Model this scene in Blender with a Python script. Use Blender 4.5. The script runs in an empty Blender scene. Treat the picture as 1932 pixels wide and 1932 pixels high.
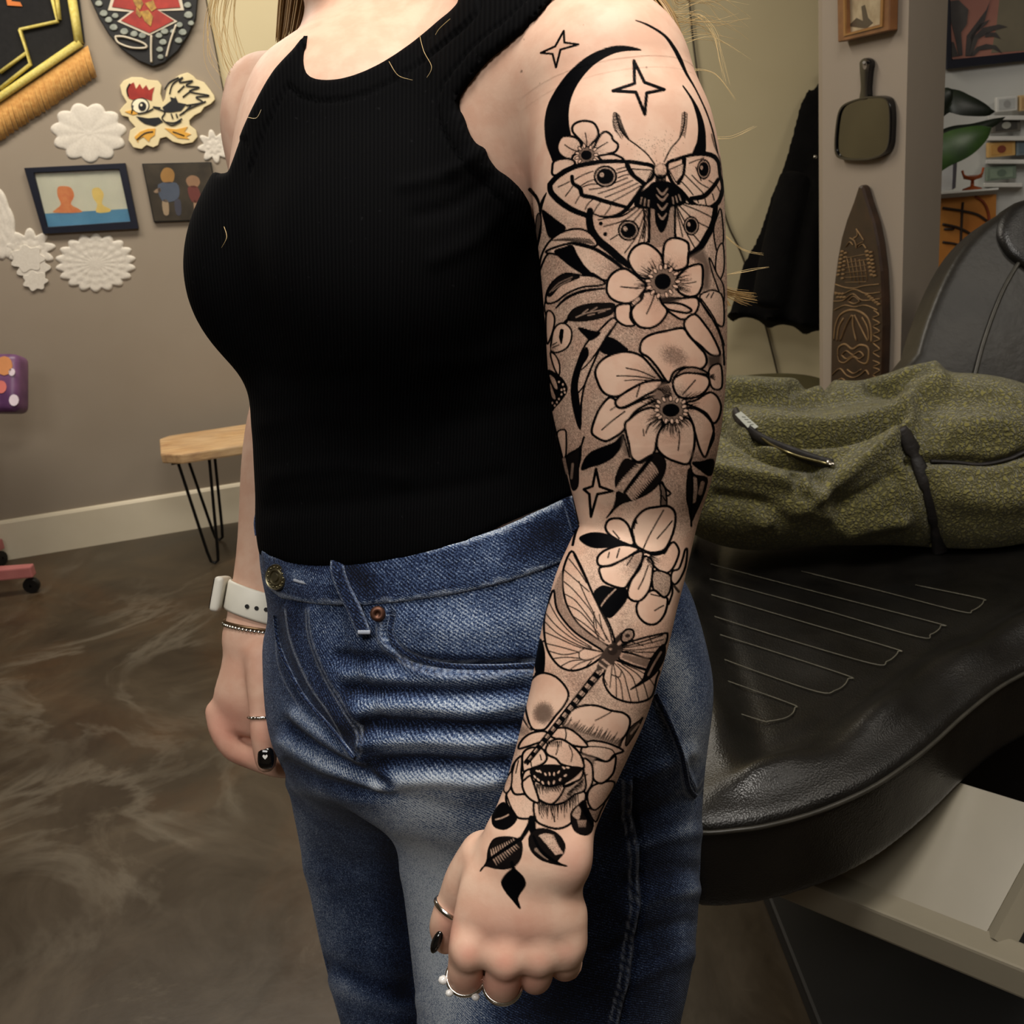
import bpy, bmesh, math, random
import numpy as np
from mathutils import Vector, Matrix

random.seed(7)
rng = np.random.default_rng(7)
scene = bpy.context.scene
col = scene.collection

# ------------------------------------------------------------------ camera
FPX = 1934.0                                   # focal length in pixels of the 1932 px frame
PITCH, ROLL = math.radians(20.0), math.radians(6.5)
CAM = np.array([0.0, 0.0, 1.30])
FWD = np.array([0.0, math.cos(PITCH), -math.sin(PITCH)])
_u0 = np.array([0.0, math.sin(PITCH), math.cos(PITCH)])
_r0 = np.array([1.0, 0.0, 0.0])
RGT = math.cos(ROLL) * _r0 - math.sin(ROLL) * _u0
DWN = -math.sin(ROLL) * _r0 - math.cos(ROLL) * _u0
cam_data = bpy.data.cameras.new('camera')
cam_data.sensor_width = 36.0
cam_data.lens = 36.0 * FPX / 1932.0
cam_data.clip_start = 0.02
cam_data.dof.use_dof = True; cam_data.dof.focus_distance = 0.66; cam_data.dof.aperture_fstop = 28.0
cam = bpy.data.objects.new('camera', cam_data)
cam.matrix_world = Matrix(((RGT[0], -DWN[0], -FWD[0], CAM[0]),
                           (RGT[1], -DWN[1], -FWD[1], CAM[1]),
                           (RGT[2], -DWN[2], -FWD[2], CAM[2]), (0, 0, 0, 1)))
col.objects.link(cam)
scene.camera = cam

# ------------------------------------------------------------------ view, world, lamps
vs = scene.view_settings
vs.view_transform = 'Standard'; vs.look = 'None'; vs.gamma = 1.0; vs.use_curve_mapping = False
vs.exposure = 0.0
scene.cycles.max_bounces = 6; scene.cycles.diffuse_bounces = 3; scene.cycles.glossy_bounces = 3; scene.cycles.transmission_bounces = 4
world = bpy.data.worlds.new('world'); scene.world = world; world.use_nodes = True
world.node_tree.nodes['Background'].inputs[0].default_value = (1.0, 0.93, 0.84, 1)
world.node_tree.nodes['Background'].inputs[1].default_value = 0.10

def area(name, loc, target, sx, sy, power, color):
    l = bpy.data.lights.new(name, 'AREA'); l.shape = 'RECTANGLE'; l.size = sx; l.size_y = sy
    l.energy = power; l.color = color
    o = bpy.data.objects.new(name, l); o.location = loc
    d = Vector(target) - Vector(loc)
    o.rotation_euler = d.to_track_quat('-Z', 'Y').to_euler()
    col.objects.link(o)
    return o
# ceiling lamps of the studio: key overhead, left half, far behind; plus two added fills
area('ceiling_lamp_key', (0.18, 0.38, 2.62), (0.06, 0.66, 1.1), 0.8, 0.5, 31, (1.0, 0.94, 0.86))
area('added_fill_front', (-0.7, -0.8, 2.62), (-0.05, 0.7, 1.0), 1.1, 0.7, 22, (1.0, 0.96, 0.91))  # fill light added behind the camera
area('ceiling_lamp_left', (-1.45, 2.75, 2.65), (-1.45, 2.85, 0.0), 1.2, 0.5, 30, (1.0, 0.91, 0.80))
area('ceiling_lamp_far', (-0.45, 3.05, 2.65), (-0.45, 3.3, 0.0), 0.7, 0.4, 18, (1.0, 0.92, 0.78))
area('added_fill_right', (1.9, 0.9, 2.65), (1.2, 1.7, 0.6), 0.6, 0.6, 9, (1.0, 0.92, 0.80))  # added to brighten the right side of the room

# ------------------------------------------------------------------ points from directions
def P(x, y, d):
    return CAM + d * (FWD + (x - 966) / FPX * RGT + (y - 966) / FPX * DWN)
def PZ(x, y, z):
    v = FWD + (x - 966) / FPX * RGT + (y - 966) / FPX * DWN
    return CAM + (z - CAM[2]) / v[2] * v
def PPL(x, y, o, n):                            # where a pixel's ray meets the plane through o with normal n
    v = FWD + (x - 966) / FPX * RGT + (y - 966) / FPX * DWN
    return CAM + np.dot(np.asarray(o) - CAM, n) / np.dot(v, n) * v
def PIX(Q):
    q = np.asarray(Q) - CAM
    d = q @ FWD
    dd = np.maximum(d, 1e-3)
    return 966 + FPX * (q @ RGT) / dd, 966 + FPX * (q @ DWN) / dd, d

# ------------------------------------------------------------------ materials
def S(r, g, b):
    f = lambda c: (c / 255 / 12.92) if c / 255 <= 0.04045 else ((c / 255 + 0.055) / 1.055) ** 2.4
    return (f(r), f(g), f(b), 1.0)
class Nt:
    def __init__(s, name):
        s.m = bpy.data.materials.new(name); s.m.use_nodes = True
        s.t = s.m.node_tree; s.b = s.t.nodes['Principled BSDF']
    def n(s, typ, ins=None, **props):
        nd = s.t.nodes.new(typ)
        for k, v in props.items(): setattr(nd, k, v)
        for k, v in (ins or {}).items():
            if hasattr(v, 'is_output'): s.t.links.new(v, nd.inputs[k])
            else: nd.inputs[k].default_value = v
        return nd
    def link(s, a, b): s.t.links.new(a, b)
    def set(s, **kw):
        for k, v in kw.items():
            k = {'color': 'Base Color', 'rough': 'Roughness', 'metal': 'Metallic', 'spec': 'Specular IOR Level',
                 'sheen': 'Sheen Weight', 'coat': 'Coat Weight', 'normal': 'Normal', 'trans': 'Transmission Weight',
                 'sss': 'Subsurface Weight', 'alpha': 'Alpha', 'em': 'Emission Color', 'ems': 'Emission Strength'}.get(k, k)
            if hasattr(v, 'is_output'): s.t.links.new(v, s.b.inputs[k])
            else: s.b.inputs[k].default_value = v
        return s
    def coord(s, kind='Object'): return s.n('ShaderNodeTexCoord').outputs[kind]
    def noise(s, scale, detail=4, rough=.55, vec=None, dist=0):
        return s.n('ShaderNodeTexNoise', {'Vector': vec or s.coord(), 'Scale': scale, 'Detail': detail, 'Roughness': rough, 'Distortion': dist}).outputs['Fac']
    def ramp(s, fac, stops):
        r = s.n('ShaderNodeValToRGB', {'Fac': fac}); e = r.color_ramp.elements
        while len(e) < len(stops): e.new(0.5)
        for i, (p, c) in enumerate(stops): e[i].position = p; e[i].color = c
        return r.outputs['Color']
    def mix(s, fac, a, b, mode='MIX'):
        m = s.n('ShaderNodeMix', data_type='RGBA', blend_type=mode)
        for i, v in ((0, fac), (6, a), (7, b)):
            if hasattr(v, 'is_output'): s.t.links.new(v, m.inputs[i])
            else: m.inputs[i].default_value = v
        return m.outputs[2]
    def math(s, op, a, b=0.0, c=0.0, clamp=False):
        m = s.n('ShaderNodeMath', operation=op, use_clamp=clamp)
        for i, v in enumerate((a, b, c)):
            if hasattr(v, 'is_output'): s.t.links.new(v, m.inputs[i])
            else: m.inputs[i].default_value = v
        return m.outputs[0]
    def attr(s, name, out='Fac'): return s.n('ShaderNodeAttribute', attribute_name=name).outputs[out]
    def bump(s, h, strength=.3, dist=.01):
        s.set(normal=s.n('ShaderNodeBump', {'Height': h, 'Strength': strength, 'Distance': dist}).outputs[0]); return s
MATS = {}
def mat(name, c, rough=.5, c2=None, scale=20, bump=0, bdist=.002, **kw):
    if name in MATS: return MATS[name]
    t = Nt(name); t.set(rough=rough, **kw)
    if c2 is None:
        c2 = tuple(min(1, x * 1.18) for x in c[:3]) + (1,)
    f = t.noise(scale)
    t.set(color=t.ramp(f, [(.32, c), (.7, c2)]))
    if bump: t.bump(t.noise(scale * 3, 5), bump, bdist)
    MATS[name] = t.m
    return t.m

# ------------------------------------------------------------------ objects
def link(o, parent=None):
    col.objects.link(o)
    if parent is not None: o.parent = parent
    return o
def tag(o, label=None, cat=None, group=None, kind=None):
    if label: o['label'] = label
    if cat: o['category'] = cat
    if group: o['group'] = group
    if kind: o['kind'] = kind
    return o
def empty(name, loc, label=None, cat=None, group=None):
    o = bpy.data.objects.new(name, None); o.location = tuple(loc); o.empty_display_size = .05
    link(o); tag(o, label, cat, group)
    return o
def npmesh(name, V, F, m, parent=None, smooth=True, attrs=None):
    """one mesh object from arrays; V in world coordinates, parent only moved, never turned"""
    V = np.asarray(V, dtype=np.float64); off = np.array(parent_loc(parent))
    me = bpy.data.meshes.new(name)
    me.vertices.add(len(V)); me.vertices.foreach_set('co', (V - off).astype(np.float32).ravel())
    F = np.asarray(F, dtype=np.int32); k = F.shape[1]
    me.loops.add(F.size); me.loops.foreach_set('vertex_index', F.ravel())
    me.polygons.add(len(F)); me.polygons.foreach_set('loop_start', np.arange(0, F.size, k, dtype=np.int32))
    me.update(calc_edges=True); me.validate()
    if smooth: me.polygons.foreach_set('use_smooth', np.ones(len(me.polygons), dtype=bool))
    for an, av in (attrs or {}).items():
        a = me.attributes.new(an, 'FLOAT', 'POINT'); a.data.foreach_set('value', np.asarray(av, dtype=np.float32))
    me.materials.append(m)
    o = bpy.data.objects.new(name, me); link(o, parent)
    return o
def parent_loc(p):
    v = np.zeros(3)
    while p is not None: v = v + np.array(p.location); p = p.parent
    return v
class B:
    """collects shapes in world coordinates into ONE mesh"""
    def __init__(s): s.bm = bmesh.new(); s.mi = 0
    def _mark(s, fs):
        for f in fs: f.material_index = s.mi
    def poly(s, pts):
        f = s.bm.faces.new([s.bm.verts.new(tuple(p)) for p in pts]); s._mark([f]); return f
    def box(s, o, ax, ay, az):
        """box centred at o with half-axes ax ay az"""
        o, ax, ay, az = (np.asarray(v, float) for v in (o, ax, ay, az))
        v = [s.bm.verts.new(tuple(o + i * ax + j * ay + k * az)) for i in (-1, 1) for j in (-1, 1) for k in (-1, 1)]
        fs = [s.bm.faces.new([v[i] for i in q]) for q in ((0, 1, 3, 2), (4, 6, 7, 5), (0, 4, 5, 1), (2, 3, 7, 6), (0, 2, 6, 4), (1, 5, 7, 3))]
        s._mark(fs); return s
    def prism(s, pts, vec):
        """solid from a planar outline pushed along vec"""
        vec = np.asarray(vec, float)
        a = [s.bm.verts.new(tuple(p)) for p in pts]; b = [s.bm.verts.new(tuple(np.asarray(p) + vec)) for p in pts]
        fs = [s.bm.faces.new(a), s.bm.faces.new(b[::-1])]
        n = len(a)
        for i in range(n): fs.append(s.bm.faces.new((a[i], b[i], b[(i + 1) % n], a[(i + 1) % n])))
        s._mark(fs); return s
    def frame(s, outer, inner, vec):
        vec = np.asarray(vec, float); n = len(outer)
        ring = []
        for pts, k in ((outer, 0), (outer, 1), (inner, 1), (inner, 0)):
            ring.append([s.bm.verts.new(tuple(np.asarray(p) + k * vec)) for p in pts])
        fs = []
        for r in range(4):
            a, b = ring[r], ring[(r + 1) % 4]
            for i in range(n): fs.append(s.bm.faces.new((a[i], a[(i + 1) % n], b[(i + 1) % n], b[i])))
        s._mark(fs); return s
    def tube(s, pts, rad, seg=8, cap=True, flat=1.0, side=None):
        pts = [np.asarray(p, float) for p in pts]; n = len(pts)
        rad = [rad] * n if np.isscalar(rad) else list(rad)
        rings = []; ref = None
        for i, p in enumerate(pts):
            t = pts[min(i + 1, n - 1)] - pts[max(i - 1, 0)]; t = t / (np.linalg.norm(t) + 1e-12)
            if ref is None:
                ref = np.asarray(side, float) if side is not None else np.cross(t, (0, 0, 1.0) if abs(t[2]) < .9 else (1.0, 0, 0))
            u = ref - t * np.dot(ref, t); u /= np.linalg.norm(u) + 1e-12; ref = u
            w = np.cross(t, u)
            rings.append([s.bm.verts.new(tuple(p + rad[i] * (math.cos(2 * math.pi * k / seg) * u + flat * math.sin(2 * math.pi * k / seg) * w))) for k in range(seg)])
        fs = []
        for i in range(n - 1):
            for k in range(seg):
                fs.append(s.bm.faces.new((rings[i][k], rings[i][(k + 1) % seg], rings[i + 1][(k + 1) % seg], rings[i + 1][k])))
        if cap: fs += [s.bm.faces.new(rings[0][::-1]), s.bm.faces.new(rings[-1])]
        s._mark(fs); return s
    def lathe(s, o, axis, prof, seg=24, close=False):
        """prof = [(radius, along axis)]"""
        o = np.asarray(o, float); t = np.asarray(axis, float); t /= np.linalg.norm(t)
        u = np.cross(t, (0, 0, 1.0) if abs(t[2]) < .9 else (1.0, 0, 0)); u /= np.linalg.norm(u); w = np.cross(t, u)
        rings = [[s.bm.verts.new(tuple(o + t * h + max(r, 1e-5) * (math.cos(2 * math.pi * k / seg) * u + math.sin(2 * math.pi * k / seg) * w))) for k in range(seg)] for r, h in prof]
        fs = []
        m = len(rings)
        for i in range(m if close else m - 1):
            a, b = rings[i], rings[(i + 1) % m]
            for k in range(seg): fs.append(s.bm.faces.new((a[k], a[(k + 1) % seg], b[(k + 1) % seg], b[k])))
        s._mark(fs); return s
    def build(s, name, m, parent=None, smooth=False, bevel=0.0, bseg=2, auto=None):
        bm = s.bm
        bmesh.ops.remove_doubles(bm, verts=bm.verts, dist=1e-6)
        bmesh.ops.recalc_face_normals(bm, faces=bm.faces)
        if bevel:
            es = [e for e in bm.edges if len(e.link_faces) == 2 and e.calc_face_angle(0) > .6]
            bmesh.ops.bevel(bm, geom=es, offset=bevel, segments=bseg, affect='EDGES', profile=.6, clamp_overlap=True)
        off = parent_loc(parent)
        bmesh.ops.translate(bm, verts=bm.verts, vec=tuple(-off))
        for f in bm.faces: f.smooth = smooth
        me = bpy.data.meshes.new(name); bm.to_mesh(me); bm.free()
        for mm in (m if isinstance(m, (list, tuple)) else [m]): me.materials.append(mm)
        if auto is not None:
            me.polygons.foreach_set('use_smooth', np.ones(len(me.polygons), dtype=bool))
            me.set_sharp_from_angle(angle=auto)
        o = bpy.data.objects.new(name, me); link(o, parent)
        return o
def crom(pts, n=8, closed=False):
    """smooth curve through points"""
    p = np.asarray(pts, float); N = len(p); out = []
    if N < 3: 
        return np.array([p[0] + (p[-1] - p[0]) * t for t in np.linspace(0, 1, n + 1)])
    for i in range(N if closed else N - 1):
        if closed: a, b, c, d = p[i - 1], p[i], p[(i + 1) % N], p[(i + 2) % N]
        else: a, b, c, d = p[max(i - 1, 0)], p[i], p[i + 1], p[min(i + 2, N - 1)]
        for k in range(n):
            t = k / n
            out.append(.5 * (2 * b + (c - a) * t + (2 * a - 5 * b + 4 * c - d) * t * t + (3 * b - a - 3 * c + d) * t ** 3))
    if not closed: out.append(p[-1])
    return np.array(out)

# ------------------------------------------------------------------ implicit surfaces for soft bodies
def smin(a, b, k):
    h = np.clip(.5 + .5 * (b - a) / k, 0, 1)
    return b + (a - b) * h - k * h * (1 - h)
def smax(a, b, k): return -smin(-a, -b, k)
class Sweep:
    """limb with elliptic sections; rows = (xl, yl, xr, yr, depth, ratio)"""
    def __init__(s, rows=None, n=6, cap=.9, raw=None):
        if raw is None:
            c, A, a, q = [], [], [], []
            for xl, yl, xr, yr, d, ra in rows:
                l, r = P(xl, yl, d), P(xr, yr, d)
                c.append((l + r) / 2); v = r - l; L = np.linalg.norm(v); A.append(v / L); a.append(L / 2); q.append(ra)
            raw = np.concatenate([np.array(c), np.array(A), np.array(a)[:, None], (np.array(a) * np.array(q))[:, None]], 1)
        r = crom(raw, n)
        s.c, s.A, s.a, s.b = r[:, :3], r[:, 3:6], r[:, 6], r[:, 7]
        T = np.gradient(s.c, axis=0); s.T = T / np.linalg.norm(T, axis=1)[:, None]
        s.A = s.A - s.T * np.sum(s.A * s.T, 1)[:, None]; s.A /= np.linalg.norm(s.A, axis=1)[:, None]
        s.Bx = np.cross(s.T, s.A); s.cap = cap
        R = np.maximum(s.a, s.b).max() + .075
        s.lo, s.hi = s.c.min(0) - R, s.c.max(0) + R
        k = 12; i = np.arange(1, k + 1)[:, None]
        s.pc = np.concatenate([s.c[:1] - i[::-1] * (s.c[1] - s.c[0]), s.c, s.c[-1:] + i * (s.c[-1] - s.c[-2])]).astype(np.float32)
        s.pc2 = (s.pc ** 2).sum(1); s.k = k
        s.tab = np.concatenate([s.c, s.A, s.Bx, s.a[:, None], s.b[:, None]], 1)
    def __call__(s, Q):
        out = np.full(len(Q), 9.0)
        m = np.all((Q > s.lo) & (Q < s.hi), 1)
        far = ~m
        dd = np.maximum(np.maximum(s.lo - Q[far], Q[far] - s.hi), 0)
        out[far] = np.linalg.norm(dd, axis=1) + .07
        idx = np.nonzero(m)[0]; M = len(s.c); k = s.k; win = np.arange(-4, 5)
        for st in range(0, len(idx), 100000):
            ii = idx[st:st + 100000]; q = Q[ii]; q32 = q.astype(np.float32)
            D = s.pc2[None] - 2 * (q32 @ s.pc.T)
            i = np.clip(np.argmin(D, 1), 4, M + 2 * k - 5)
            W = D[np.arange(len(i))[:, None], i[:, None] + win]
            sp = np.sum((s.pc[i] - s.pc[i - 1]) ** 2, 1)[:, None]
            w = np.exp(-(W - W.min(1, keepdims=True)) / (2.2 * sp))
            t = i + (w * win).sum(1) / w.sum(1) - k
            k4 = min(4.0, (M - 1) / 4.0); g = lambda v_: np.where(v_ < -k4, 0, np.where(v_ < k4, (v_ + k4) ** 2 / (4 * k4), v_))
            tc = np.clip((M - 1) - g((M - 1) - g(t)), 0, M - 1.0001); j = tc.astype(int); u = (tc - j)[:, None]
            a0, a1, a2, a3 = s.tab[np.maximum(j - 1, 0)], s.tab[j], s.tab[np.minimum(j + 1, M - 1)], s.tab[np.minimum(j + 2, M - 1)]
            R_ = .5 * (2 * a1 + (a2 - a0) * u + (2 * a0 - 5 * a1 + 4 * a2 - a3) * u * u + (3 * a1 - a0 - 3 * a2 + a3) * u ** 3)
            v = q - R_[:, :3]; a, b = R_[:, 9], R_[:, 10]
            x = np.sum(v * R_[:, 3:6], 1); y = np.sum(v * R_[:, 6:9], 1)
            z = np.where(t < 4, -(q - s.c[0]) @ s.T[0], np.where(t > M - 5, (q - s.c[-1]) @ s.T[-1], 0)); z = np.maximum(z, 0)
            cp = np.minimum(a, b) * s.cap
            k0 = np.sqrt((x / a) ** 2 + (y / b) ** 2 + (z / cp) ** 2)
            k1 = np.sqrt((x / a ** 2) ** 2 + (y / b ** 2) ** 2 + (z / cp ** 2) ** 2)
            out[ii] = np.where(k0 < 1e-4, -np.minimum(a, b), k0 * (k0 - 1) / np.maximum(k1, 1e-9))
        return out
def chain(pts, n=5):
    """round chain: pts = (point, radius)"""
    raw = []
    for i, (p, r) in enumerate(pts):
        t = np.asarray(pts[min(i + 1, len(pts) - 1)][0]) - np.asarray(pts[max(i - 1, 0)][0])
        A = np.cross(t, FWD); A = A / (np.linalg.norm(A) + 1e-9)
        raw.append(np.concatenate([p, A, [r, r]]))
    return Sweep(raw=np.array(raw), n=n, cap=1.0)
def chainpx(pts, n=5): return chain([(P(x, y, d), r) for x, y, d, r in pts], n)
class Ell:
    def __init__(s, c, r, M=None): s.c, s.r, s.M = np.asarray(c, float), np.asarray(r, float), M
    def __call__(s, Q):
        q = Q - s.c
        if s.M is not None: q = q @ np.asarray(s.M).T
        k0 = np.linalg.norm(q / s.r, axis=1); k1 = np.linalg.norm(q / s.r ** 2, axis=1)
        return np.where(k0 < 1e-4, -s.r.min(), k0 * (k0 - 1) / np.maximum(k1, 1e-9))
VIEWM = np.array([RGT, DWN, FWD])
def polysdf(poly, x, y):
    """signed pixel distance to a polygon, negative inside"""
    poly = np.asarray(poly, float); d = np.full(x.shape, 1e18); ins = np.zeros(x.shape, bool)
    for i in range(len(poly)):
        (x0, y0), (x1, y1) = poly[i - 1], poly[i]
        ex, ey = x1 - x0, y1 - y0; wx, wy = x - x0, y - y0
        t = np.clip((wx * ex + wy * ey) / (ex * ex + ey * ey + 1e-12), 0, 1)
        d = np.minimum(d, (wx - t * ex) ** 2 + (wy - t * ey) ** 2)
        c = (y0 > y) != (y1 > y)
        if ey != 0: ins ^= c & (x < x0 + (y - y0) * ex / ey)
    return np.where(ins, -1, 1) * np.sqrt(d)
def sdfmesh(f, lo, hi, h, lim=1.15):
    lo, hi = np.asarray(lo, float), np.asarray(hi, float)
    nb = np.ceil((hi - lo) / (8 * h)).astype(int)
    ax = [lo[i] + (np.arange(nb[i]) * 8 + 3.5) * h for i in range(3)]
    cq = np.stack(np.meshgrid(*ax, indexing='ij'), -1).reshape(-1, 3)
    cv = f(cq)
    act = np.abs(cv) < 8 * h * lim
    G = np.repeat(np.repeat(np.repeat(cv.reshape(nb).astype(np.float32), 8, 0), 8, 1), 8, 2)
    bi = np.array(np.unravel_index(np.nonzero(act)[0], nb)).T
    off = np.stack(np.meshgrid(*[np.arange(8)] * 3, indexing='ij'), -1).reshape(-1, 3)
    gi = (bi[:, None, :] * 8 + off[None]).reshape(-1, 3)
    for st in range(0, len(gi), 400000):
        g = gi[st:st + 400000]
        G[g[:, 0], g[:, 1], g[:, 2]] = f(lo + g * h)
    s = G < 0
    cnt = np.zeros(tuple(np.array(G.shape) - 1), np.uint8)
    X = [slice(0, -1), slice(1, None)]
    for i in (0, 1):
        for j in (0, 1):
            for k in (0, 1): cnt += s[X[i], X[j], X[k]]
    ac = np.array(np.nonzero((cnt > 0) & (cnt < 8))).T
    idx = np.full(cnt.shape, -1, np.int32); idx[ac[:, 0], ac[:, 1], ac[:, 2]] = np.arange(len(ac))
    cor = [(i, j, k) for i in (0, 1) for j in (0, 1) for k in (0, 1)]
    vals = np.stack([G[ac[:, 0] + c[0], ac[:, 1] + c[1], ac[:, 2] + c[2]] for c in cor], 1)
    acc = np.zeros((len(ac), 3)); n = np.zeros(len(ac))
    for a in range(8):
        for b in range(a + 1, 8):
            if sum(abs(cor[a][q] - cor[b][q]) for q in range(3)) != 1: continue
            va, vb = vals[:, a], vals[:, b]; m = (va < 0) != (vb < 0)
            t = np.where(m, va / np.where(m, va - vb, 1), 0)
            acc += m[:, None] * (np.array(cor[a])[None] + t[:, None] * (np.array(cor[b]) - np.array(cor[a]))[None]); n += m
    V = lo + (ac + acc / np.maximum(n, 1)[:, None]) * h
    Fs = []
    for axn in range(3):
        u, w = [(1, 2), (2, 0), (0, 1)][axn]
        sl0 = [slice(1, -1)] * 3; sl1 = [slice(1, -1)] * 3
        sl0[axn] = slice(0, -1); sl1[axn] = slice(1, None)
        s0, s1 = s[tuple(sl0)], s[tuple(sl1)]
        e = np.array(np.nonzero(s0 != s1)).T
        inner = s0[e[:, 0], e[:, 1], e[:, 2]]
        base = e + 1; base[:, axn] -= 1
        q = []
        for du, dw in ((-1, -1), (0, -1), (0, 0), (-1, 0)):
            c = base.copy(); c[:, u] += du; c[:, w] += dw
            q.append(idx[c[:, 0], c[:, 1], c[:, 2]])
        q = np.stack(q, 1); q[~inner] = q[~inner][:, ::-1]
        Fs.append(q)
    return V, np.concatenate(Fs)
def vnormals(V, F):
    n = np.cross(V[F[:, 2]] - V[F[:, 0]], V[F[:, 3]] - V[F[:, 1]])
    N = np.zeros_like(V)
    for k in range(4): 
        for a in range(3): N[:, a] += np.bincount(F[:, k], n[:, a], len(V))
    return N / (np.linalg.norm(N, axis=1)[:, None] + 1e-15)
def vsmooth(V, F, it=1, lam=.5, mask=None):
    n = len(V)
    e0 = F.ravel(); e1 = np.roll(F, -1, 1).ravel()
    deg = np.bincount(e0, minlength=n) + np.bincount(e1, minlength=n)
    for _ in range(it):
        A = np.zeros_like(V)
        for a in range(3): A[:, a] = np.bincount(e0, V[e1, a], n) + np.bincount(e1, V[e0, a], n)
        D = A / np.maximum(deg, 1)[:, None] - V
        V = V + lam * D * (1 if mask is None else mask[:, None])
    return V
def refine(V, F, sel, k, f=None, steps=2):
    """split the selected quads k x k; inner points are put back on the surface f=0"""
    if not sel.any(): return V, F
    q = F[sel]; rest = F[~sel]
    c = V[q]
    t = np.linspace(0, 1, k + 1)
    u, v = np.meshgrid(t, t, indexing='ij')
    W = np.stack([(1 - u) * (1 - v), u * (1 - v), u * v, (1 - u) * v], -1).reshape(-1, 4)
    PT = np.einsum('pk,qkd->qpd', W, c).reshape(-1, 3)
    key = np.round(PT * 2e5).astype(np.int64)
    # ids shared between neighbouring quads
    kk = (key[:, 0] * 1000003 + key[:, 1]) * 1000003 + key[:, 2]
    _, first, inv = np.unique(kk, return_index=True, return_inverse=True)
    NV = PT[first]
    kV = np.round(V * 2e5).astype(np.int64); kV = (kV[:, 0] * 1000003 + kV[:, 1]) * 1000003 + kV[:, 2]
    used = np.unique(rest)
    old = dict(zip(kV[used].tolist(), used.tolist()))
    ukeys = kk[first]
    nid = np.array([old.get(x, -1) for x in ukeys.tolist()])
    # boundary points of the selected patch keep to their straight edges
    g = np.arange((k + 1) ** 2).reshape(k + 1, k + 1)
    cell = np.stack([g[:-1, :-1], g[1:, :-1], g[1:, 1:], g[:-1, 1:]], -1).reshape(-1, 4)
    NF = inv.reshape(len(q), -1)[:, cell].reshape(-1, 4)
    ee = np.sort(np.stack([NF.ravel(), np.roll(NF, -1, 1).ravel()], 1), 1)
    ek = ee[:, 0].astype(np.int64) * len(NV) + ee[:, 1]
    un, ct = np.unique(ek, return_counts=True)
    bd = un[ct == 1]; bv = np.unique(np.concatenate([bd // len(NV), bd % len(NV)]))
    free = np.ones(len(NV), bool); free[bv] = False
    if f is not None:
        N = vnormals(NV, NF)
        for _ in range(steps):
            NV[free] -= N[free] * f(NV[free])[:, None] * .9
    # compact
    keep_old = used; mp = np.full(len(V), -1); mp[keep_old] = np.arange(len(keep_old))
    out_id = np.where(nid >= 0, mp[np.maximum(nid, 0)], 0)
    new = nid < 0
    out_id[new] = len(keep_old) + np.arange(new.sum())
    return np.concatenate([V[keep_old], NV[new]]), np.concatenate([mp[rest], out_id[NF]])

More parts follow.
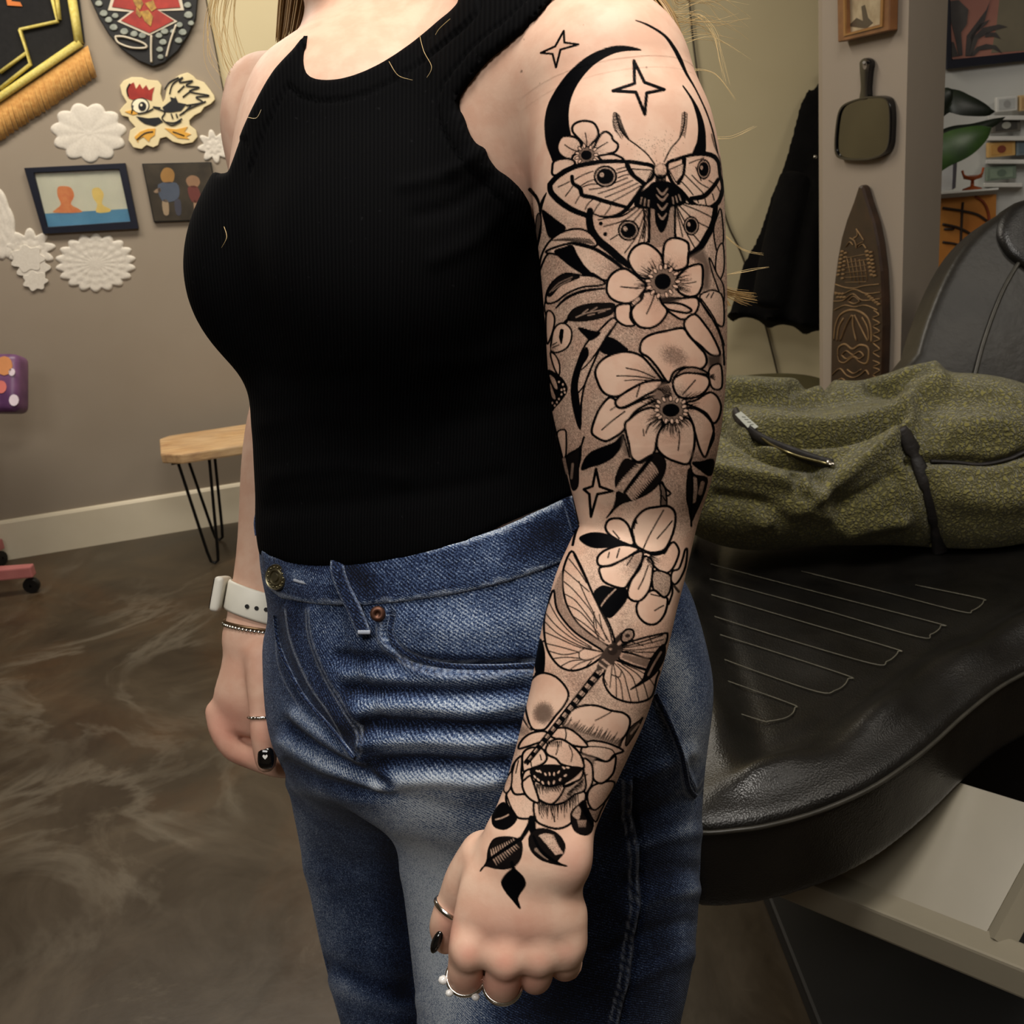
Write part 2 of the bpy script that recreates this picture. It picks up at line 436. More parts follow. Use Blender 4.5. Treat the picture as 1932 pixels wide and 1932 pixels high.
# ------------------------------------------------------------------ flat drawings kept as arrays (ink, wear with painted shade, folds)
class Canvas:
    def __init__(s, x0, y0, x1, y1, v=0.0, sc=1.0):
        s.x0, s.y0, s.sc = x0, y0, sc
        s.im = np.full((int((y1 - y0) * sc), int((x1 - x0) * sc)), v, np.float32)
        s.T = (1.0, 0.0, 0.0)
    def tr(s, k, ox, oy): s.T = (1.0 / k, ox, oy); return s
    def _c(s, pts):
        p = np.asarray(pts, float)[:, :2] * s.T[0] + np.array([s.T[1], s.T[2]])
        return (p - np.array([s.x0, s.y0])) * s.sc
    def _win(s, p, pad):
        H, W = s.im.shape
        a = max(int(p[:, 0].min() - pad), 0); b = min(int(p[:, 0].max() + pad) + 2, W)
        c = max(int(p[:, 1].min() - pad), 0); d = min(int(p[:, 1].max() + pad) + 2, H)
        return a, b, c, d
    def fill(s, pts, v, smooth=0, grad=None, soft=.8, mode='set'):
        if smooth: pts = crom(pts, smooth, True)
        p = s._c(pts); a, b, c, d = s._win(p, 3 + soft)
        if a >= b or c >= d: return s
        yy, xx = np.mgrid[c:d, a:b].astype(float)
        sd = polysdf(p, xx, yy); m = np.clip(.5 - sd / soft, 0, 1)
        if grad is not None:                           # (x0,y0,x1,y1,v1): value runs from v to v1
            g = s._c([grad[0:2], grad[2:4]]); e = g[1] - g[0]
            t = np.clip(((xx - g[0, 0]) * e[0] + (yy - g[0, 1]) * e[1]) / (e @ e), 0, 1)
            v = v + (grad[4] - v) * t
        w = s.im[c:d, a:b]
        if mode == 'set': s.im[c:d, a:b] = w * (1 - m) + v * m
        elif mode == 'max': s.im[c:d, a:b] = np.maximum(w, v * m)
        else: s.im[c:d, a:b] = w + v * m
        return s
    def line(s, pts, w, v=1.0, smooth=6, soft=1.0, mode='max', taper=None):
        p0 = np.asarray(pts, float)
        if smooth and len(p0) > 2: p0 = crom(p0, smooth)
        p = s._c(p0); n = len(p)
        if np.isscalar(w): ws = np.full(n, float(w))
        else: ws = np.interp(np.linspace(0, 1, n), np.linspace(0, 1, len(w)), w)
        if taper: ws = ws * np.interp(np.linspace(0, 1, n), np.linspace(0, 1, len(taper)), taper)
        ws = ws * s.sc / 2
        for i in range(n - 1):
            q = p[i:i + 2]; r = max(ws[i], ws[i + 1]); a, b, c, d = s._win(q, r + soft + 1)
            if a >= b or c >= d: continue
            yy, xx = np.mgrid[c:d, a:b].astype(float)
            e = q[1] - q[0]; t = np.clip(((xx - q[0, 0]) * e[0] + (yy - q[0, 1]) * e[1]) / (e @ e + 1e-9), 0, 1)
            dd = np.hypot(xx - q[0, 0] - t * e[0], yy - q[0, 1] - t * e[1])
            m = np.clip(.5 + (ws[i] + (ws[i + 1] - ws[i]) * t - dd) / soft, 0, 1)
            z = s.im[c:d, a:b]
            if mode == 'max': s.im[c:d, a:b] = np.maximum(z, v * m)
            elif mode == 'min': s.im[c:d, a:b] = np.minimum(z, 1 - (1 - v) * m)
            else: s.im[c:d, a:b] = z * (1 - m) + v * m
        return s
    def blob(s, x, y, rx, ry, v, rot=0, mode='add', pw=1.0):
        p = s._c([(x, y)])[0]; k = s.T[0] * s.sc; rx, ry = rx * k, ry * k; R = max(rx, ry) * 2.2
        a, b, c, d = s._win(np.array([p]), R)
        if a >= b or c >= d: return s
        yy, xx = np.mgrid[c:d, a:b].astype(float); dx, dy = xx - p[0], yy - p[1]
        cr, sr = math.cos(rot), math.sin(rot)
        q = ((dx * cr + dy * sr) / rx) ** 2 + ((-dx * sr + dy * cr) / ry) ** 2
        g = v * np.exp(-q ** pw)
        z = s.im[c:d, a:b]
        s.im[c:d, a:b] = z + g if mode == 'add' else (np.maximum(z, g) if mode == 'max' else z * (1 - np.exp(-q ** pw)) + g)
        return s
    def ridge(s, pts, w, v):
        """add a soft ridge of width w and height v"""
        p = s._c(crom(pts, 5)); a, b, c, d = s._win(p, w * 1.1 * s.sc)
        if a >= b or c >= d: return s
        yy, xx = np.mgrid[c:d, a:b].astype(np.float32); D = np.full(xx.shape, 1e9, np.float32)
        for i in range(len(p) - 1):
            e = p[i + 1] - p[i]; t = np.clip(((xx - p[i, 0]) * e[0] + (yy - p[i, 1]) * e[1]) / (e @ e + 1e-9), 0, 1)
            D = np.minimum(D, (xx - p[i, 0] - t * e[0]) ** 2 + (yy - p[i, 1] - t * e[1]) ** 2)
        s.im[c:d, a:b] += v * np.exp(-D / (.36 * w * w * s.sc ** 2))
        return s
    def at(s, x, y):
        X = (np.asarray(x) - s.x0) * s.sc; Y = (np.asarray(y) - s.y0) * s.sc
        H, W = s.im.shape
        X = np.clip(X, 0, W - 1.001); Y = np.clip(Y, 0, H - 1.001)
        i, j = X.astype(int), Y.astype(int); u, v = X - i, Y - j; im = s.im
        return (im[j, i] * (1 - u) + im[j, i + 1] * u) * (1 - v) + (im[j + 1, i] * (1 - u) + im[j + 1, i + 1] * u) * v

# ================================================================== the room
def struct(o): o['kind'] = 'structure'; return o
# floor: stained and sealed concrete
fl = Nt('stained_concrete')
v = fl.coord()
big = fl.noise(1.1, 6, .62, v, 1.2); med = fl.noise(3.4, 7, .65, v, .8)
sw = fl.n('ShaderNodeTexNoise', {'Vector': v, 'Scale': 1.5, 'Detail': 7, 'Roughness': .6, 'Distortion': 1.4}).outputs['Fac']
basec = fl.ramp(med, [(.25, S(44, 36, 26)), (.5, S(64, 54, 40)), (.75, S(84, 72, 54))])
basec = fl.mix(fl.ramp(big, [(.5, (0, 0, 0, 1)), (.78, (.55, .55, .55, 1))]), basec, S(92, 62, 34))
vein = fl.ramp(fl.math('ABSOLUTE', fl.math('SUBTRACT', sw, .5)), [(.0, (1, 1, 1, 1)), (.05, (0, 0, 0, 1))])
vmask = fl.ramp(fl.noise(1.3, 3, .5, v), [(.5, (0, 0, 0, 1)), (.62, (1, 1, 1, 1))])
basec = fl.mix(fl.math('MULTIPLY', fl.math('MULTIPLY', vein, vmask), .32), basec, S(140, 132, 116))
cloud = fl.ramp(fl.noise(2.1, 6, .7, v, 1.5), [(.60, (0, 0, 0, 1)), (.74, (1, 1, 1, 1))])
basec = fl.mix(fl.math('MULTIPLY', cloud, .4), basec, S(126, 116, 98))
fl.set(color=basec, rough=fl.ramp(med, [(.3, (.28,) * 3 + (1,)), (.7, (.46,) * 3 + (1,))]), spec=.45)
fl.bump(fl.noise(40, 4, .6, v), .06, .004)
b = B(); b.box((0, 1.8, -.03), (4.2, 0, 0), (0, 4.2, 0), (0, 0, .03)); struct(b.build('floor', fl.m))
def paint(name, c, c2):
    t = Nt(name); t.set(color=t.ramp(t.noise(1.6, 4), [(.3, c), (.7, c2)]), rough=.75, spec=.2); t.bump(t.noise(260, 3), .1, .0015); return t.m
M_taupe = paint('taupe_wall_paint', S(150, 137, 120), S(158, 146, 130))
M_cream = paint('cream_wall_paint', S(196, 182, 146), S(204, 191, 156))
M_pillar = paint('warm_grey_paint', S(150, 138, 124), S(158, 146, 132))
M_pale = paint('pale_grey_paint', S(196, 197, 194), S(206, 207, 203))
M_trim = mat('cream_gloss_trim', S(222, 210, 184), .38, S(228, 217, 192), 6)
WA = np.array([-1.96, 3.684, 0.0]); WB = np.array([-.83, 3.868, 0.0])
WE = (WB - WA) / np.linalg.norm(WB - WA); WN = np.array([WE[1], -WE[0], 0.0])      # along the wall, and out of it
UP = np.array([0, 0, 1.0])
def wallbox(name, a, b_, z0, z1, th, m):
    a, b_ = np.asarray(a, float)[:2], np.asarray(b_, float)[:2]; e = b_ - a; L = np.linalg.norm(e); e = np.append(e / L, 0)
    n = np.array([e[1], -e[0], 0]); c = np.append((a + b_) / 2, (z0 + z1) / 2) - n * th / 2
    bb = B(); bb.box(c, e * L / 2, n * th / 2, UP * (z1 - z0) / 2); return struct(bb.build(name, m))
wallbox('wall_back', WA - WE * 2.2, WB, 0, 2.8, .12, M_taupe)
wallbox('wall_far', WB + np.array([0, .02, 0]), (1.62, 3.888), 0, 2.8, .12, M_cream)
wallbox('wall_alcove', (1.50, 3.66), (4.1, 3.42), 0, 2.8, .1, M_pale)
# the nearest corner of a wall that juts out: two painted faces
E0, E1, E2 = P(1552, 300, 2.35)[:2], P(1708, 300, 2.05)[:2], P(1778, 300, 2.35)[:2]
b = B(); b.prism([np.append(q, 0) for q in (E0, E1, E2, E2 + np.array([-.05, .12]), E0 + np.array([0.03, .12]))], (0, 0, 2.8)); struct(b.build('wall_pillar', M_pillar))
b = B(); b.box((0, 1.8, 2.83), (4.2, 0, 0), (0, 4.2, 0), (0, 0, .03)); struct(b.build('ceiling', paint('ceiling_paint', S(205, 200, 190), S(212, 207, 198))))
wallbox('wall_left', (-4.1, -2.3), (-4.1, 3.4), 0, 2.8, .1, M_taupe)
wallbox('wall_right', (4.1, 3.5), (4.1, -2.3), 0, 2.8, .1, M_taupe)
wallbox('wall_front', (4.1, -2.3), (-4.1, -2.3), 0, 2.8, .1, M_taupe)
def board(name, a, b_, h=.155):
    a, b_ = np.asarray(a, float)[:2], np.asarray(b_, float)[:2]; e = b_ - a; L = np.linalg.norm(e); e = np.append(e / L, 0); n = np.array([e[1], -e[0], 0])
    bb = B(); o = np.append(a, 0)
    prof = [(0, 0), (.014, 0), (.014, h - .012), (.009, h - .004), (.004, h), (0, h)]
    bb.prism([o + n * x + UP * z for x, z in prof], e * L); return struct(bb.build(name, M_trim))
board('baseboard_back', WA - WE * 2.2, WB); board('baseboard_far', WB + np.array([0, .02, 0]), (1.50, 3.888))

# ================================================================== things on the back wall
def W(x, y, t=0.0): return PPL(x, y, WA + WN * t, WN)
K1 = 3.219
def C1(s): return [(x / K1, y / K1) for x, y in flat([float(v) for v in s.split()])]
def flat(t): return [(t[i], t[i + 1]) for i in range(0, len(t), 2)]
def plate(name, px, m, parent, t, th, bevel=0.0, on=None, sm=0):
    """flat solid with a photographed outline, its front t off the wall"""
    on = on or (lambda x, y, k: W(x, y, k)); nn = (on(500, 500, .1) - on(500, 500, 0))
    if sm: px = crom(px, sm, True)
    b = B(); f = [on(x, y, t) for x, y in px]
    n = np.cross(f[1] - f[0], f[2] - f[0])
    nrm = WN if on.__name__ != 'OP' else PN
    b.prism(f, -nrm * th)
    return b.build(name, m, parent, bevel=bevel, bseg=1)
PN = WN
def stroke(name, px, w, m, parent, t, on=None, sm=6):
    """thin raised line lying on a plate"""
    on = on or (lambda x, y, k: W(x, y, k))
    p = crom(px, sm) if len(px) > 2 else np.array(px, float)
    d = np.linalg.norm(on(p[0][0], p[0][1], t) - CAM)
    b = B(); b.tube([on(x, y, t) for x, y in p], [max(w * d / FPX / 2, .0005)] * len(p), 6, flat=.5, side=None); return b.build(name, m, parent, smooth=True)
M_black = mat('black_paint', S(14, 14, 15), .4); M_white = mat('white_card', S(226, 222, 214), .7)
M_gold = mat('gold_yellow_braid', S(206, 186, 84), .7, S(226, 212, 128), 120, .6, .003)

# --- black banner with gold trim and fringe
ban = empty('hanging_banner', W(60, 150), 'black fabric banner with yellow braid trim and gold fringe in the top corner', 'banner')
bl = Nt('black_velvet'); bl.set(color=bl.ramp(bl.noise(60), [(.3, S(9, 9, 10)), (.7, S(20, 19, 20))]), rough=.95, sheen=.15)
plate('cloth', [(-140, -160), (118, -160), (150, 0), (160, 80), (-140, 282)], bl.m, ban, .012, .008)
M_fr = mat('gold_fringe', S(196, 142, 74), .8, S(222, 176, 104), 90)
for a, c, w in (((121, -120), (137, 0), 26), ((137, 0), (150, 82), 26), ((152, 80), (-140, 281), 26)):
    stroke('trim_braid', [a, c], w, M_gold, ban, .016)
for pts in ('305 -60 350 130 125 178 185 390 0 540', '0 440 165 318 120 180', '340 -60 362 120'):
    stroke('gold_line', C1(pts), 11, M_gold, ban, .018, sm=1)
b = B()
for i in range(120):
    k = (i + .5) / 120; x, y = 166 + (-140 - 166) * k, 86 + (290 - 86) * k
    L = 58 + rng.uniform(-2, 2)
    b.tube([W(x, y, .014), W(x + 8, y + L * .5, .016 + rng.uniform(0, .003)), W(x + 17, y + L, .012)], [.0045, .004, .0035], 5, flat=.6)
fo_ = b.build('fringe', M_fr, ban, smooth=True); fo_['label'] = 'gold thread fringe'; fo_['kind'] = 'stuff'
plate('orange_letter', [(8, -18), (14, 10), (42, 12), (38, 4), (22, 2), (18, -18)], mat('orange_print', S(196, 108, 40), .6), ban, .0165, .002)

# --- shield plaque with a red cross
sh = empty('shield_plaque', W(290, 20), 'black shield-shaped plaque with a red cross and pale stones', 'plaque')
plate('shield', C1('480 -420 520 -200 550 0 600 110 660 210 740 300 840 370 930 405 1000 380 1080 310 1140 220 1190 110 1200 0 1230 -200 1260 -420'), mat('black_mosaic', S(14, 14, 15), .65), sh, .02, .018, .003)
M_red = mat('dark_red_enamel', S(140, 32, 22), .45, S(170, 46, 30), 30); M_grout = mat('pale_grout', S(196, 186, 166), .7)
plate('red_cross_outline', C1('660 -260 690 -60 655 62 790 72 712 130 905 215 1078 130 970 66 1118 62 1090 -60 1110 -260'), M_grout, sh, .023, .003)
plate('red_cross', C1('680 -260 708 -50 680 40 820 62 735 124 907 200 1056 124 948 54 1095 44 1070 -50 1090 -260'), M_red, sh, .026, .003)
for pts in ('790 -40 820 30 850 60 870 20 840 -40', '850 70 900 60 930 100 915 160 880 130', '880 20 930 0 950 50 920 70', '830 40 860 90 850 110 825 80'):
    plate('gold_inlay', C1(pts), mat('gold_leaf', S(190, 150, 60), .4, S(120, 80, 30), 60), sh, .0285, .003)
M_stone = mat('grey_stone', S(120, 126, 116), .35, S(160, 164, 152), 50)
for x, y, r in ((600, 20, 24), (630, 80, 26), (660, 120, 24), (690, 165, 26), (700, 95, 22), (755, 190, 26), (815, 205, 24), (865, 215, 24), (965, 215, 22), (1000, 190, 24), (990, 255, 24), (970, 300, 22), (1085, 245, 24), (1110, 195, 26), (1145, 90, 28), (1140, 30, 24), (1090, 150, 22), (1050, 190, 18), (975, 345, 20), (1160, 140, 20)):
    plate('stone', [((x + r * math.cos(a + .3) * (1 + .15 * math.sin(3 * a))) / K1, (y + r * .8 * math.sin(a + .3)) / K1) for a in np.linspace(0, 6.28, 9)[:-1]], M_stone, sh, .026, .006, .002)
for pts in ('700 222 760 225 870 262 885 290 800 290 720 260 700 222', '920 215 918 300 920 380', '1070 150 1035 250 1010 345'):
    stroke('white_bar', C1(pts), 7, M_grout, sh, .024)

# --- rooster cut-out
rc = empty('rooster_cutout', W(310, 210), 'cream wooden rooster cut-out with red comb on the grey wall', 'wall decoration')
M_ply = mat('cream_painted_wood', S(226, 208, 160), .55, S(234, 218, 174), 12)
M_lt = mat('pale_cream_paint', S(240, 230, 200), .55); M_yl = mat('yellow_ochre_paint', S(216, 160, 60), .5)
plate('board', C1('728 520 750 490 800 468 860 470 900 485 960 490 982 520 974 570 990 622 1002 600 1012 540 1040 490 1090 455 1140 440 1172 460 1192 482 1240 500 1272 540 1300 580 1306 605 1280 632 1240 652 1220 682 1180 702 1150 732 1152 760 1190 790 1200 832 1170 866 1110 876 1050 862 1010 832 972 842 960 882 930 896 890 882 860 906 810 896 780 852 790 792 822 772 786 732 780 712 740 702 725 672 750 642 770 622 740 572'), M_ply, rc, .014, .012, .0015)
plate('comb', C1('782 596 770 545 788 512 812 500 826 540 848 508 866 540 888 516 904 548 938 528 926 572 922 612 862 592 804 606'), M_red, rc, .016, .003)
ring = lambda x, y, rx, ry, n=20: [((x + rx * math.cos(a)) / K1, (y + ry * math.sin(a)) / K1) for a in np.linspace(0, 2 * math.pi, n + 1)[:-1]]
plate('eye_rim', ring(852, 642, 56, 50), M_black, rc, .0155, .003); plate('eye_white', ring(852, 642, 49, 43), M_lt, rc, .017, .003); plate('pupil', ring(864, 646, 24, 28), M_black, rc, .0185, .003); plate('eye_glint', ring(858, 638, 7, 8, 10), M_lt, rc, .0195, .002)
plate('beak', C1('758 678 800 668 838 690 806 698'), M_yl, rc, .0165, .003)
plate('wing_patch', C1('985 652 1038 612 1032 588 1060 596 1064 584 1082 622 1132 632 1100 672 1040 682 1000 680'), M_black, rc, .0165, .003)
plate('collar_patch', C1('826 706 900 718 965 712 990 740 940 766 880 752 850 732'), M_black, rc, .0165, .003)
plate('foot', C1('816 832 850 800 900 782 944 780 940 820 912 840 905 862 870 830 842 846 838 866'), M_yl, rc, .0165, .003); plate('foot', C1('1000 778 1070 785 1140 770 1120 800 1160 815 1130 830 1150 845 1080 838 1040 810'), M_yl, rc, .0165, .003)
for pts in ('1030 570 1050 510 1110 470 1090 500 1170 490 1130 520 1210 530 1150 555 1270 580 1190 590 1230 620 1130 640', '1000 545 1030 500 1085 470', '1090 700 1150 660 1250 615', '975 655 930 650 1000 680 985 720 1040 760 1100 735', '838 690 890 680 930 660', '780 585 772 545 790 508', '1110 690 1160 640', '830 850 880 810 930 800', '1050 800 1120 825', '1000 740 1060 745 1105 720', '1120 520 1080 560', '1160 550 1110 590', '810 640 800 690', '1040 690 1050 720', '1070 690 1078 715'):
    stroke('painted_line', C1(pts), 5.0, M_black, rc, .0145)

# --- lace doilies
M_lace = mat('white_crochet', S(214, 206, 192), .9, S(226, 219, 206), 150, .4, .002)
def doily(cx, cy, rx, ry, lobes, depth, rings, label, pw=1.0):
    c = W(cx, cy, .0); ex = W(cx + 10, cy, 0) - c; ex /= np.linalg.norm(ex); d = np.linalg.norm(c - CAM); s = d / FPX
    nr, na = 14, lobes * 8; V = [c + WN * .006]; F = []
    ez = np.cross(WN, WE); ez = UP
    for i in range(1, nr + 1):
        for j in range(na):
            a = 2 * math.pi * j / na; q = i / nr
            k = q * (1 - depth * q * (1 - abs(math.cos(lobes * a / 2)) ** pw))
            h = .004 + .0018 * abs(math.sin(rings * math.pi * q)) + .0008 * math.cos(lobes * a) * q - (.003 if i == nr else 0)
            V.append(c + WE * rx * s * k * math.cos(a) + ez * ry * s * k * math.sin(a) + WN * h)
    for j in range(na):
        F.append((0, 1 + j, 1 + (j + 1) % na, 1 + (j + 1) % na))
        for i in range(nr - 1):
            F.append((1 + i * na + j, 1 + (i + 1) * na + j, 1 + (i + 1) * na + (j + 1) % na, 1 + i * na + (j + 1) % na))
    k0 = len(V)
    for j in range(na): V.append(np.asarray(V[1 + (nr - 1) * na + j]) - WN * .0025)
    for j in range(na): F.append((1 + (nr - 1) * na + j, k0 + j, k0 + (j + 1) % na, 1 + (nr - 1) * na + (j + 1) % na))
    b = B(); vs_ = [b.bm.verts.new(tuple(p)) for p in V]
    for f in F:
        f = list(dict.fromkeys(f)); b.bm.faces.new([vs_[i] for i in f])
    o = b.build('lace_doily', M_lace, None, smooth=True); tag(o, label, 'doily', 'lace doilies on the back wall'); return o
doily(168, 251, 60, 47, 11, .16, 1, 'white scalloped doily just left of the rooster cut-out')
doily(404, 277, 28, 28, 8, .38, 2, 'small star-shaped white doily beside the tank top', 1.4)
doily(-8, 415, 29, 66, 10, .08, 3, 'white doily cut off by the left edge of the photo')
doily(181, 497, 66, 49, 18, .14, 4, 'round many-petalled white doily under the black picture frame')
dd = doily(58, 470, 40, 34, 9, .34, 2, 'irregular pointed white doily between two round ones', 1.2)
b = B()
for j in range(3):
    cx, cy, r = ((62, 505, 30), (66, 530, 22), (52, 488, 30))[j]; d = np.linalg.norm(W(cx, cy) - CAM) / FPX
    pr = [W(cx + r * math.cos(a) * (1 + .14 * math.cos(7 * a)), cy + r * .8 * math.sin(a) * (1 + .14 * math.cos(7 * a)), .007 + .001 * j) for a in np.linspace(0, 2 * math.pi, 43)[:-1]]
    b.prism(pr, -WN * .005)
b.build('lower_petals', M_lace, dd, bevel=.001, bseg=1)

# --- black picture frame with a plain two-blob cartoon stand-in, and a dark double portrait
pf = empty('framed_picture', W(155, 375), 'black framed bright picture with cream sky and blue ground', 'picture')
o4 = C1('145 1020 760 990 842 1390 262 1422'); i4 = C1('205 1050 722 1028 792 1345 288 1380')
b = B(); b.frame([W(x, y, .02) for x, y in o4], [W(x, y, .02) for x, y in i4], -WN * .018); b.build('frame', mat('navy_black_frame', S(22, 25, 38), .35), pf, bevel=.0015, bseg=1)
plate('print_sky', C1('195 1040 732 1018 780 1268 262 1298'), mat('pale_print', S(206, 206, 184), .35, S(222, 220, 196), 8), pf, .008, .006)
plate('print_ground', C1('262 1298 780 1268 802 1355 280 1390'), mat('blue_print', S(82, 138, 172), .35, S(98, 152, 184), 10), pf, .008, .006)
M_or = mat('orange_wash', S(216, 120, 76), .4, S(226, 150, 96), 40); M_ye = mat('yellow_wash', S(222, 194, 110), .4)
plate('orange_shape', C1('350 1140 380 1130 430 1140 450 1190 430 1240 480 1270 490 1290 330 1292 340 1270 370 1240 350 1190'), M_or, pf, .0092, .001, sm=3); plate('yellow_shape', C1('560 1150 600 1140 630 1180 620 1240 670 1270 660 1288 585 1290 590 1240 565 1200'), M_ye, pf, .0092, .001, sm=3)
b = B(); b.prism([W(x, y, .0105) for x, y in i4], -WN * .0008); gl = Nt('picture_glass'); gl.set(color=(1, 1, 1, 1), rough=.03, trans=1.0, IOR=1.15); b.build('glass', gl.m, pf)
dp = empty('dark_picture', W(340, 362), 'small dark unframed picture of two figures beside the black frame', 'picture')
plate('panel', C1('868 1000 1278 990 1340 1330 938 1345'), mat('dark_brown_print', S(52, 47, 40), .3, S(74, 66, 54), 14), dp, .016, .014, .001)
plate('panel_edge', C1('862 994 1282 984 1345 1336 934 1351'), M_black, dp, .012, .012)
for pts, c in (('975 1060 1000 1020 1040 1025 1060 1060 1045 1110 990 1105', (150, 112, 62)), ('1130 1090 1160 1065 1200 1075 1215 1110 1190 1140 1145 1130', (140, 108, 82)), ('960 1120 1070 1110 1090 1180 1060 1220 985 1220', (76, 84, 98)), ('985 1220 1020 1220 1025 1300 995 1300', (150, 130, 105)), ('1060 1220 1095 1215 1100 1300 1070 1300', (66, 66, 76)), ('1140 1140 1200 1135 1220 1220 1165 1225', (104, 56, 50)), ('1175 1225 1195 1225 1200 1300 1185 1300', (150, 122, 98)), ('1205 1222 1222 1220 1232 1298 1215 1298', (150, 122, 98)), ('935 1160 970 1140 975 1165 945 1172', (140, 118, 96))):
    plate('figure_patch', C1(pts), mat('patch_%d_%d_%d' % c, S(*c), .35), dp, .0168, .001, sm=3)

# ================================================================== bench under the wall
M_oak = Nt('worn_wood'); vv = M_oak.coord(); g = M_oak.n('ShaderNodeTexNoise', {'Vector': M_oak.n('ShaderNodeMapping', {'Vector': vv, 'Scale': (3, 26, 26)}).outputs[0], 'Scale': 4, 'Detail': 6}).outputs['Fac']
M_oak.set(color=M_oak.mix(M_oak.math('MULTIPLY', M_oak.noise(9, 4, .6, vv), .6), M_oak.ramp(g, [(.3, S(150, 100, 56)), (.55, S(196, 150, 96)), (.75, S(216, 180, 128))]), S(226, 206, 170)), rough=.5)
M_oak.bump(g, .2, .002)
bn = empty('bench', (-.75, 3.47, 0), 'wooden bench with black hairpin legs against the grey wall', 'bench')
ex = WE; ey = -WN
o = np.array([-1.235, 3.63, .42]) ; dep = .30; Lb = 1.25
pts = [o + ex * .03 + ey * 0, o + ex * Lb, o + ex * Lb - ey * dep, o + ex * .10 - ey * dep, o + ex * .03 - ey * (dep - .05), o - ex * .0 - ey * .03]
b = B(); b.prism(pts, (0, 0, -.035)); b.build('bench_top', M_oak.m, bn, bevel=.006)
M_iron = mat('black_iron', S(18, 17, 16), .45, metal=.6)
for u, w in ((.13, .05), (.13, dep - .05), (Lb - .13, .05), (Lb - .13, dep - .05)):
    c = o + ex * u - ey * w; sx = 1 if u < .6 else -1; sy = 1 if w > .15 else -1
    foot = c * np.array([1, 1, 0]) - ex * sx * .03 * 0 - ey * sy * .02
    b = B()
    tops = [c + ex * .055 + UP * -.036, c - ex * .05 + UP * -.036]
    b.tube([tops[0], foot + ex * .018 + UP * .05, foot + ex * .012 + UP * .012, foot + UP * .005, foot - ex * .012 + UP * .012, foot - ex * .018 + UP * .05, tops[1]], .0055, 8)
    b.box(c + UP * -.038, ex * .07, ey * .02, UP * .002); b.build('hairpin_leg', M_iron, bn, smooth=False, auto=.7)

# ================================================================== purple chair with a pink base at the left edge
pc = empty('padded_chair', (-2.02, 3.30, 0), 'purple padded chair on a pink base at the left edge', 'chair')
M_pur = Nt('purple_patterned_vinyl'); vn = M_pur.noise(7, 3, .5); M_pur.set(color=M_pur.ramp(vn, [(.35, S(86, 52, 92)), (.6, S(124, 84, 122)), (.8, S(148, 110, 136))]), rough=.35)
def rbox(name, o, ax, ay, az, m, parent, bev):
    b = B(); b.box(o, ax, ay, az); return b.build(name, m, parent, bevel=bev, bseg=4, auto=.9)
d_ = 3.45
bc = (P(-140, 735, d_) + P(46, 715, d_)) / 2
rbox('back_cushion', bc + np.array([0, .0, 0]), RGT * .165, FWD * .05, DWN * .098, M_pur.m, pc, .03)
for x, y, c, rx in ((8, 690, (206, 140, 92), 15), (22, 702, (222, 206, 214), 6), (26, 755, (224, 210, 220), 9), (2, 730, (214, 120, 110), 10)):
    q = P(x, y, d_ - .052); b = B(); b.prism([q + RGT * rx * d_ / FPX * math.cos(a) + DWN * rx * 1.2 * d_ / FPX * math.sin(a) for a in np.linspace(0, 6.28, 13)[:-1]], FWD * .003); b.build('printed_shape', mat('vinyl_print_%d' % c[2], S(*c), .35), pc)
rbox('seat_cushion', (-2.02, 3.26, .50), (.22, 0, 0), (0, .20, 0), (0, 0, .045), M_pur.m, pc, .03)
M_pink = mat('pink_enamel', S(164, 92, 92), .4, S(186, 116, 112), 6)
b = B(); b.lathe((-2.02, 3.30, .09), UP, [(.03, 0), (.03, .30), (.05, .33), (.05, .36)], 16); b.build('post', M_pink, pc, auto=.6)
b = B(); b.tube([bc + FWD * .07, (-2.02, 3.52, .62), (-2.02, 3.42, .48), (-2.02, 3.26, .452)], .018, 8); b.build('back_bracket', M_pink, pc, smooth=True)
for a in (2, 74, 146, 218, 290):
    a = math.radians(a); e = np.array([math.cos(a), math.sin(a), 0]); n = np.array([-e[1], e[0], 0])
    b = B(); b.prism([np.array([-2.02, 3.30, .075]) + n * .03 + e * .02, np.array([-2.02, 3.30, .075]) - n * .03 + e * .02, np.array([-2.02, 3.30, .06]) - n * .018 + e * .36, np.array([-2.02, 3.30, .06]) + n * .018 + e * .36], (0, 0, .04)); b.build('base_arm', M_pink, pc, bevel=.005)
    q = np.array([-2.02, 3.30, .028]) + e * .34
    b = B(); b.lathe(q - n * .012, n, [(.004, 0), (.026, 0), (.028, .004), (.028, .02), (.026, .024), (.004, .024)], 14); b.build('caster', M_black, pc, auto=.6)
    b = B(); b.lathe(q + UP * .02, UP, [(.006, 0), (.006, .016), (.012, .018), (.012, .022)], 10); b.build('caster_stem', mat('bright_steel', S(196, 190, 180), .25, metal=1.0), pc, smooth=True)

# ================================================================== things on the pillar
PA = np.append(E0, 0); PE = np.append(E1 - E0, 0); PE = PE / np.linalg.norm(PE); PN = np.array([PE[1], -PE[0], 0.0])
if np.dot(PN, CAM - PA) < 0: PN = -PN
def OP(x, y, t=0.0): return PPL(x, y, PA + PN * t, PN)
K2 = 1932 / 592
def C2(s, oy=0): return [(x / K2 + 1340, y / K2 + oy) for x, y in flat([float(v) for v in s.split()])]
fr = empty('framed_sepia_picture', OP(1625, 20), 'small wood-framed sepia picture above the hand mirror', 'picture')
oo = C2('778 -160 1108 -180 1100 190 785 262'); ii = C2('830 -130 1050 -150 1040 150 838 205')
b = B(); b.frame([OP(x, y, .022) for x, y in oo], [OP(x, y, .022) for x, y in ii], -PN * .02); b.build('frame', mat('brown_wood_frame', S(98, 62, 34), .4, S(140, 94, 54), 20), fr, bevel=.002, bseg=1)
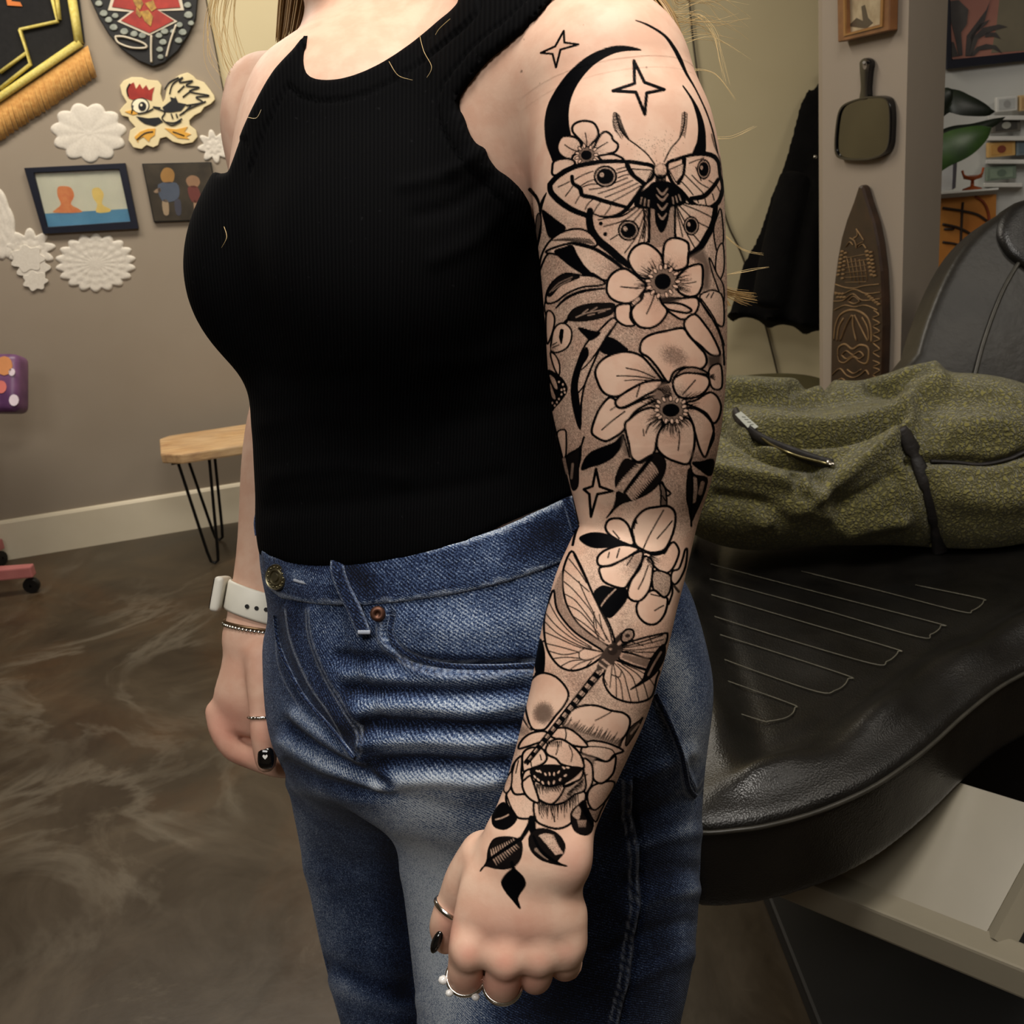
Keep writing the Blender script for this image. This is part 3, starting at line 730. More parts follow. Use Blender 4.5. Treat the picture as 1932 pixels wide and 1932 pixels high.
i2 = C2('800 -145 1080 -165 1072 172 806 236')
b = B(); b.frame([OP(x, y, .0245) for x, y in C2('815 -140 1068 -158 1058 164 820 224')], [OP(x, y, .0245) for x, y in C2('826 -132 1054 -152 1045 154 832 210')], -PN * .004); b.build('gold_lip', mat('dull_gold', S(150, 112, 66), .35, metal=.5), fr)
plate('sepia_print', C2('825 -135 1055 -155 1045 155 832 210'), mat('sepia_print', S(150, 132, 104), .35, S(184, 168, 138), 30), fr, .012, .010, on=OP)
plate('dark_shape', C2('850 160 900 110 940 130 930 40 950 30 970 110 1000 140 960 175'), mat('sepia_dark', S(70, 60, 48), .4), fr, .0128, .001, on=OP)
hm = empty('hand_mirror', OP(1627, 210), 'black square hand mirror hanging by its handle hole', 'mirror')
rim = C2('930 600 1000 592 1060 594 1095 620 1108 690 1108 800 1098 900 1060 955 980 985 880 990 800 980 768 950 762 880 772 760 790 680 830 635')
rimc = crom(rim, 4, True); cen = rimc.mean(0); inner = cen + (rimc - cen) * .93
M_gb = mat('glossy_black_plastic', S(14, 13, 14), .18)
b = B(); b.frame([OP(x, y, .016) for x, y in rimc], [OP(x, y, .016) for x, y in inner], -PN * .014); b.build('rim', M_gb, hm, bevel=.0015, bseg=2, auto=.6)
mg = Nt('mirror_glass'); mg.set(color=mg.ramp(mg.noise(6), [(.3, S(84, 83, 78)), (.7, S(96, 95, 88))]), metal=1.0, rough=.12)
b = B(); b.prism([OP(x, y, .0125) for x, y in cen + (rimc - cen) * .94], -PN * .009); b.build('glass', mg.m, hm)
hd = crom(C2('918 612 925 540 918 420 920 380 945 358 972 366 984 392 976 440 968 540 966 604'), 4, True); hole = [((950 + 12 * math.cos(a)) / K2 + 1340, (402 + 26 * math.sin(a)) / K2) for a in np.linspace(0, 6.28, len(hd) + 1)[:-1]]
b = B(); b.prism([OP(x, y, .015) for x, y in hd], -PN * .012); b.build('handle', M_gb, hm, bevel=.002, auto=.6)
b = B(); b.prism([OP(x, y, .0157) for x, y in hole], -PN * .001); b.build('hanging_hole', mat('hole_grey', S(120, 110, 100), .6), hm)
b = B(); b.tube([OP(1630, 120, .0), OP(1630, 118, .024)], .003, 8); b.build('nail', mat('bright_steel', S(196, 190, 180), .25, metal=1.0), hm)
tk = empty('carved_board', OP(1615, 560), 'dark pointed carved wooden board with pineapple and mask patterns', 'wall carving')
def C3(s): return C2(s, 340)
M_dk = mat('dark_stained_wood', S(34, 22, 15), .35, S(54, 36, 24), 24); M_cut = mat('carved_tan_wood', S(104, 78, 46), .7, S(134, 104, 64), 40)
plate('board', C3('912 30 880 130 838 240 806 350 782 480 766 600 752 720 745 860 742 1000 740 1140 738 1340 1052 1340 1060 1140 1066 900 1062 720 1054 560 1034 400 1006 260 962 130 936 40'), M_dk, tk, .022, .02, .004, on=OP)
def cut(pts, w=5): stroke('carved_line', C3(pts), w, M_cut, tk, .0225, on=OP, sm=4)
for s in ('900 300 905 340 880 360', '900 300 930 345 945 370', '860 355 890 375 900 420', '940 380 905 400 900 420', '835 410 860 380 880 400', '960 420 940 395 915 410'): cut(s, 3.4)
for i in range(5):
    cut('%d %d %d %d' % (840 + i * 26, 470 + i * 6, 870 + i * 24, 640 - abs(i - 2) * 12), 2.6)
for i in range(6): cut('%d %d %d %d' % (832, 480 + i * 30, 960, 455 + i * 34), 2.4)
def nub(x, y, r):
    plate('carved_nub', [(px, py) for px, py in C3(' '.join('%f %f' % (x + r * math.cos(a), y + r * .8 * math.sin(a)) for a in np.linspace(0, 6.28, 9)[:-1]))], M_cut, tk, .0255, .005, .001, on=OP)
for i in range(7):
    nub(806 - i * 4, 440 + i * 24, 10); nub(826 - i * 3, 450 + i * 26, 9); nub(958 + i * 5, 440 + i * 24, 11); nub(982 + i * 4, 445 + i * 24, 10)
for s in ('770 640 830 660 890 665 950 650 1040 640', '768 690 820 700 890 672 960 698 1046 690', '760 745 820 740 880 700 940 740 1046 730', '850 745 885 715 920 745 885 760 850 745', '765 800 830 770 890 780 960 770 1030 800', '800 990 835 900 872 830', '900 990 880 900 880 830', '970 990 925 900 890 830', '760 985 770 900 800 830 860 800 920 810 970 850 990 920 990 1000', '780 990 790 910 820 850', '975 990 968 910 935 845', '1010 800 1040 830 1000 850 1045 880 1005 900 1045 930 1005 950 1045 980 1005 1000 1045 1040 1005 1060 1045 1090', '1005 1110 1045 1130 1005 1150 1045 1170 1005 1200 1045 1220',
          '785 1080 790 1030 830 1010 875 1040 920 1015 970 1030 975 1090 960 1130 920 1120 880 1090 830 1125 795 1115 785 1080', '810 1075 840 1050 880 1075 920 1055 945 1080 915 1100 880 1080 840 1100 810 1075', '750 1200 800 1160 840 1200 885 1215 930 1195 960 1170 980 1200', '760 1260 810 1220 860 1260 910 1250 960 1230', '845 1165 885 1190 930 1165', '770 1320 830 1280 890 1310 960 1280'): cut(s, 4.2)
for i in range(6): nub(770 + i * 10, 700 + (i % 2) * 22, 9); nub(960 + i * 14, 705 + i * 12, 11)

# ================================================================== far wall: coat, cord, cushion
FA = np.append(WB[:2] + np.array([0, .02]), 0); FE = np.array([1.62, 3.888, 0]) - FA; FE /= np.linalg.norm(FE); FN = np.array([FE[1], -FE[0], 0])
def OF(x, y, t=0.0): return PPL(x, y, FA + FN * t, FN)
ct = empty('black_coat', OF(1500, 400, .02), 'long black coat hanging on the cream wall behind the pillar', 'coat')
M_coat = mat('black_coat_cloth', S(8, 7, 7), .95, S(14, 13, 12), 14, .3, .01, spec=.1)
prof = [(1545, 150, 14), (1530, 200, 30), (1524, 250, 50), (1512, 320, 62), (1500, 400, 74), (1490, 480, 84), (1478, 560, 92), (1472, 610, 90)]
cs = Sweep([(1556 - 2 * w_ if False else x - w_, y, x + w_ + 40, y, 3.62, .42) for x, y, w_ in prof], n=5, cap=.25)
edge_l = [(1552, 140), (1530, 195), (1508, 215), (1496, 260), (1482, 320), (1468, 360), (1448, 400), (1425, 460), (1405, 520), (1392, 580), (1380, 618)]
rows = [(x, y, 1640, y - 8, 3.60, .22) for x, y in edge_l]
cs = Sweep(rows, n=5, cap=.1)
def coat_sdf(Q):
    d = cs(Q); x, y, z = PIX(Q)
    return d + .012 * np.sin(x * .09 + y * .01) * np.clip((y - 200) / 300, 0, 1)
lo = np.min([cs.lo], 0); hi = np.max([cs.hi], 0)
V_, F_ = sdfmesh(coat_sdf, lo, hi, .011); V_ = vsmooth(V_, F_, 3)
over = (FA - V_) @ FN; V_ = V_ + FN * np.maximum(over + .012, 0)[:, None]
npmesh('coat_body', V_, F_, M_coat, ct)
sl = Sweep([(1470, 330, 1530, 345, 3.42, .8), (1448, 420, 1512, 430, 3.40, .8), (1430, 500, 1496, 508, 3.39, .8), (1418, 570, 1480, 575, 3.39, .75)], n=5, cap=.4)
V_, F_ = sdfmesh(sl, sl.lo, sl.hi, .010); V_ = vsmooth(V_, F_, 3); npmesh('sleeve', V_, F_, M_coat, ct)
for x, y in ((1538, 296), (1500, 585)):
    b = B(); b.lathe(OF(x, y, .24), FN, [(.001, .004), (.006, .003), (.007, 0), (.001, 0)], 10); b.build('snap_button', mat('bright_steel', S(196, 190, 180), .25, metal=1.0), ct, smooth=True)
b = B(); b.tube([OF(1560, 130, .003), OF(1560, 128, .09)], .006, 8); b.build('wall_hook', M_iron, ct)
cd = B(); cd.tube([OF(x, y, .008) for x, y in crom([(1296, -60), (1304, 40), (1312, 110), (1325, 200), (1348, 300), (1362, 380), (1376, 430), (1400, 482), (1440, 600), (1480, 760), (1500, 860)], 6)], .0035, 7)
tag(cd.build('power_cord', mat('dark_cord', S(58, 50, 36), .5), None, smooth=True), 'thin dark cord running down the cream wall', 'cord')
st_ = empty('stool', (0.84, 3.14, 0), 'round olive topped stool beneath the black coat', 'stool')
b = B(); b.lathe((0.84, 3.14, .38), UP, [(.0, 0), (.20, 0), (.22, .02), (.22, .07), (.19, .095), (.0, .10)], 40); b.build('stool_seat', mat('dark_olive_vinyl', S(62, 57, 34), .5, S(74, 68, 42), 10), st_, auto=.6)
for a in (45, 135, 225, 315):
    a = math.radians(a); e = np.array([math.cos(a), math.sin(a), 0]); q = np.array([0.84, 3.14, 0])
    b = B(); b.tube([q + e * .15 + UP * .38, q + e * .21], .014, 8); b.build('leg', M_iron, st_, smooth=True)

# ================================================================== alcove wall
AA = np.array([1.50, 3.66, 0]); AE = np.array([4.1, 3.42, 0]) - AA; AE /= np.linalg.norm(AE); AN = np.array([AE[1], -AE[0], 0])
def OA(x, y, t=0.0): return PPL(x, y, AA + AN * t, AN)
def aplate(name, px, m, parent, t, th, bevel=0.0):
    b = B(); b.prism([OA(x, y, t) for x, y in px], -AN * th); return b.build(name, m, parent, bevel=bevel, bseg=1)
ap = empty('botanical_print', OA(1890, 30), 'framed pink print of dark tropical plants in the top right corner', 'picture')
b = B(); b.frame([OA(x, y, .03) for x, y in ((1776, -140), (2110, -160), (2104, 96), (1786, 131))], [OA(x, y, .03) for x, y in ((1790, -120), (2092, -140), (2088, 82), (1797, 112))], -AN * .028); b.build('frame', mat('navy_black_frame', S(22, 25, 38), .35), ap, bevel=.003, bseg=1)
aplate('print', [(1788, -125), (2096, -145), (2090, 86), (1794, 116)], mat('dusty_pink_print', S(150, 100, 90), .4, S(172, 120, 104), 5), ap, .012, .010)
aplate('olive_wash', [(1900, -130), (2090, -140), (2088, 84), (1870, 100), (1880, 50)], mat('olive_print', S(110, 104, 88), .4, S(128, 120, 100), 6), ap, .013, .001)
M_lv = mat('dark_print_leaf', S(62, 58, 60), .4, S(78, 74, 72), 20)
for c in ('1450 10 1530 0 1590 60 1580 150 1545 200 1555 340 1530 345 1510 240 1480 120', '1740 -30 1700 60 1640 140 1580 220 1570 345 1590 345 1620 230 1690 130 1720 20', '1460 250 1500 260 1530 345 1470 355', '1590 345 1610 240 1680 170 1780 150 1830 165 1740 190 1650 240 1610 345', '1600 345 1640 290 1700 270 1760 280 1800 330 1740 300 1660 310 1625 345', '1600 230 1660 150 1720 120 1700 150 1640 200 1610 260', '1700 200 1760 200 1790 240 1740 225 1690 230'):
    aplate('leaf_shape', C2(c), M_lv, ap, .0145, .001)
# plant in a pot
pl = empty('potted_plant', P(1688, 420, 2.95) * np.array([1, 1, 0]), 'broad-leaved green plant behind the pillar', 'plant')
M_leaf = mat('glossy_leaf', S(34, 58, 26), .35, S(62, 92, 40), 12); M_leafd = mat('dark_leaf', S(16, 24, 16), .4, S(26, 36, 24), 12)
base = P(1688, 420, 2.95)
def leaf(px, w, m, dz, nm='leaf'):
    p = crom([(x, y) for x, y in px], 6); n = len(p); V = []; F = []
    for i, (x, y) in enumerate(p):
        t = i / (n - 1); c = P(x, y, dz - .10 * t + .06 * t * t); tg = p[min(i + 1, n - 1)] - p[max(i - 1, 0)]; tg = tg / (np.linalg.norm(tg) + 1e-9)
        nn = RGT * -tg[1] + DWN * tg[0]; ww = w * (math.sin(math.pi * min(1, t * .92 + .08)) ** .7) * dz / FPX
        V += [c - nn * ww + FWD * .012, c, c + nn * ww + FWD * .012]
    for i in range(n - 1):
        for k in (0, 1): F.append((3 * i + k, 3 * i + k + 1, 3 * i + k + 4, 3 * i + k + 3))
    V = np.array(V); k = len(V); V = np.concatenate([V, V + FWD * .003]); F = F + [tuple(q + k for q in f[::-1]) for f in F]
    return npmesh(nm, V, F, m, pl)
leaf([(1735, 250), (1785, 190), (1830, 196), (1878, 210)], 22, M_leafd, 2.95); leaf([(1735, 280), (1790, 252), (1840, 242), (1898, 220)], 14, M_leafd, 2.98); leaf([(1738, 330), (1782, 285), (1830, 262), (1872, 240)], 30, M_leaf, 2.90); leaf([(1735, 250), (1770, 200), (1790, 175), (1800, 168)], 16, M_leafd, 2.92); leaf([(1742, 200), (1740, 120), (1735, 60)], 18, M_leafd, 3.0)
for q in ((1745, 300), (1738, 330), (1742, 250)):
    b = B(); b.tube([base, P(1700, 360, 2.95), P(q[0], q[1], 2.94)], [.008, .006, .005], 6); b.build('stem', M_leaf, pl, smooth=True)
b = B(); zt = base[2] + .02; q = base * np.array([1, 1, 0]); b.lathe(q, UP, [(.0, .0), (.07, 0), (.088, zt - .04), (.09, zt), (.08, zt), (.075, zt - .05), (0, zt - .05)], 28); b.build('planter', mat('grey_planter', S(120, 116, 110), .6), pl, auto=.6)
# ledges with small frames
M_ledge = mat('white_ledge', S(206, 205, 200), .5); LBL = ['top ledge by the pink print', 'second ledge beside the leaves', 'third ledge above the orange canvas', 'lowest ledge of the alcove wall']
def ledge(x0, x1, y, lab):
    b = B(); b.prism([OA(x0, y, 0), OA(x1, y, 0), OA(x1, y, .07), OA(x0, y, .07)], (0, 0, -.014)); tag(b.build('picture_ledge', M_ledge, None, bevel=.002, bseg=1), 'white picture ledge, ' + lab, 'shelf', 'white ledges')
def card(x0, y0, x1, y1, cols, lab, nm='framed_card'):
    r = empty(nm, OA((x0 + x1) / 2, y1, .03), lab, 'picture')
    q = [(x0, y0), (x1, y0 - (x1 - x0) * .10), (x1, y1 - (x1 - x0) * .10), (x0, y1)]
    b = B(); b.prism([OA(x, y, .05) for x, y in q], -AN * .02); b.build('mount', mat('mount_%d_%d' % (cols[0][0], cols[0][2]), S(*cols[0]), .5), r, bevel=.002, bseg=1)
    cx, cy = (x0 + x1) / 2, (q[1][1] + y1) / 2
    def at(u, v_, t): return OA(x0 + (x1 - x0) * u, (y0 - (x1 - x0) * .10 * u) * (1 - v_) + (y1 - (x1 - x0) * .10 * u) * v_, t)
    b = B(); b.prism([at(.12, .15, .052), at(.88, .15, .052), at(.88, .85, .052), at(.12, .85, .052)], -AN * .003); b.build('picture_field', mat('field_%d_%d' % (cols[1][0], cols[1][2]), S(*cols[1]), .5, None, 30), r)
    b = B(); b.prism([at(.5 + .16 * math.cos(a), .5 + .26 * math.sin(a), .0535) for a in np.linspace(0, 6.28, 13)[:-1]], -AN * .003); b.build('motif', mat('motif_%d_%d' % (cols[2][0], cols[2][2]), S(*cols[2]), .5), r)
ledge(1864, 2040, 218, LBL[0]); ledge(1862, 2040, 257, LBL[1]); ledge(1860, 2040, 301, LBL[2]); ledge(1856, 1930, 345, LBL[3])
card(1880, 184, 1920, 212, ((206, 206, 202), (176, 178, 176), (150, 150, 148)), 'pale grey card on the top ledge'); card(1924, 180, 1960, 210, ((196, 166, 120), (176, 140, 96), (120, 90, 60)), 'tan card at the right end of the top ledge')
card(1872, 226, 1926, 252, ((92, 88, 80), (58, 56, 52), (156, 156, 146)), 'dark banknote-like card on the second ledge'); card(1864, 270, 1916, 298, ((196, 158, 96), (184, 140, 76), (120, 58, 40)), 'tan card with a red-brown motif on the third ledge'); card(1918, 266, 1960, 294, ((110, 122, 128), (92, 106, 114), (140, 140, 130)), 'blue-grey card beside the tan one'); card(1862, 316, 1918, 342, ((112, 126, 112), (126, 142, 124), (96, 112, 98)), 'pale green note on the lowest ledge')
# low cabinet top with white boxes, orange stand and striped canvas
cb = empty('side_cabinet', OA(1860, 800, .2) * np.array([1, 1, 0]), 'pale low cabinet in the alcove behind the recliner', 'cabinet')
zc = OA(1830, 560, .12)[2]
c0 = OA(1700, 560, .0); c1 = OA(2200, 500, .0)
for nm, z0, z1, dd_ in (('carcass', .0, zc - .02, .28), ('cabinet_top', zc - .02, zc, .30)):
    b = B(); a0 = c0 * np.array([1, 1, 0]) + AN * .01; a1 = c1 * np.array([1, 1, 0]) + AN * .01
    b.prism([a0 + UP * z0, a1 + UP * z0, a1 + AN * dd_ + UP * z0, a0 + AN * dd_ + UP * z0], UP * (z1 - z0)); b.build(nm, M_ledge, cb, bevel=.003, bseg=1)
cv = empty('striped_canvas', OA(1825, 560, .15), 'orange canvas painted with dark curved bands', 'painting')
qc = [(1750, 378), (1880, 367), (1876, 555), (1742, 560)]
qc = [OA(x, y, .20) for x, y in qc]; zlow = min(q[2] for q in qc); qc[2][2] = qc[3][2] = zc + .001
b = B(); b.prism(qc, -AN * .03); b.build('canvas', mat('orange_canvas', S(176, 108, 40), .6, S(200, 136, 60), 6), cv)
for pts, w in (('1430 170 1500 180 1560 190 1640 210 1700 250', 9), ('1430 270 1520 290 1600 330 1640 370', 9), ('1430 380 1500 390 1560 410', 8), ('1555 135 1550 190 1545 300 1540 420', 8), ('1440 300 1500 300', 8)):
    stroke('dark_band', C3(pts), w, mat('dark_band_paint', S(36, 22, 14), .6), cv, .201, on=OA)
stroke('rust_arc', C3('1630 100 1680 135 1710 200 1722 310'), 9, mat('rust_paint', S(120, 52, 20), .6), cv, .201, on=OA)
stroke('edge_dark_band', C3('1420 640 1440 560 1490 480'), 16, mat('dark_band_paint', S(36, 22, 14), .6), cv, .201, on=OA)  # wide dark band painted near the left edge of the canvas
wb = empty('white_books', OA(1786, 360, .2), 'white box standing above the orange canvas', 'box')
aq = [OA(x, y, .24) for x, y in ((1752, 300), (1801, 296), (1797, 358), (1750, 364))]
b = B(); b.prism(aq, -AN * .10); b.build('box_body', mat('white_box', S(204, 206, 208), .5), wb, bevel=.002, bseg=1)
b = B(); b.prism([OA(x, y, .242) for x, y in ((1799, 292), (1807, 288), (1803, 354), (1797, 358))], -AN * .09); b.build('dark_spine', mat('grey_spine', S(84, 82, 90), .5), wb)
# a shelf carries the box and the small orange stand
b = B(); b.prism([OA(1735, 366, 0), OA(1884, 354, 0), OA(1884, 354, .25), OA(1735, 366, .25)], (0, 0, -.006)); sf = b.build('thin_shelf', M_ledge, None); tag(sf, 'thin white shelf directly over the orange canvas', 'shelf')
os_ = empty('orange_stand', OA(1835, 352, .18), 'small orange candle stand on the thin shelf', 'ornament')
q = OA(1834, 358, .18); M_os = mat('orange_metal', S(176, 84, 34), .4)
b = B(); b.lathe(q, UP, [(.0, 0), (.03, 0), (.03, .004), (.006, .012), (.005, .03), (.028, .036), (.03, .044), (.0, .042)], 18); b.build('stand', M_os, os_, smooth=True)
b = B(); b.tube([q + UP * .03, q + UP * .045 - RGT * .03, q + UP * .06 - RGT * .035], .004, 6); b.tube([q + UP * .03, q + UP * .05 + RGT * .03, q + UP * .07 + RGT * .034], .004, 6); b.build('stand_arm', M_os, os_, smooth=True)

# ================================================================== black leather recliner
ch = empty('tattoo_recliner', (.75, 1.45, 0), 'black leather recliner with stitched seat and cream metal base', 'recliner')
ZT = .55
lt = Nt('black_leather'); vv = lt.coord()
lt.set(color=lt.ramp(lt.noise(14, 5, .6, vv), [(.3, S(10, 9, 8)), (.7, S(22, 20, 17))]), rough=lt.ramp(lt.noise(8, 4, .5, vv), [(.3, (.30,) * 3 + (1,)), (.7, (.46,) * 3 + (1,))]), spec=.5)
hgt = lt.math('ADD', lt.n('ShaderNodeTexVoronoi', {'Vector': vv, 'Scale': 420}).outputs['Distance'], lt.math('MULTIPLY', lt.noise(22, 4, .6, vv, .6), 3.0))
lt.bump(hgt, .16, .003)
near = [(1255, 1535), (1300, 1548), (1400, 1546), (1480, 1531), (1560, 1506), (1640, 1470), (1700, 1432), (1760, 1386), (1820, 1332), (1880, 1285), (1932, 1255), (2050, 1195)]
nw = [PZ(x, y, ZT)[:2] for x, y in near]
outl = np.array([(.165, 1.10), (.150, 1.03)] + [tuple(q) for q in nw[1:]] + [(.98, 1.42), (1.10, 1.60), (1.12, 1.86), (1.0, 2.0), (.60, 2.02), (.36, 1.95), (.26, 1.75), (.20, 1.45)])
oc = crom(outl, 5, True)
tg = np.roll(oc, -1, 0) - np.roll(oc, 1, 0); tg /= np.linalg.norm(tg, axis=1)[:, None]; inn = np.stack([-tg[:, 1], tg[:, 0]], 1)
n = len(oc)
def seat_sdf(Q):
    e_ = np.full(len(Q), .05); m = (Q[:, 2] > ZT - .16) & (Q[:, 2] < ZT + .06)
    e_[m] = polysdf(oc, Q[m, 0], Q[m, 1]); i_ = -e_
    wr = 1 + .25 * np.sin(Q[:, 0] * 31 + Q[:, 1] * 17) + .18 * np.sin(Q[:, 0] * 57 - Q[:, 1] * 43)
    top = ZT + .020 * np.exp(-((i_ - .062) / .030) ** 2) * wr - .004 * np.exp(-((i_ - .112) / .014) ** 2) - .006 * np.exp(-(i_ / .012) ** 2)
    return smax(smax(e_, Q[:, 2] - top, .010), ZT - .125 - Q[:, 2], .012)
SV, SF = sdfmesh(seat_sdf, (.10, .90, ZT - .16), (1.20, 2.08, ZT + .06), .0065, 1.6)
SV = vsmooth(SV, SF, 2, .5)
npmesh('seat_cushion', SV, SF, lt.m, ch)
M_pipe = mat('leather_piping', S(46, 44, 38), .4, S(60, 57, 50), 30)
b = B(); b.tube([(q[0], q[1], ZT - .014) for q in np.vstack([oc, oc[:1]])], .0030, 6); b.build('edge_piping', M_pipe, ch, smooth=True)
K4 = 1932 / 692
M_thr = mat('grey_thread', S(78, 75, 64), .6, S(96, 92, 78), 60)
def stline(s, off=.0022):
    p = [(x / K4 + 1240, y / K4 + 1040) for x, y in flat([float(v_) for v_ in s.split()])]
    b = B(); b.tube([PZ(x, y, ZT + off) for x, y in crom(p, 5)], .0009, 5); b.build('stitched_channel', M_thr, ch, smooth=True)
for s in ('760 105 1180 210 1600 318 1660 312 1705 285 1718 262 1700 248 1360 178', '170 38 800 205 1470 378 1492 392 1480 415 1440 438 1370 450 800 288 150 112', '120 180 700 352 1245 512 1268 528 1250 555 1210 580 1130 592 600 438 120 285', '100 368 560 512 1000 655 1005 672 985 705 940 732 850 742 500 625 120 480', '160 610 450 712 715 808 725 825 712 855 670 880 590 895 540 890 240 790'): stline(s)
# backrest and headrest
bk = [(1722, 740), (1733, 665), (1756, 590), (1790, 512), (1830, 452), (1886, 404), (1950, 378), (2120, 372), (2230, 480), (2260, 740)]
def slab(name, px, d0, lean, th, m, bev):
    b = B(); f = [P(x, y, d0 + lean * (740 - y) / 360) for x, y in crom(px, 4, True)]
    b.prism(f, FWD * th); return b.build(name, m, ch, bevel=bev, bseg=5, auto=1.0)
lt2 = Nt('reflection_grey_leather'); vv2 = lt2.coord()  # lighter copy of the black leather, its grey reflection put into the colour
lt2.set(color=lt2.ramp(lt2.noise(9, 5, .6, vv2), [(.3, S(26, 24, 21)), (.7, S(42, 39, 34))]), rough=.42, spec=.4); lt2.bump(lt2.noise(30, 4, .6, vv2), .25, .006)
slab('backrest', bk, 1.88, .10, .10, lt2.m, .035)
slab('headrest', [(1888, 432), (1900, 400), (1940, 372), (2060, 366), (2080, 480), (1975, 512), (1920, 490), (1896, 462)], 1.86, .10, .08, lt.m, .03)
b = B(); b.tube([P(x, y, 1.875 + .1 * (740 - y) / 360) for x, y in crom([(1838, 715), (1858, 640), (1892, 550), (1932, 480)], 5)], .004, 6); b.build('backrest_seam', M_pipe, ch, smooth=True)
b = B(); b.box((1.02, 1.93, .50), (.05, 0, 0), (0, .04, 0), (0, 0, .12)); b.build('hinge', M_iron, ch, bevel=.01)
# cream steel base
M_base = mat('cream_enamel', S(132, 125, 108), .34, S(142, 134, 116), 5)
p0, p1 = PZ(1440, 1655, .30), PZ(1990, 1880, .30); e = (p1 - p0) / np.linalg.norm(p1 - p0); nb_ = np.array([e[1], -e[0], 0])
if np.dot(nb_, CAM - p0) < 0: nb_ = -nb_
L = np.linalg.norm(p1 - p0); cen_ = (p0 + p1) / 2
b = B(); b.box(cen_ - nb_ * .02, e * L / 2, nb_ * .022, UP * .022); b.build('base_rail', M_base, ch, bevel=.004)
ss_ = np.linspace(0, L, 200); sp_ = p0[None] + e[None] * ss_[:, None]; sB = ss_[np.argmin(np.abs(PIX(sp_)[0] - 1840))]
pA, pB = p0 - e * .02 - nb_ * .036 + UP * .0215, p0 + e * sB - nb_ * .036 + UP * .0215
pB2 = PZ(1985, 1530, .42); pA2 = pA + (pB2 - pB)
b = B(); b.prism([pA, pB, pB2, pA2], -UP * .005); b.build('gusset_panel', M_base, ch)
b = B(); b.tube([pB - UP * .012 + e * .012, pB2 + UP * -.012 + e * .012], .020, 4, side=e); b.build('diagonal_strut', M_base, ch)
b = B(); b.box((.72, 1.50, .215), (.16, 0, 0), (0, .22, 0), (0, 0, .215)); b.build('pedestal', M_iron, ch, bevel=.01)  # black, to stand in for the deep shade under the seat
b = B(); b.box((.72, 1.45, .02), (.36, 0, 0), (0, .42, 0), (0, 0, .02)); b.build('shade_foot_plate', mat('shade_dark_steel', S(14, 14, 13), .6), ch, bevel=.006)  # near-black plate standing in for the shaded floor under the chair
for q in (p0 + e * .12, p1 - e * .05):
    pass
b = B(); b.box((PZ(1440, 1655, .30) * np.array([1, 1, 0]) + np.array([.26, .16, .27])), (.22, 0, 0), (0, .03, 0), (0, 0, .02)); b.build('cross_rail', M_base, ch, bevel=.004)

# ================================================================== the person
person = empty('person', (0.02, 0.86, 0.0), 'person in a black ribbed tank top and blue jeans with a tattooed arm', 'person')

# --- near arm and hand
ARM = Sweep([
    (1022, 160, 1296, 120, .602, .95), (1003, 250, 1341, 240, .604, .97), (1004, 360, 1361, 355, .608, .95),
    (1018, 480, 1367, 480, .613, .92), (1028, 600, 1369, 600, .618, .92), (1036, 720, 1367, 720, .624, .92),
    (1050, 820, 1357, 830, .628, .90), (1068, 890, 1342, 905, .631, .88), (1083, 955, 1321, 965, .634, .86),
    (1088, 1008, 1305, 1024, .634, .86), (1068, 1050, 1294, 1078, .632, .86), (1045, 1102, 1279, 1134, .630, .85),
    (1028, 1160, 1264, 1200, .628, .84), (1013, 1230, 1245, 1268, .626, .82), (1000, 1300, 1222, 1338, .624, .80),
    (985, 1362, 1194, 1400, .622, .77), (968, 1429, 1163, 1468, .620, .74), (949, 1495, 1135, 1528, .619, .72),
    (929, 1548, 1117, 1580, .618, .70), (915, 1590, 1106, 1632, .618, .66)], n=5, cap=.93)
HAND = Sweep([
    (920, 1580, 1108, 1618, .618, .60), (896, 1625, 1103, 1650, .617, .54), (868, 1675, 1106, 1692, .616, .45),
    (857, 1725, 1109, 1733, .615, .38), (852, 1770, 1106, 1768, .617, .31), (857, 1800, 1096, 1798, .620, .24)], n=5, cap=.7)
KN = [Ell(P(x, y, d), np.array([a, b, c]), VIEWM) for x, y, d, a, b, c in (
    (884, 1796, .6108, .0098, .0115, .0092), (955, 1812, .6084, .0100, .0115, .0092), (1018, 1807, .6112, .0088, .0105, .0082), (1069, 1791, .6160, .0080, .0100, .0075), (1080, 1612, .6055, .011, .017, .010))]
FING = [
    chainpx([(882, 1790, .619, .0105), (878, 1832, .624, .0108), (882, 1848, .640, .0104), (893, 1838, .664, .0092), (900, 1800, .672, .0085), (900, 1765, .668, .008)], 4),
    chainpx([(953, 1806, .617, .0108), (949, 1848, .622, .0112), (949, 1862, .640, .0106), (955, 1845, .666, .0094), (960, 1805, .674, .0086), (960, 1765, .670, .008)], 4),
    chainpx([(1014, 1802, .619, .0102), (1011, 1834, .625, .0106), (1010, 1843, .642, .0100), (1013, 1828, .664, .009), (1015, 1795, .672, .0082), (1012, 1765, .668, .0078)], 4),
    chainpx([(1064, 1785, .622, .0092), (1067, 1810, .628, .0098), (1066, 1818, .643, .0094), (1064, 1806, .660, .0084), (1062, 1780, .667, .0078), (1060, 1755, .664, .0074)], 4)]
THUMB = chainpx([(915, 1618, .632, .0165), (885, 1662, .640, .0155), (862, 1700, .645, .0125), (846, 1728, .646, .0105), (839, 1752, .650, .0096), (841, 1776, .655, .0076)], 5)
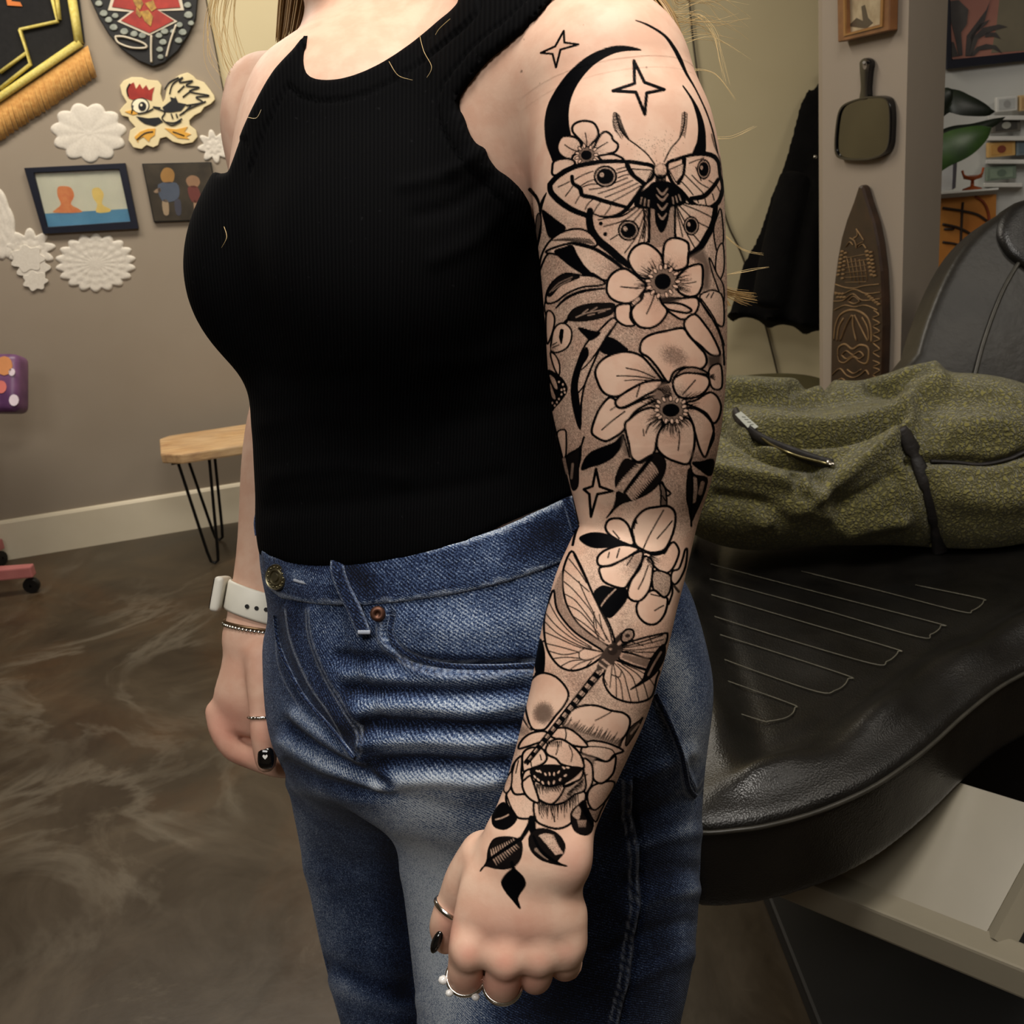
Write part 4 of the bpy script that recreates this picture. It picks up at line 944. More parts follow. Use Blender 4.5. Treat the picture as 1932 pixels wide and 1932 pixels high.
# --- far arm and hand
FARM = Sweep([
    (428, 165, 600, 190, .880, .95), (418, 225, 606, 235, .882, .95), (430, 300, 612, 305, .885, .92), (462, 420, 632, 425, .893, .9),
    (490, 560, 650, 565, .900, .9), (494, 660, 648, 672, .900, .9), (483, 735, 637, 745, .897, .88), (467, 797, 625, 808, .893, .85),
    (458, 858, 613, 868, .889, .82), (454, 915, 602, 922, .886, .8), (451, 980, 590, 986, .883, .78), (446, 1045, 573, 1050, .880, .75),
    (439, 1100, 556, 1106, .878, .72), (430, 1155, 545, 1160, .877, .70), (425, 1205, 541, 1210, .877, .68)], n=5, cap=.9)
FHAND = Sweep([(426, 1195, 542, 1200, .877, .66), (418, 1258, 546, 1262, .876, .60), (404, 1310, 540, 1322, .878, .55), (398, 1345, 520, 1375, .884, .48)], n=6, cap=.8)
FFING = [
    chainpx([(409, 1343, .882, .0098), (418, 1378, .880, .0102), (440, 1412, .882, .0100), (478, 1432, .886, .0092), (522, 1448, .888, .0085), (560, 1450, .888, .008)], 4),
    chainpx([(424, 1365, .897, .0100), (436, 1398, .898, .0105), (470, 1425, .900, .0098), (520, 1438, .902, .0090), (570, 1430, .902, .008)], 4)]
FFING.append(chainpx([(452, 1325, .893, .0150), (474, 1392, .899, .0140), (506, 1428, .903, .0120)], 4))
FTHUMB = chainpx([(500, 1240, .862, .0170), (498, 1300, .856, .0140), (497, 1345, .854, .0118), (498, 1382, .853, .0112), (501, 1425, .856, .0098), (502, 1438, .858, .0085)], 5)
# --- trunk
TORSO = Sweep([
    (600, 90, 960, 40, .748, .62), (520, 170, 1020, 130, .745, .72), (462, 245, 1050, 220, .745, .80), (440, 330, 1068, 320, .748, .80),
    (436, 410, 1080, 400, .752, .80), (448, 500, 1090, 495, .758, .80), (465, 600, 1095, 600, .765, .80), (480, 690, 1098, 690, .772, .80),
    (490, 780, 1102, 780, .780, .80), (496, 900, 1112, 890, .788, .80), (500, 1000, 1130, 975, .795, .78), (545, 1080, 1135, 1060, .806, .66), (620, 1160, 1120, 1140, .815, .5)], n=6, cap=.5)
SHN = Sweep([(860, -70, 880, 200, .715, .6), (960, -70, 985, 245, .668, .75), (1060, -30, 1075, 285, .634, .9), (1130, 0, 1130, 290, .612, .95)], n=6, cap=.8)
SHF = Sweep([(640, 60, 640, 280, .81, .6), (560, 90, 560, 300, .845, .7), (510, 130, 510, 310, .872, .8)], n=6, cap=.8)
NECK = Sweep([(565, 190, 890, 150, .762, .62), (578, 110, 880, 80, .765, .75), (586, 40, 868, 20, .768, .86), (588, -40, 855, -60, .772, .9), (585, -160, 850, -180, .775, .95)], n=6, cap=.6)
CORDS = [chainpx([(664, 138, .735, .007), (682, 30, .736, .009), (735, -110, .752, .011)], 4), chainpx([(628, 150, .744, .009), (622, 20, .742, .012), (615, -90, .748, .014)], 4), chainpx([(690, 150, .728, .006), (800, 95, .712, .007), (930, 30, .680, .008)], 4)]
HEADC = P(690, -330, .765)
HEAD = Ell(HEADC, (.078, .10, .118))
JAW = Ell(P(612, -185, .735), (.054, .066, .058))
NOSE = Ell(P(520, -290, .70), (.012, .014, .022))
BR1 = Ell(P(487, 508, .745), (.0475, .064, .05), VIEWM)
BR2 = Ell(P(720, 500, .668), (.062, .066, .045), VIEWM)
PEC = Ell(P(985, 225, .655), (.048, .064, .036), VIEWM)
def trunk(Q):
    d = smin(TORSO(Q), SHN(Q), .035); d = smin(d, SHF(Q), .03); d = smin(d, PEC(Q), .035)
    return d
def hand_sdf(Q):
    d = HAND(Q)
    for k in KN: d = smin(d, k(Q), .010)
    d = smin(d, THUMB(Q), .007)
    g = FING[0](Q)
    for f in FING[1:]: g = smin(g, f(Q), .0012)
    return smin(d, g, .004)
def arm_sdf(Q): return smin(ARM(Q), hand_sdf(Q), .012)
def farm_sdf(Q):
    d = smin(FARM(Q), FHAND(Q), .01)
    d = smin(d, smin(smin(FFING[0](Q), FFING[1](Q), .002), FFING[2](Q), .003), .006)
    return smin(d, FTHUMB(Q), .006)
def body_sdf(Q):
    t = smin(trunk(Q), NECK(Q), .028)
    for c_ in CORDS: t = smin(t, c_(Q), .010)
    h = smin(smin(HEAD(Q), JAW(Q), .03), NOSE(Q), .01)
    t = smin(t, h, .02)
    near = ARM(Q)
    t = smin(t, near, .022)
    t = smin(t, hand_sdf(Q), .010)
    return smin(t, farm_sdf(Q), .012)
import time as _t
_t0 = _t.time()
BV, BF = sdfmesh(body_sdf, (-.33, .40, .66), (.26, 1.02, 1.60), .0032)
# finer mesh where skin is seen, finest where it is tattooed
def facing(V, F):
    c = V[F].mean(1); n = np.cross(V[F[:, 2]] - V[F[:, 0]], V[F[:, 3]] - V[F[:, 1]])
    n /= np.linalg.norm(n, axis=1)[:, None] + 1e-15; v = CAM - c; v /= np.linalg.norm(v, axis=1)[:, None]
    return np.sum(n * v, 1), c
fc, cc = facing(BV, BF)
px, py, _ = PIX(cc)
isarm = (arm_sdf(cc) < .006) | ((px > 975) & (py < 330) & (fc > 0))
px, py, _ = PIX(cc)
sel = isarm & (py > -60)
def near_sdf(Q): return smin(smin(trunk(Q), ARM(Q), .022), hand_sdf(Q), .010)
BV, BF = refine(BV, BF, sel, 3, near_sdf)
fc, cc = facing(BV, BF)
px, py, _ = PIX(cc)
sel = ((arm_sdf(cc) < .006) | ((px > 985) & (py < 330) & (fc > 0))) & (py > -60) & (fc > -.12)
BV, BF = refine(BV, BF, sel, 2, near_sdf, 1)

# --- the ink of the sleeve: line work, filled shapes and stippled shade, drawn shape over shape
INK = Canvas(840, -20, 1440, 1780)
IK = INK
SEC = {'A': (4.025, 960, 0), 'B': (4.025, 980, 400), 'C': (4.2, 940, 840), 'D': (4.025, 860, 1250)}
def sec(k): IK.tr(*SEC[k])
def flat(t): return [(t[i], t[i + 1]) for i in range(0, len(t), 2)]
def pts_(s): return flat([float(v) for v in s.split()])
def pet(s, w=4.4, v=.02, c=None, v1=.42, r0=110, sm=4, line=1.0):
    """petal: light skin left open, shade towards the flower's centre c, inked outline"""
    p = crom(pts_(s), sm, True)
    if c is None: IK.fill(p, v)
    else:
        q = IK._c(p); a, b, cc_, d = IK._win(q, 4)
        if a < b and cc_ < d:
            yy, xx = np.mgrid[cc_:d, a:b].astype(float)
            g = IK._c([c])[0]; r = np.hypot(xx - g[0], yy - g[1])
            val = v + (v1 - v) * np.exp(-(r / (r0 * IK.T[0])) ** 2)
            m = np.clip(.5 - polysdf(q, xx, yy), 0, 1); z = IK.im[cc_:d, a:b]
            IK.im[cc_:d, a:b] = z * (1 - m) + val * m
    if line: IK.line(np.concatenate([p, p[:1]]), w, line, smooth=0)
def blk(s, v=.97, sm=4, ol=2.5): 
    p = crom(pts_(s), sm, True); IK.fill(p, v)
    if ol: IK.line(np.concatenate([p, p[:1]]), ol, .98, smooth=0)
def ln(s, w=4, v=1.0, taper=None, mode='max'): IK.line(pts_(s), w, v, taper=taper, mode=mode)
def hatch(cx, cy, a0, a1, r0, r1, n, w=1.6, v=.9, jit=.35):
    """fine whip strokes that run out from a flower's heart"""
    for a in np.linspace(a0, a1, n):
        a = math.radians(a + rng.uniform(-3, 3)); k = 1 - jit * rng.random()
        x0, y0 = cx + math.cos(a) * r0, cy + math.sin(a) * r0; x1, y1 = cx + math.cos(a) * r1 * k, cy + math.sin(a) * r1 * k
        IK.line([(x0, y0), ((x0 + x1) / 2, (y0 + y1) / 2), (x1, y1)], [w * 1.5, w, w * .4], v, smooth=2)
def dot(x, y, rx, ry=None, v=1.0, rot=0):
    ry = ry or rx; t = np.linspace(0, 2 * math.pi, 20)[:-1]
    IK.fill([(x + rx * math.cos(a) * math.cos(rot) - ry * math.sin(a) * math.sin(rot), y + rx * math.cos(a) * math.sin(rot) + ry * math.sin(a) * math.cos(rot)) for a in t], v)
def heart(cx, cy, rx, ry, sr, n, sx=9, sy=18):
    """dark flower heart ringed with pale stamens"""
    dot(cx, cy, rx * 1.6, ry * 1.6, .55); dot(cx, cy, rx, ry, .97)
    for i in range(n):
        a = 2 * math.pi * i / n + rng.uniform(-.1, .1); k = sr * rng.uniform(.92, 1.12)
        x, y = cx + rx * k * math.cos(a), cy + ry * k * math.sin(a)
        dot(x, y, sy + 7, sx + 6, .92, a); dot(x, y, sy, sx, 0.0, a)
def star(t, tr, r, br, b, bl, l, tl, w=4.4):
    p = [t, tr, r, br, b, bl, l, tl]; IK.fill(p, .03)
    IK.line(p + [t], w, 1, smooth=0)
def eye(x, y, rx, ry):
    dot(x, y, rx, ry, 1); dot(x, y, rx * .84, ry * .84, .35); dot(x, y, rx * .72, ry * .72, .98)
    dot(x - rx * .3, y - ry * .15, rx * .2, ry * .22, .3)

# stippled ground between the flowers
sec('A')
IK.fill(pts_('80 1480 220 1440 330 1500 600 1640 1000 1560 1400 1600 1640 1500 1680 1932 80 1932'), .10, soft=60)
sec('B')
IK.fill(crom(pts_('130 60 500 150 700 420 900 240 1300 340 1460 100 1570 60 1570 1932 300 1932 230 1500 190 900 140 420'), 4, True), .30, soft=50)
sec('C')
IK.fill(crom(pts_('980 -40 1730 -40 1640 500 1500 700 1340 700 1350 480 1250 420 880 620 860 560 930 420'), 4, True), .26, soft=60)
IK.fill(crom(pts_('700 800 830 820 800 1000 830 1100 760 1200 700 1080'), 4, True), .28, soft=70)
IK.fill(crom(pts_('880 1360 1010 1230 1100 1260 1110 1360 1250 1430 1330 1440 1300 1500 960 1600 900 1470'), 4, True), .25, soft=60)
sec('D')
IK.fill(crom(pts_('700 60 1000 30 1110 130 1150 220 1290 310 1490 280 1410 440 1300 400 1150 350 960 320 860 350 860 220'), 4, True), .34, soft=60)
IK.fill(crom(pts_('470 560 560 520 480 700 390 950 360 960 420 740'), 4, True), .25, soft=30)
IK.fill(crom(pts_('1200 700 1290 640 1290 700 1180 960 1060 930'), 4, True), .33, soft=50)

# ---------- shoulder: moon, stars, moth
sec('A')
blk('1000 378 900 354 800 354 720 375 640 410 560 460 480 530 410 610 350 700 300 800 276 920 278 1020 290 1100 320 1180 350 1240 420 1220 480 1150 475 1060 455 960 450 860 465 760 500 670 550 590 620 510 700 450 790 405 880 384 960 380')
star((417, 235), (422, 323), (527, 338), (392, 377), (358, 512), (332, 410), (243, 402), (352, 352), 4)
star((950, 462), (1030, 625), (1180, 680), (1047, 706), (1033, 868), (965, 700), (790, 690), (955, 634), 6)
IK.line(pts_('962 154 1060 192 1180 268 1250 358 1300 450 1350 560 1420 680 1500 850 1550 1000 1585 1160'), [1.5, 4, 5, 7, 8, 5, 3, 3, 3, 3], .95)
blk('1322 652 1390 760 1430 880 1442 980 1432 1080 1400 1172 1482 1172 1492 1060 1482 960 1452 860 1400 760')
ln('1540 1020 1560 1100 1600 1200 1625 1320 1640 1420 1640 1520', 3, .6)
# antennae
ln('1108 1248 1050 1170 980 1110 900 1050 850 985 825 910 815 858', 2.6)
ln('1180 1228 1230 1130 1290 1060 1318 1000 1335 920 1335 852', 2.6)
for i in range(15):
    t = i / 14; x, y = 818 + 62 * t * t + 8 * t, 862 + 170 * t
    for sgn in (-1, 1):
        L = 26 + 12 * math.sin(t * 3); IK.line([(x, y), (x + sgn * L * .75, y + L * .3 + (-14 if sgn < 0 else 6)), (x + sgn * L, y + L * .9)], [2.2, 1.6, 1], .9)
    x, y = 1335 - 20 * t * t, 856 + 170 * t
    for sgn in (-1, 1): IK.line([(x, y), (x + sgn * 16, y + 4), (x + sgn * 21, y + 20)], [1.8, 1.3, .8], .85)
# small flower behind the wing
c = (590, 1180)
pet('485 1000 490 950 540 922 600 920 650 940 680 1000 668 1050 640 1080 598 1120 540 1062', c=c)
pet('370 1100 400 1042 450 1032 512 1048 550 1100 522 1160 490 1180 470 1210 410 1190 375 1150', c=c)
pet('660 1090 700 1020 740 1000 780 1030 790 1060 830 1100 810 1150 750 1170 690 1190 640 1160', c=c)
pet('330 1280 340 1230 400 1206 480 1212 500 1250 420 1290 360 1330 330 1322', c=c)
pet('680 1192 760 1170 820 1180 870 1216 760 1240', c=c)
ln('580 1010 590 1060 592 1110', 2); ln('425 1100 470 1130 520 1150', 2); ln('750 1080 700 1110 650 1140', 2)
heart(590, 1178, 42, 38, 1.75, 11, 8, 15)
# moth
for e in (1, ):
    pet('1100 1268 1000 1240 870 1226 720 1226 600 1242 500 1266 430 1300 360 1346 312 1400 322 1460 390 1530 480 1590 580 1630 650 1650 780 1650 850 1622 900 1580 960 1500 1030 1400 1090 1345', 7.5, .07)
ln('1105 1268 1000 1240 870 1228 720 1228 600 1244 500 1268 430 1302 360 1348 312 1402', [3, 4, 6, 8, 9, 9, 9, 10, 10])
ln('312 1402 322 1462 390 1532 480 1592 580 1632 650 1652 780 1650 860 1616', [10, 11, 12, 11, 10, 9, 8, 7])
ln('480 1340 488 1392 540 1430 560 1482 640 1500 740 1532 840 1560 900 1576', [7, 7, 9, 8, 8, 8, 7, 6])
for s in ('500 1365 560 1330 640 1300', '550 1410 600 1380 660 1362', '610 1440 720 1420 900 1350', '680 1470 800 1430 940 1370', '730 1500 850 1450 980 1390', '790 1528 900 1470 1000 1410', '560 1420 620 1400 690 1400', '820 1290 860 1275 900 1268', '810 1320 870 1300 920 1290', '830 1350 880 1330 930 1322',
          '375 1420 420 1400 460 1380', '430 1490 460 1450 485 1415', '505 1545 530 1500 560 1470', '580 1590 600 1550 640 1512', '640 1620 670 1570 700 1530', '730 1630 760 1590 780 1550'): ln(s, 2.2, .9)
ln('898 1250 935 1320 1030 1402', [9, 9, 6]); pet('930 1282 1090 1292 1042 1388 960 1330', 2, .14, sm=1)
eye(733, 1340, 90, 84)
pet('1200 1250 1290 1206 1390 1176 1480 1172 1550 1188 1590 1232 1604 1330 1622 1400 1620 1470 1590 1530 1500 1590 1420 1562 1370 1520 1310 1450 1240 1382', 6.5, .08)
ln('1300 1200 1400 1174 1490 1168 1560 1190 1596 1240', [4, 7, 9, 9, 6]); ln('1620 1440 1592 1532 1500 1592 1420 1564 1365 1516', [6, 9, 11, 10, 8])
ln('1590 1362 1550 1422 1480 1490 1385 1508', [7, 8, 10, 8]); ln('1332 1206 1322 1310 1288 1392', [8, 9, 7])
for s in ('1330 1320 1400 1390 1480 1470', '1312 1380 1360 1430 1400 1480', '1390 1330 1450 1390 1520 1430', '1420 1270 1440 1320 1460 1370', '1520 1370 1550 1390 1580 1390', '1440 1540 1430 1510', '1500 1560 1490 1510', '1560 1520 1545 1470', '1600 1450 1580 1410', '1370 1240 1420 1220 1480 1200'): ln(s, 2.2, .9)
eye(1480, 1285, 52, 78)
pet('1215 1290 1330 1240 1318 1330 1270 1385', 2, .2, sm=1)
# lower wings
sec('B')
pet('536 16 640 40 780 30 920 -60 985 -60 985 120 970 230 900 300 830 402 720 330 620 240 560 170', 3, .12)
ln('536 -10 532 60 548 140 600 215 690 290 770 360 840 415', [12, 14, 15, 15, 15, 14, 10])
for s in ('950 -60 800 60 640 110', '955 -40 830 110 690 210', '960 -20 890 180 800 310', '968 -20 930 150 890 280', '975 -20 960 120 948 230', '940 -80 760 20 600 60'): ln(s, 2.4, .9)
eye(828, 140, 82, 80); dot(618, 88, 15); dot(652, 168, 16)
pet('1185 -60 1290 -60 1480 -30 1468 70 1430 165 1375 255 1300 335 1280 250 1190 190', 3, .12)
ln('1490 -40 1470 90 1420 190 1370 270 1285 332', [9, 12, 13, 13, 10])
for s in ('1200 -60 1330 60 1440 120', '1196 -40 1290 130 1380 240', '1190 -40 1250 120 1330 270', '1190 -40 1215 80 1240 190', '1210 -70 1360 -10 1460 40'): ln(s, 2.4, .9)
eye(1305, 105, 60, 74)
pet('985 -60 1180 -60 1180 190 1090 260 985 230', 2, .42, line=0)
ln('985 -90 985 60 985 225', [8, 6, 5]); ln('1180 -90 1182 60 1180 195', [5, 4, 4]); ln('940 -60 950 80 935 200', 3)
# body of the moth
sec('A')
blk('1105 1385 1060 1420 990 1480 955 1550 1000 1580 1105 1585 1112 1650 1125 1710 1160 1765 1195 1710 1215 1620 1232 1570 1300 1560 1345 1520 1290 1450 1215 1385')
for s in ('1000 1545 1010 1500', '1030 1560 1035 1510', '1060 1565 1062 1520', '1250 1545 1245 1500', '1280 1535 1268 1490', '1305 1520 1290 1480'): ln(s, 3, .45, mode='set')
dot(1155, 1300, 56, 62, .98); dot(1152, 1290, 46, 50, .22); dot(1150, 1270, 22, 22, .06)
for i in range(9): ln('%d 1330 %d 1360 %d 1400' % (1118 + i * 9, 1116 + i * 9, 1118 + i * 9), 2.2, .95)
for s in ('1125 1430 1165 1475 1207 1430', '1122 1480 1165 1520 1208 1475', '1130 1550 1165 1590 1205 1545', '1135 1625 1165 1662 1198 1620'): ln(s, [2, 5, 2], .45, mode='set')

# ---------- upper arm: leaves at the inner side
sec('B')
blk('172 -10 196 90 228 190 290 172 348 120 275 60 205 5'); 
sec('A'); ln('160 1440 215 1510 238 1600 240 1760 200 1932', [7, 6, 4, 4, 4]); ln('285 1465 255 1530 238 1600', [2, 6, 6]); sec('B')
blk('130 40 150 10 165 60 150 160 130 250 120 160', .7)
pet('150 450 165 340 215 240 300 165 420 128 520 150 590 230 560 262 420 238 300 262 215 320 180 380', 4, .14)
for i in range(16):
    t = i / 15; ln('%d %d %d %d' % (250 + 280 * t, 215 - 60 * t + 50 * t * t, 330 + 240 * t, 225 + 30 * t - 10), 2.2, .8)
pet('200 305 290 262 420 236 560 270 680 350 780 432 740 470 650 520 560 470 420 420 300 330', 4.5, .1, c=(760, 450), r0=130)
blk('268 300 340 270 400 256 440 330 500 420 580 490 650 535 540 502 420 432 340 372')
ln('400 240 560 276 690 352 790 432', [4, 7, 8, 6])
pet('205 690 212 600 265 520 350 468 450 478 570 490 650 536 600 560 480 570 360 620 280 680', 4, .16, c=(680, 560), r0=140)
blk('212 610 262 522 350 470 455 490 400 520 310 560 235 640', .92)
for s in ('230 610 300 540 400 495', '250 600 310 555 390 515'): ln(s, 2, .5, mode='set')
ln('278 728 360 652 480 602 645 580', [3, 6, 6, 4]); ln('205 640 190 720 200 780', 3)
blk('365 812 415 735 520 700 640 690 722 702 700 772 590 812 450 830', .92)
for s in ('430 800 520 765 690 735', '480 770 520 740', '540 755 590 725', '520 785 570 775', '600 765 650 750'): ln(s, 2.6, .45, mode='set')
ln('318 1000 318 930 335 860 375 808', [3, 9, 8, 5])
# long blade of a leaf
pet('742 832 650 962 560 1150 500 1300 470 1450 460 1645 410 1480 398 1310 440 1150 505 1000 610 895 700 810', 4, .22, sm=3)
blk('505 1030 440 1150 396 1310 406 1470 458 1645 464 1560 448 1400 440 1310 470 1180 520 1090', .96)
ln('735 850 640 990 540 1130 470 1200', [3, 4, 3, 2]); ln('560 1150 500 1300 450 1370', 3)
blk('448 878 540 902 612 918 545 972 500 940', .97); blk('665 958 730 972 795 1022 818 1052 700 1082 618 1052', .97)
# flower and butterfly wing on the inner edge
pet('205 765 240 755 266 800 262 870 235 960 210 1000 200 900', 3.5, .06); pet('240 1000 258 900 300 850 350 850 395 900 390 980 350 1040 280 1068 235 1050', 3.5, .06, c=(225, 1040), r0=60)
pet('235 1070 275 1090 305 1160 300 1240 262 1180', 3.2, .08); ln('250 1010 285 990', 2); ln('250 1030 300 1010', 2); dot(222, 1040, 12, 34, .1); ln('318 1000 316 950 322 900', [2, 8, 7])
blk('212 1205 290 1238 342 1290 362 1350 330 1412 272 1480 240 1505 225 1350', .97)
for x, y in ((330, 1310), (340, 1345), (320, 1385), (300, 1420), (285, 1445), (265, 1400), (250, 1450), (320, 1350), (345, 1370), (268, 1470), (300, 1290)): dot(x, y, 8, 9, .1)
pet('228 1240 270 1270 290 1340 262 1330', 0, .3, line=0); pet('232 1300 258 1360 275 1420 245 1400', 0, .3, line=0)
pet('285 1695 300 1660 345 1655 356 1700 352 1850 320 1862 300 1790', 3.4, .1); ln('240 1510 270 1640 310 1800 345 1932', 3.5)
blk('360 1850 440 1800 470 1780 450 1932 370 1932', .9); ln('490 1710 465 1800 450 1932', 4)
blk('496 1935 540 1860 620 1792 720 1752 785 1690 772 1780 700 1868 600 1912', .97)
# right edge leaves
pet('1475 130 1500 40 1530 -20 1550 200 1520 330 1490 260', 3, .3); pet('1490 460 1500 300 1545 240 1555 420 1520 520', 3, .15); pet('1440 350 1462 450 1500 560 1550 690 1550 560 1500 470 1462 380', 3, .35)
pet('1370 640 1420 605 1480 595 1545 650 1550 860 1480 830 1400 720', 3.4, .1); ln('1440 620 1420 650', 2); ln('1475 610 1455 650', 2)
IK.fill(pts_('1290 340 1400 280 1450 420 1440 590 1392 590 1395 400'), .62, soft=8)
# first anemone
c = (1088, 530)
pet('725 770 742 712 840 700 842 800 872 860 800 862 740 822', c=c); 
pet('830 380 832 330 870 270 940 236 1010 262 1070 320 1090 380 1085 430 1010 495 940 505 870 450', 4.8, c=c, r0=150)
pet('1095 400 1095 275 1120 217 1180 196 1250 214 1286 250 1282 340 1270 412 1200 445 1150 430', 4.8, c=c, r0=150)
pet('1190 520 1240 450 1300 410 1372 396 1392 430 1392 510 1385 570 1350 630 1280 642 1210 605', 4.8, c=c, r0=150)
pet('1060 690 1120 655 1230 655 1340 650 1362 700 1340 760 1290 800 1230 816 1170 782 1110 740', 4.2, c=c, r0=160)
pet('1062 694 1140 690 1230 700 1305 742 1275 766 1200 757 1120 735', 4.5, .12)
IK.fill(pts_('1060 650 1140 640 1230 665 1150 690 1070 690'), .85, soft=6)
pet('920 620 1020 600 1060 640 1080 690 1122 742 1110 790 1060 850 990 882 910 870 860 812 850 750 880 700', 4.8, c=c, r0=150)
pet('663 560 680 500 730 450 800 430 870 470 930 520 962 560 930 620 880 670 810 696 720 672 670 622', 4.8, c=c, r0=150)
blk('940 600 935 660 880 705 855 690 900 650', .9); ln('870 690 905 660', 6, .2, mode='set')
hatch(1088, 530, 200, 246, 120, 215, 13); hatch(1088, 530, 262, 310, 110, 195, 12); hatch(1088, 530, -35, 30, 110, 235, 16); hatch(1088, 530, 158, 196, 120, 240, 11); hatch(1088, 530, 95, 125, 110, 160, 6)
ln('1030 620 1000 700 965 775', 2.4); ln('770 568 840 575 900 580', 2.4); ln('1240 545 1290 540 1340 530', 2)
heart(1088, 528, 62, 62, 1.68, 14, 10, 19)
# second anemone, petals from the back to the front
c = (1150, 1500)
ln('1345 640 1440 770 1510 900 1545 1010 1556 1160', 4); ln('1380 660 1470 790 1530 930 1556 1010', 3)
pet('1248 845 1330 775 1420 870 1482 970 1524 1082 1455 1085 1372 1012 1300 950', 4.4, .05)
IK.fill(pts_('1425 1090 1530 1090 1530 1160 1440 1180'), .75, soft=8)
pet('918 1062 930 980 1000 930 1120 902 1240 882 1290 942 1370 1030 1412 1082 1420 1150 1370 1192 1250 1180 1170 1220 1130 1295 1050 1185 980 1105', 4.8, .05)
IK.blob(1175, 1095, 105, 70, .36, .5, pw=2)
pet('1440 1200 1480 1160 1532 1170 1537 1330 1472 1342 1440 1272', 4, .08); hatch(1440, 1250, -30, 30, 10, 60, 7)
pet('548 1660 570 1580 610 1490 680 1410 730 1430 780 1490 880 1450 1010 1400 1062 1410 900 1500 830 1580 790 1660 720 1712 650 1740 570 1702', 4.8, c=c, r0=190)
pet('586 1270 578 1200 620 1130 700 1082 810 1060 920 1090 1000 1170 1080 1270 1110 1300 960 1305 850 1345 740 1402 640 1372', 4.8, c=(1080, 1300), r0=150)
pet('730 1440 760 1400 850 1342 960 1290 1085 1282 1040 1350 960 1392 860 1452 780 1487 740 1476', 4.8, .08)
ln('920 1300 905 1350 890 1402', 2.5); ln('810 1185 920 1210 1030 1260', 2.2); ln('740 1245 900 1250 1040 1275', 2.2); ln('800 1280 880 1275 1000 1280', 1.8); ln('800 1515 700 1590 625 1655', 2.4); ln('730 1478 690 1505', 2)
pet('1258 1450 1340 1430 1440 1370 1500 1400 1532 1480 1510 1572 1470 1602 1420 1530 1330 1480', 4.4, c=c, r0=170)
pet('1165 1310 1180 1260 1250 1222 1350 1226 1430 1252 1442 1310 1400 1372 1320 1412 1240 1412 1190 1382', 4.6, c=(1200, 1430), r0=100)
pet('1172 1262 1240 1192 1340 1182 1440 1230 1350 1226 1250 1224', 4, .4); ln('1335 1278 1290 1330 1240 1385', 2.4)
pet('1270 1500 1350 1500 1430 1560 1476 1640 1455 1740 1412 1862 1370 1800 1340 1700 1310 1590', 4.4, c=c, r0=190); ln('1455 1580 1478 1700 1435 1810', 4)
pet('800 1620 840 1570 920 1510 1020 1490 1082 1580 1082 1640 1040 1750 1030 1812 980 1880 910 1902 850 1860 830 1760', 4.8, c=c, r0=170)
pet('1080 1640 1150 1590 1250 1560 1312 1600 1332 1700 1320 1820 1282 1912 1200 1900 1110 1862 1050 1800 1045 1720', 4.8, c=c, r0=170)
IK.fill(pts_('1010 1400 1060 1310 1110 1300 1165 1390 1150 1430 1060 1450'), .55, soft=10)
for i in range(8): ln('%d %d %d %d %d %d' % (1030 + i * 14, 1345 - i * 4, 1080 + i * 10, 1360, 1110 + i * 6, 1410), 1.8, .95)
hatch(1150, 1500, 60, 120, 100, 225, 22); hatch(1150, 1500, 122, 160, 110, 250, 13); hatch(1150, 1500, 30, 58, 110, 200, 9); hatch(1150, 1500, 196, 215, 120, 260, 8); hatch(1150, 1500, -40, -8, 110, 270, 10)
ln('1000 1600 970 1650 960 1680', 2.6); ln('1210 1650 1215 1720 1205 1810', 2.4); ln('940 1650 945 1700', 2)
heart(1150, 1505, 66, 50, 1.75, 16, 10, 18)
IK.fill(pts_('790 1690 820 1780 850 1862 800 1850 778 1780'), .6, soft=10); ln('790 1690 815 1780 835 1862', 3)

# ---------- elbow
sec('C')
IK.fill(pts_('1530 60 1640 120 1700 60 1715 150 1600 150'), .5, soft=20)
blk('660 192 700 90 790 30 960 -12 920 82 830 142 730 172')
star((775, 188), (805, 328), (907, 365), (785, 388), (735, 566), (722, 388), (678, 350), (748, 325), 5)
blk('540 100 590 60 642 30 636 200 630 322 590 352 562 230', .92); ln('590 150 580 260', 5, .5, mode='set'); ln('500 90 560 330 600 480 632 620', 5, .9); ln('520 110 545 220', 6, .4, mode='set')
blk('858 576 915 490 938 380 928 280 958 180 1010 108 1100 132 1200 80 1265 60 1322 120 1322 200 1290 280 1240 342 1170 392 1080 432 980 462 920 512', .92)
for i in range(17):
    t = i / 16; x, y = 1185 - 190 * t, 130 + 240 * t
    ln('%d %d %d %d %d %d' % (x - 6, y, x - 45, y + 6 - 40 * t + 20, x - 90 - 20 * math.sin(3 * t), y + 20), [4, 3.4, 1.5], .22 + .1 * rng.random(), mode='set')
    ln('%d %d %d %d %d %d' % (x + 26, y + 8, x + 60, y + 50, x + 84, y + 92 - 20 * t), [3.6, 4, 1.2], .2 + .1 * rng.random(), mode='set')
ln('1215 95 1130 205 1060 290 995 372', [8, 8, 6, 3])
blk('1538 140 1610 130 1702 112 1702 200 1672 242 1600 195'); blk('1508 190 1560 236 1652 258 1642 350 1604 450 1560 545 1530 602 1510 500 1492 400', .92); ln('1555 270 1560 350 1548 440', 9, .35, mode='set'); ln('1620 300 1600 380', 8, .4, mode='set')
ln('1520 130 1540 300 1530 520 1530 640', 4)
IK.fill(pts_('1290 300 1330 330 1335 480 1285 480 1280 360'), .6, soft=4); ln('1280 300 1290 390 1285 482', 3.6); ln('1300 290 1330 370 1334 480', 3.6); ln('1290 295 1330 345 1365 380 1345 402', 4); ln('1300 400 1325 440', 2.5)
ln('632 640 610 700 590 790', 5)
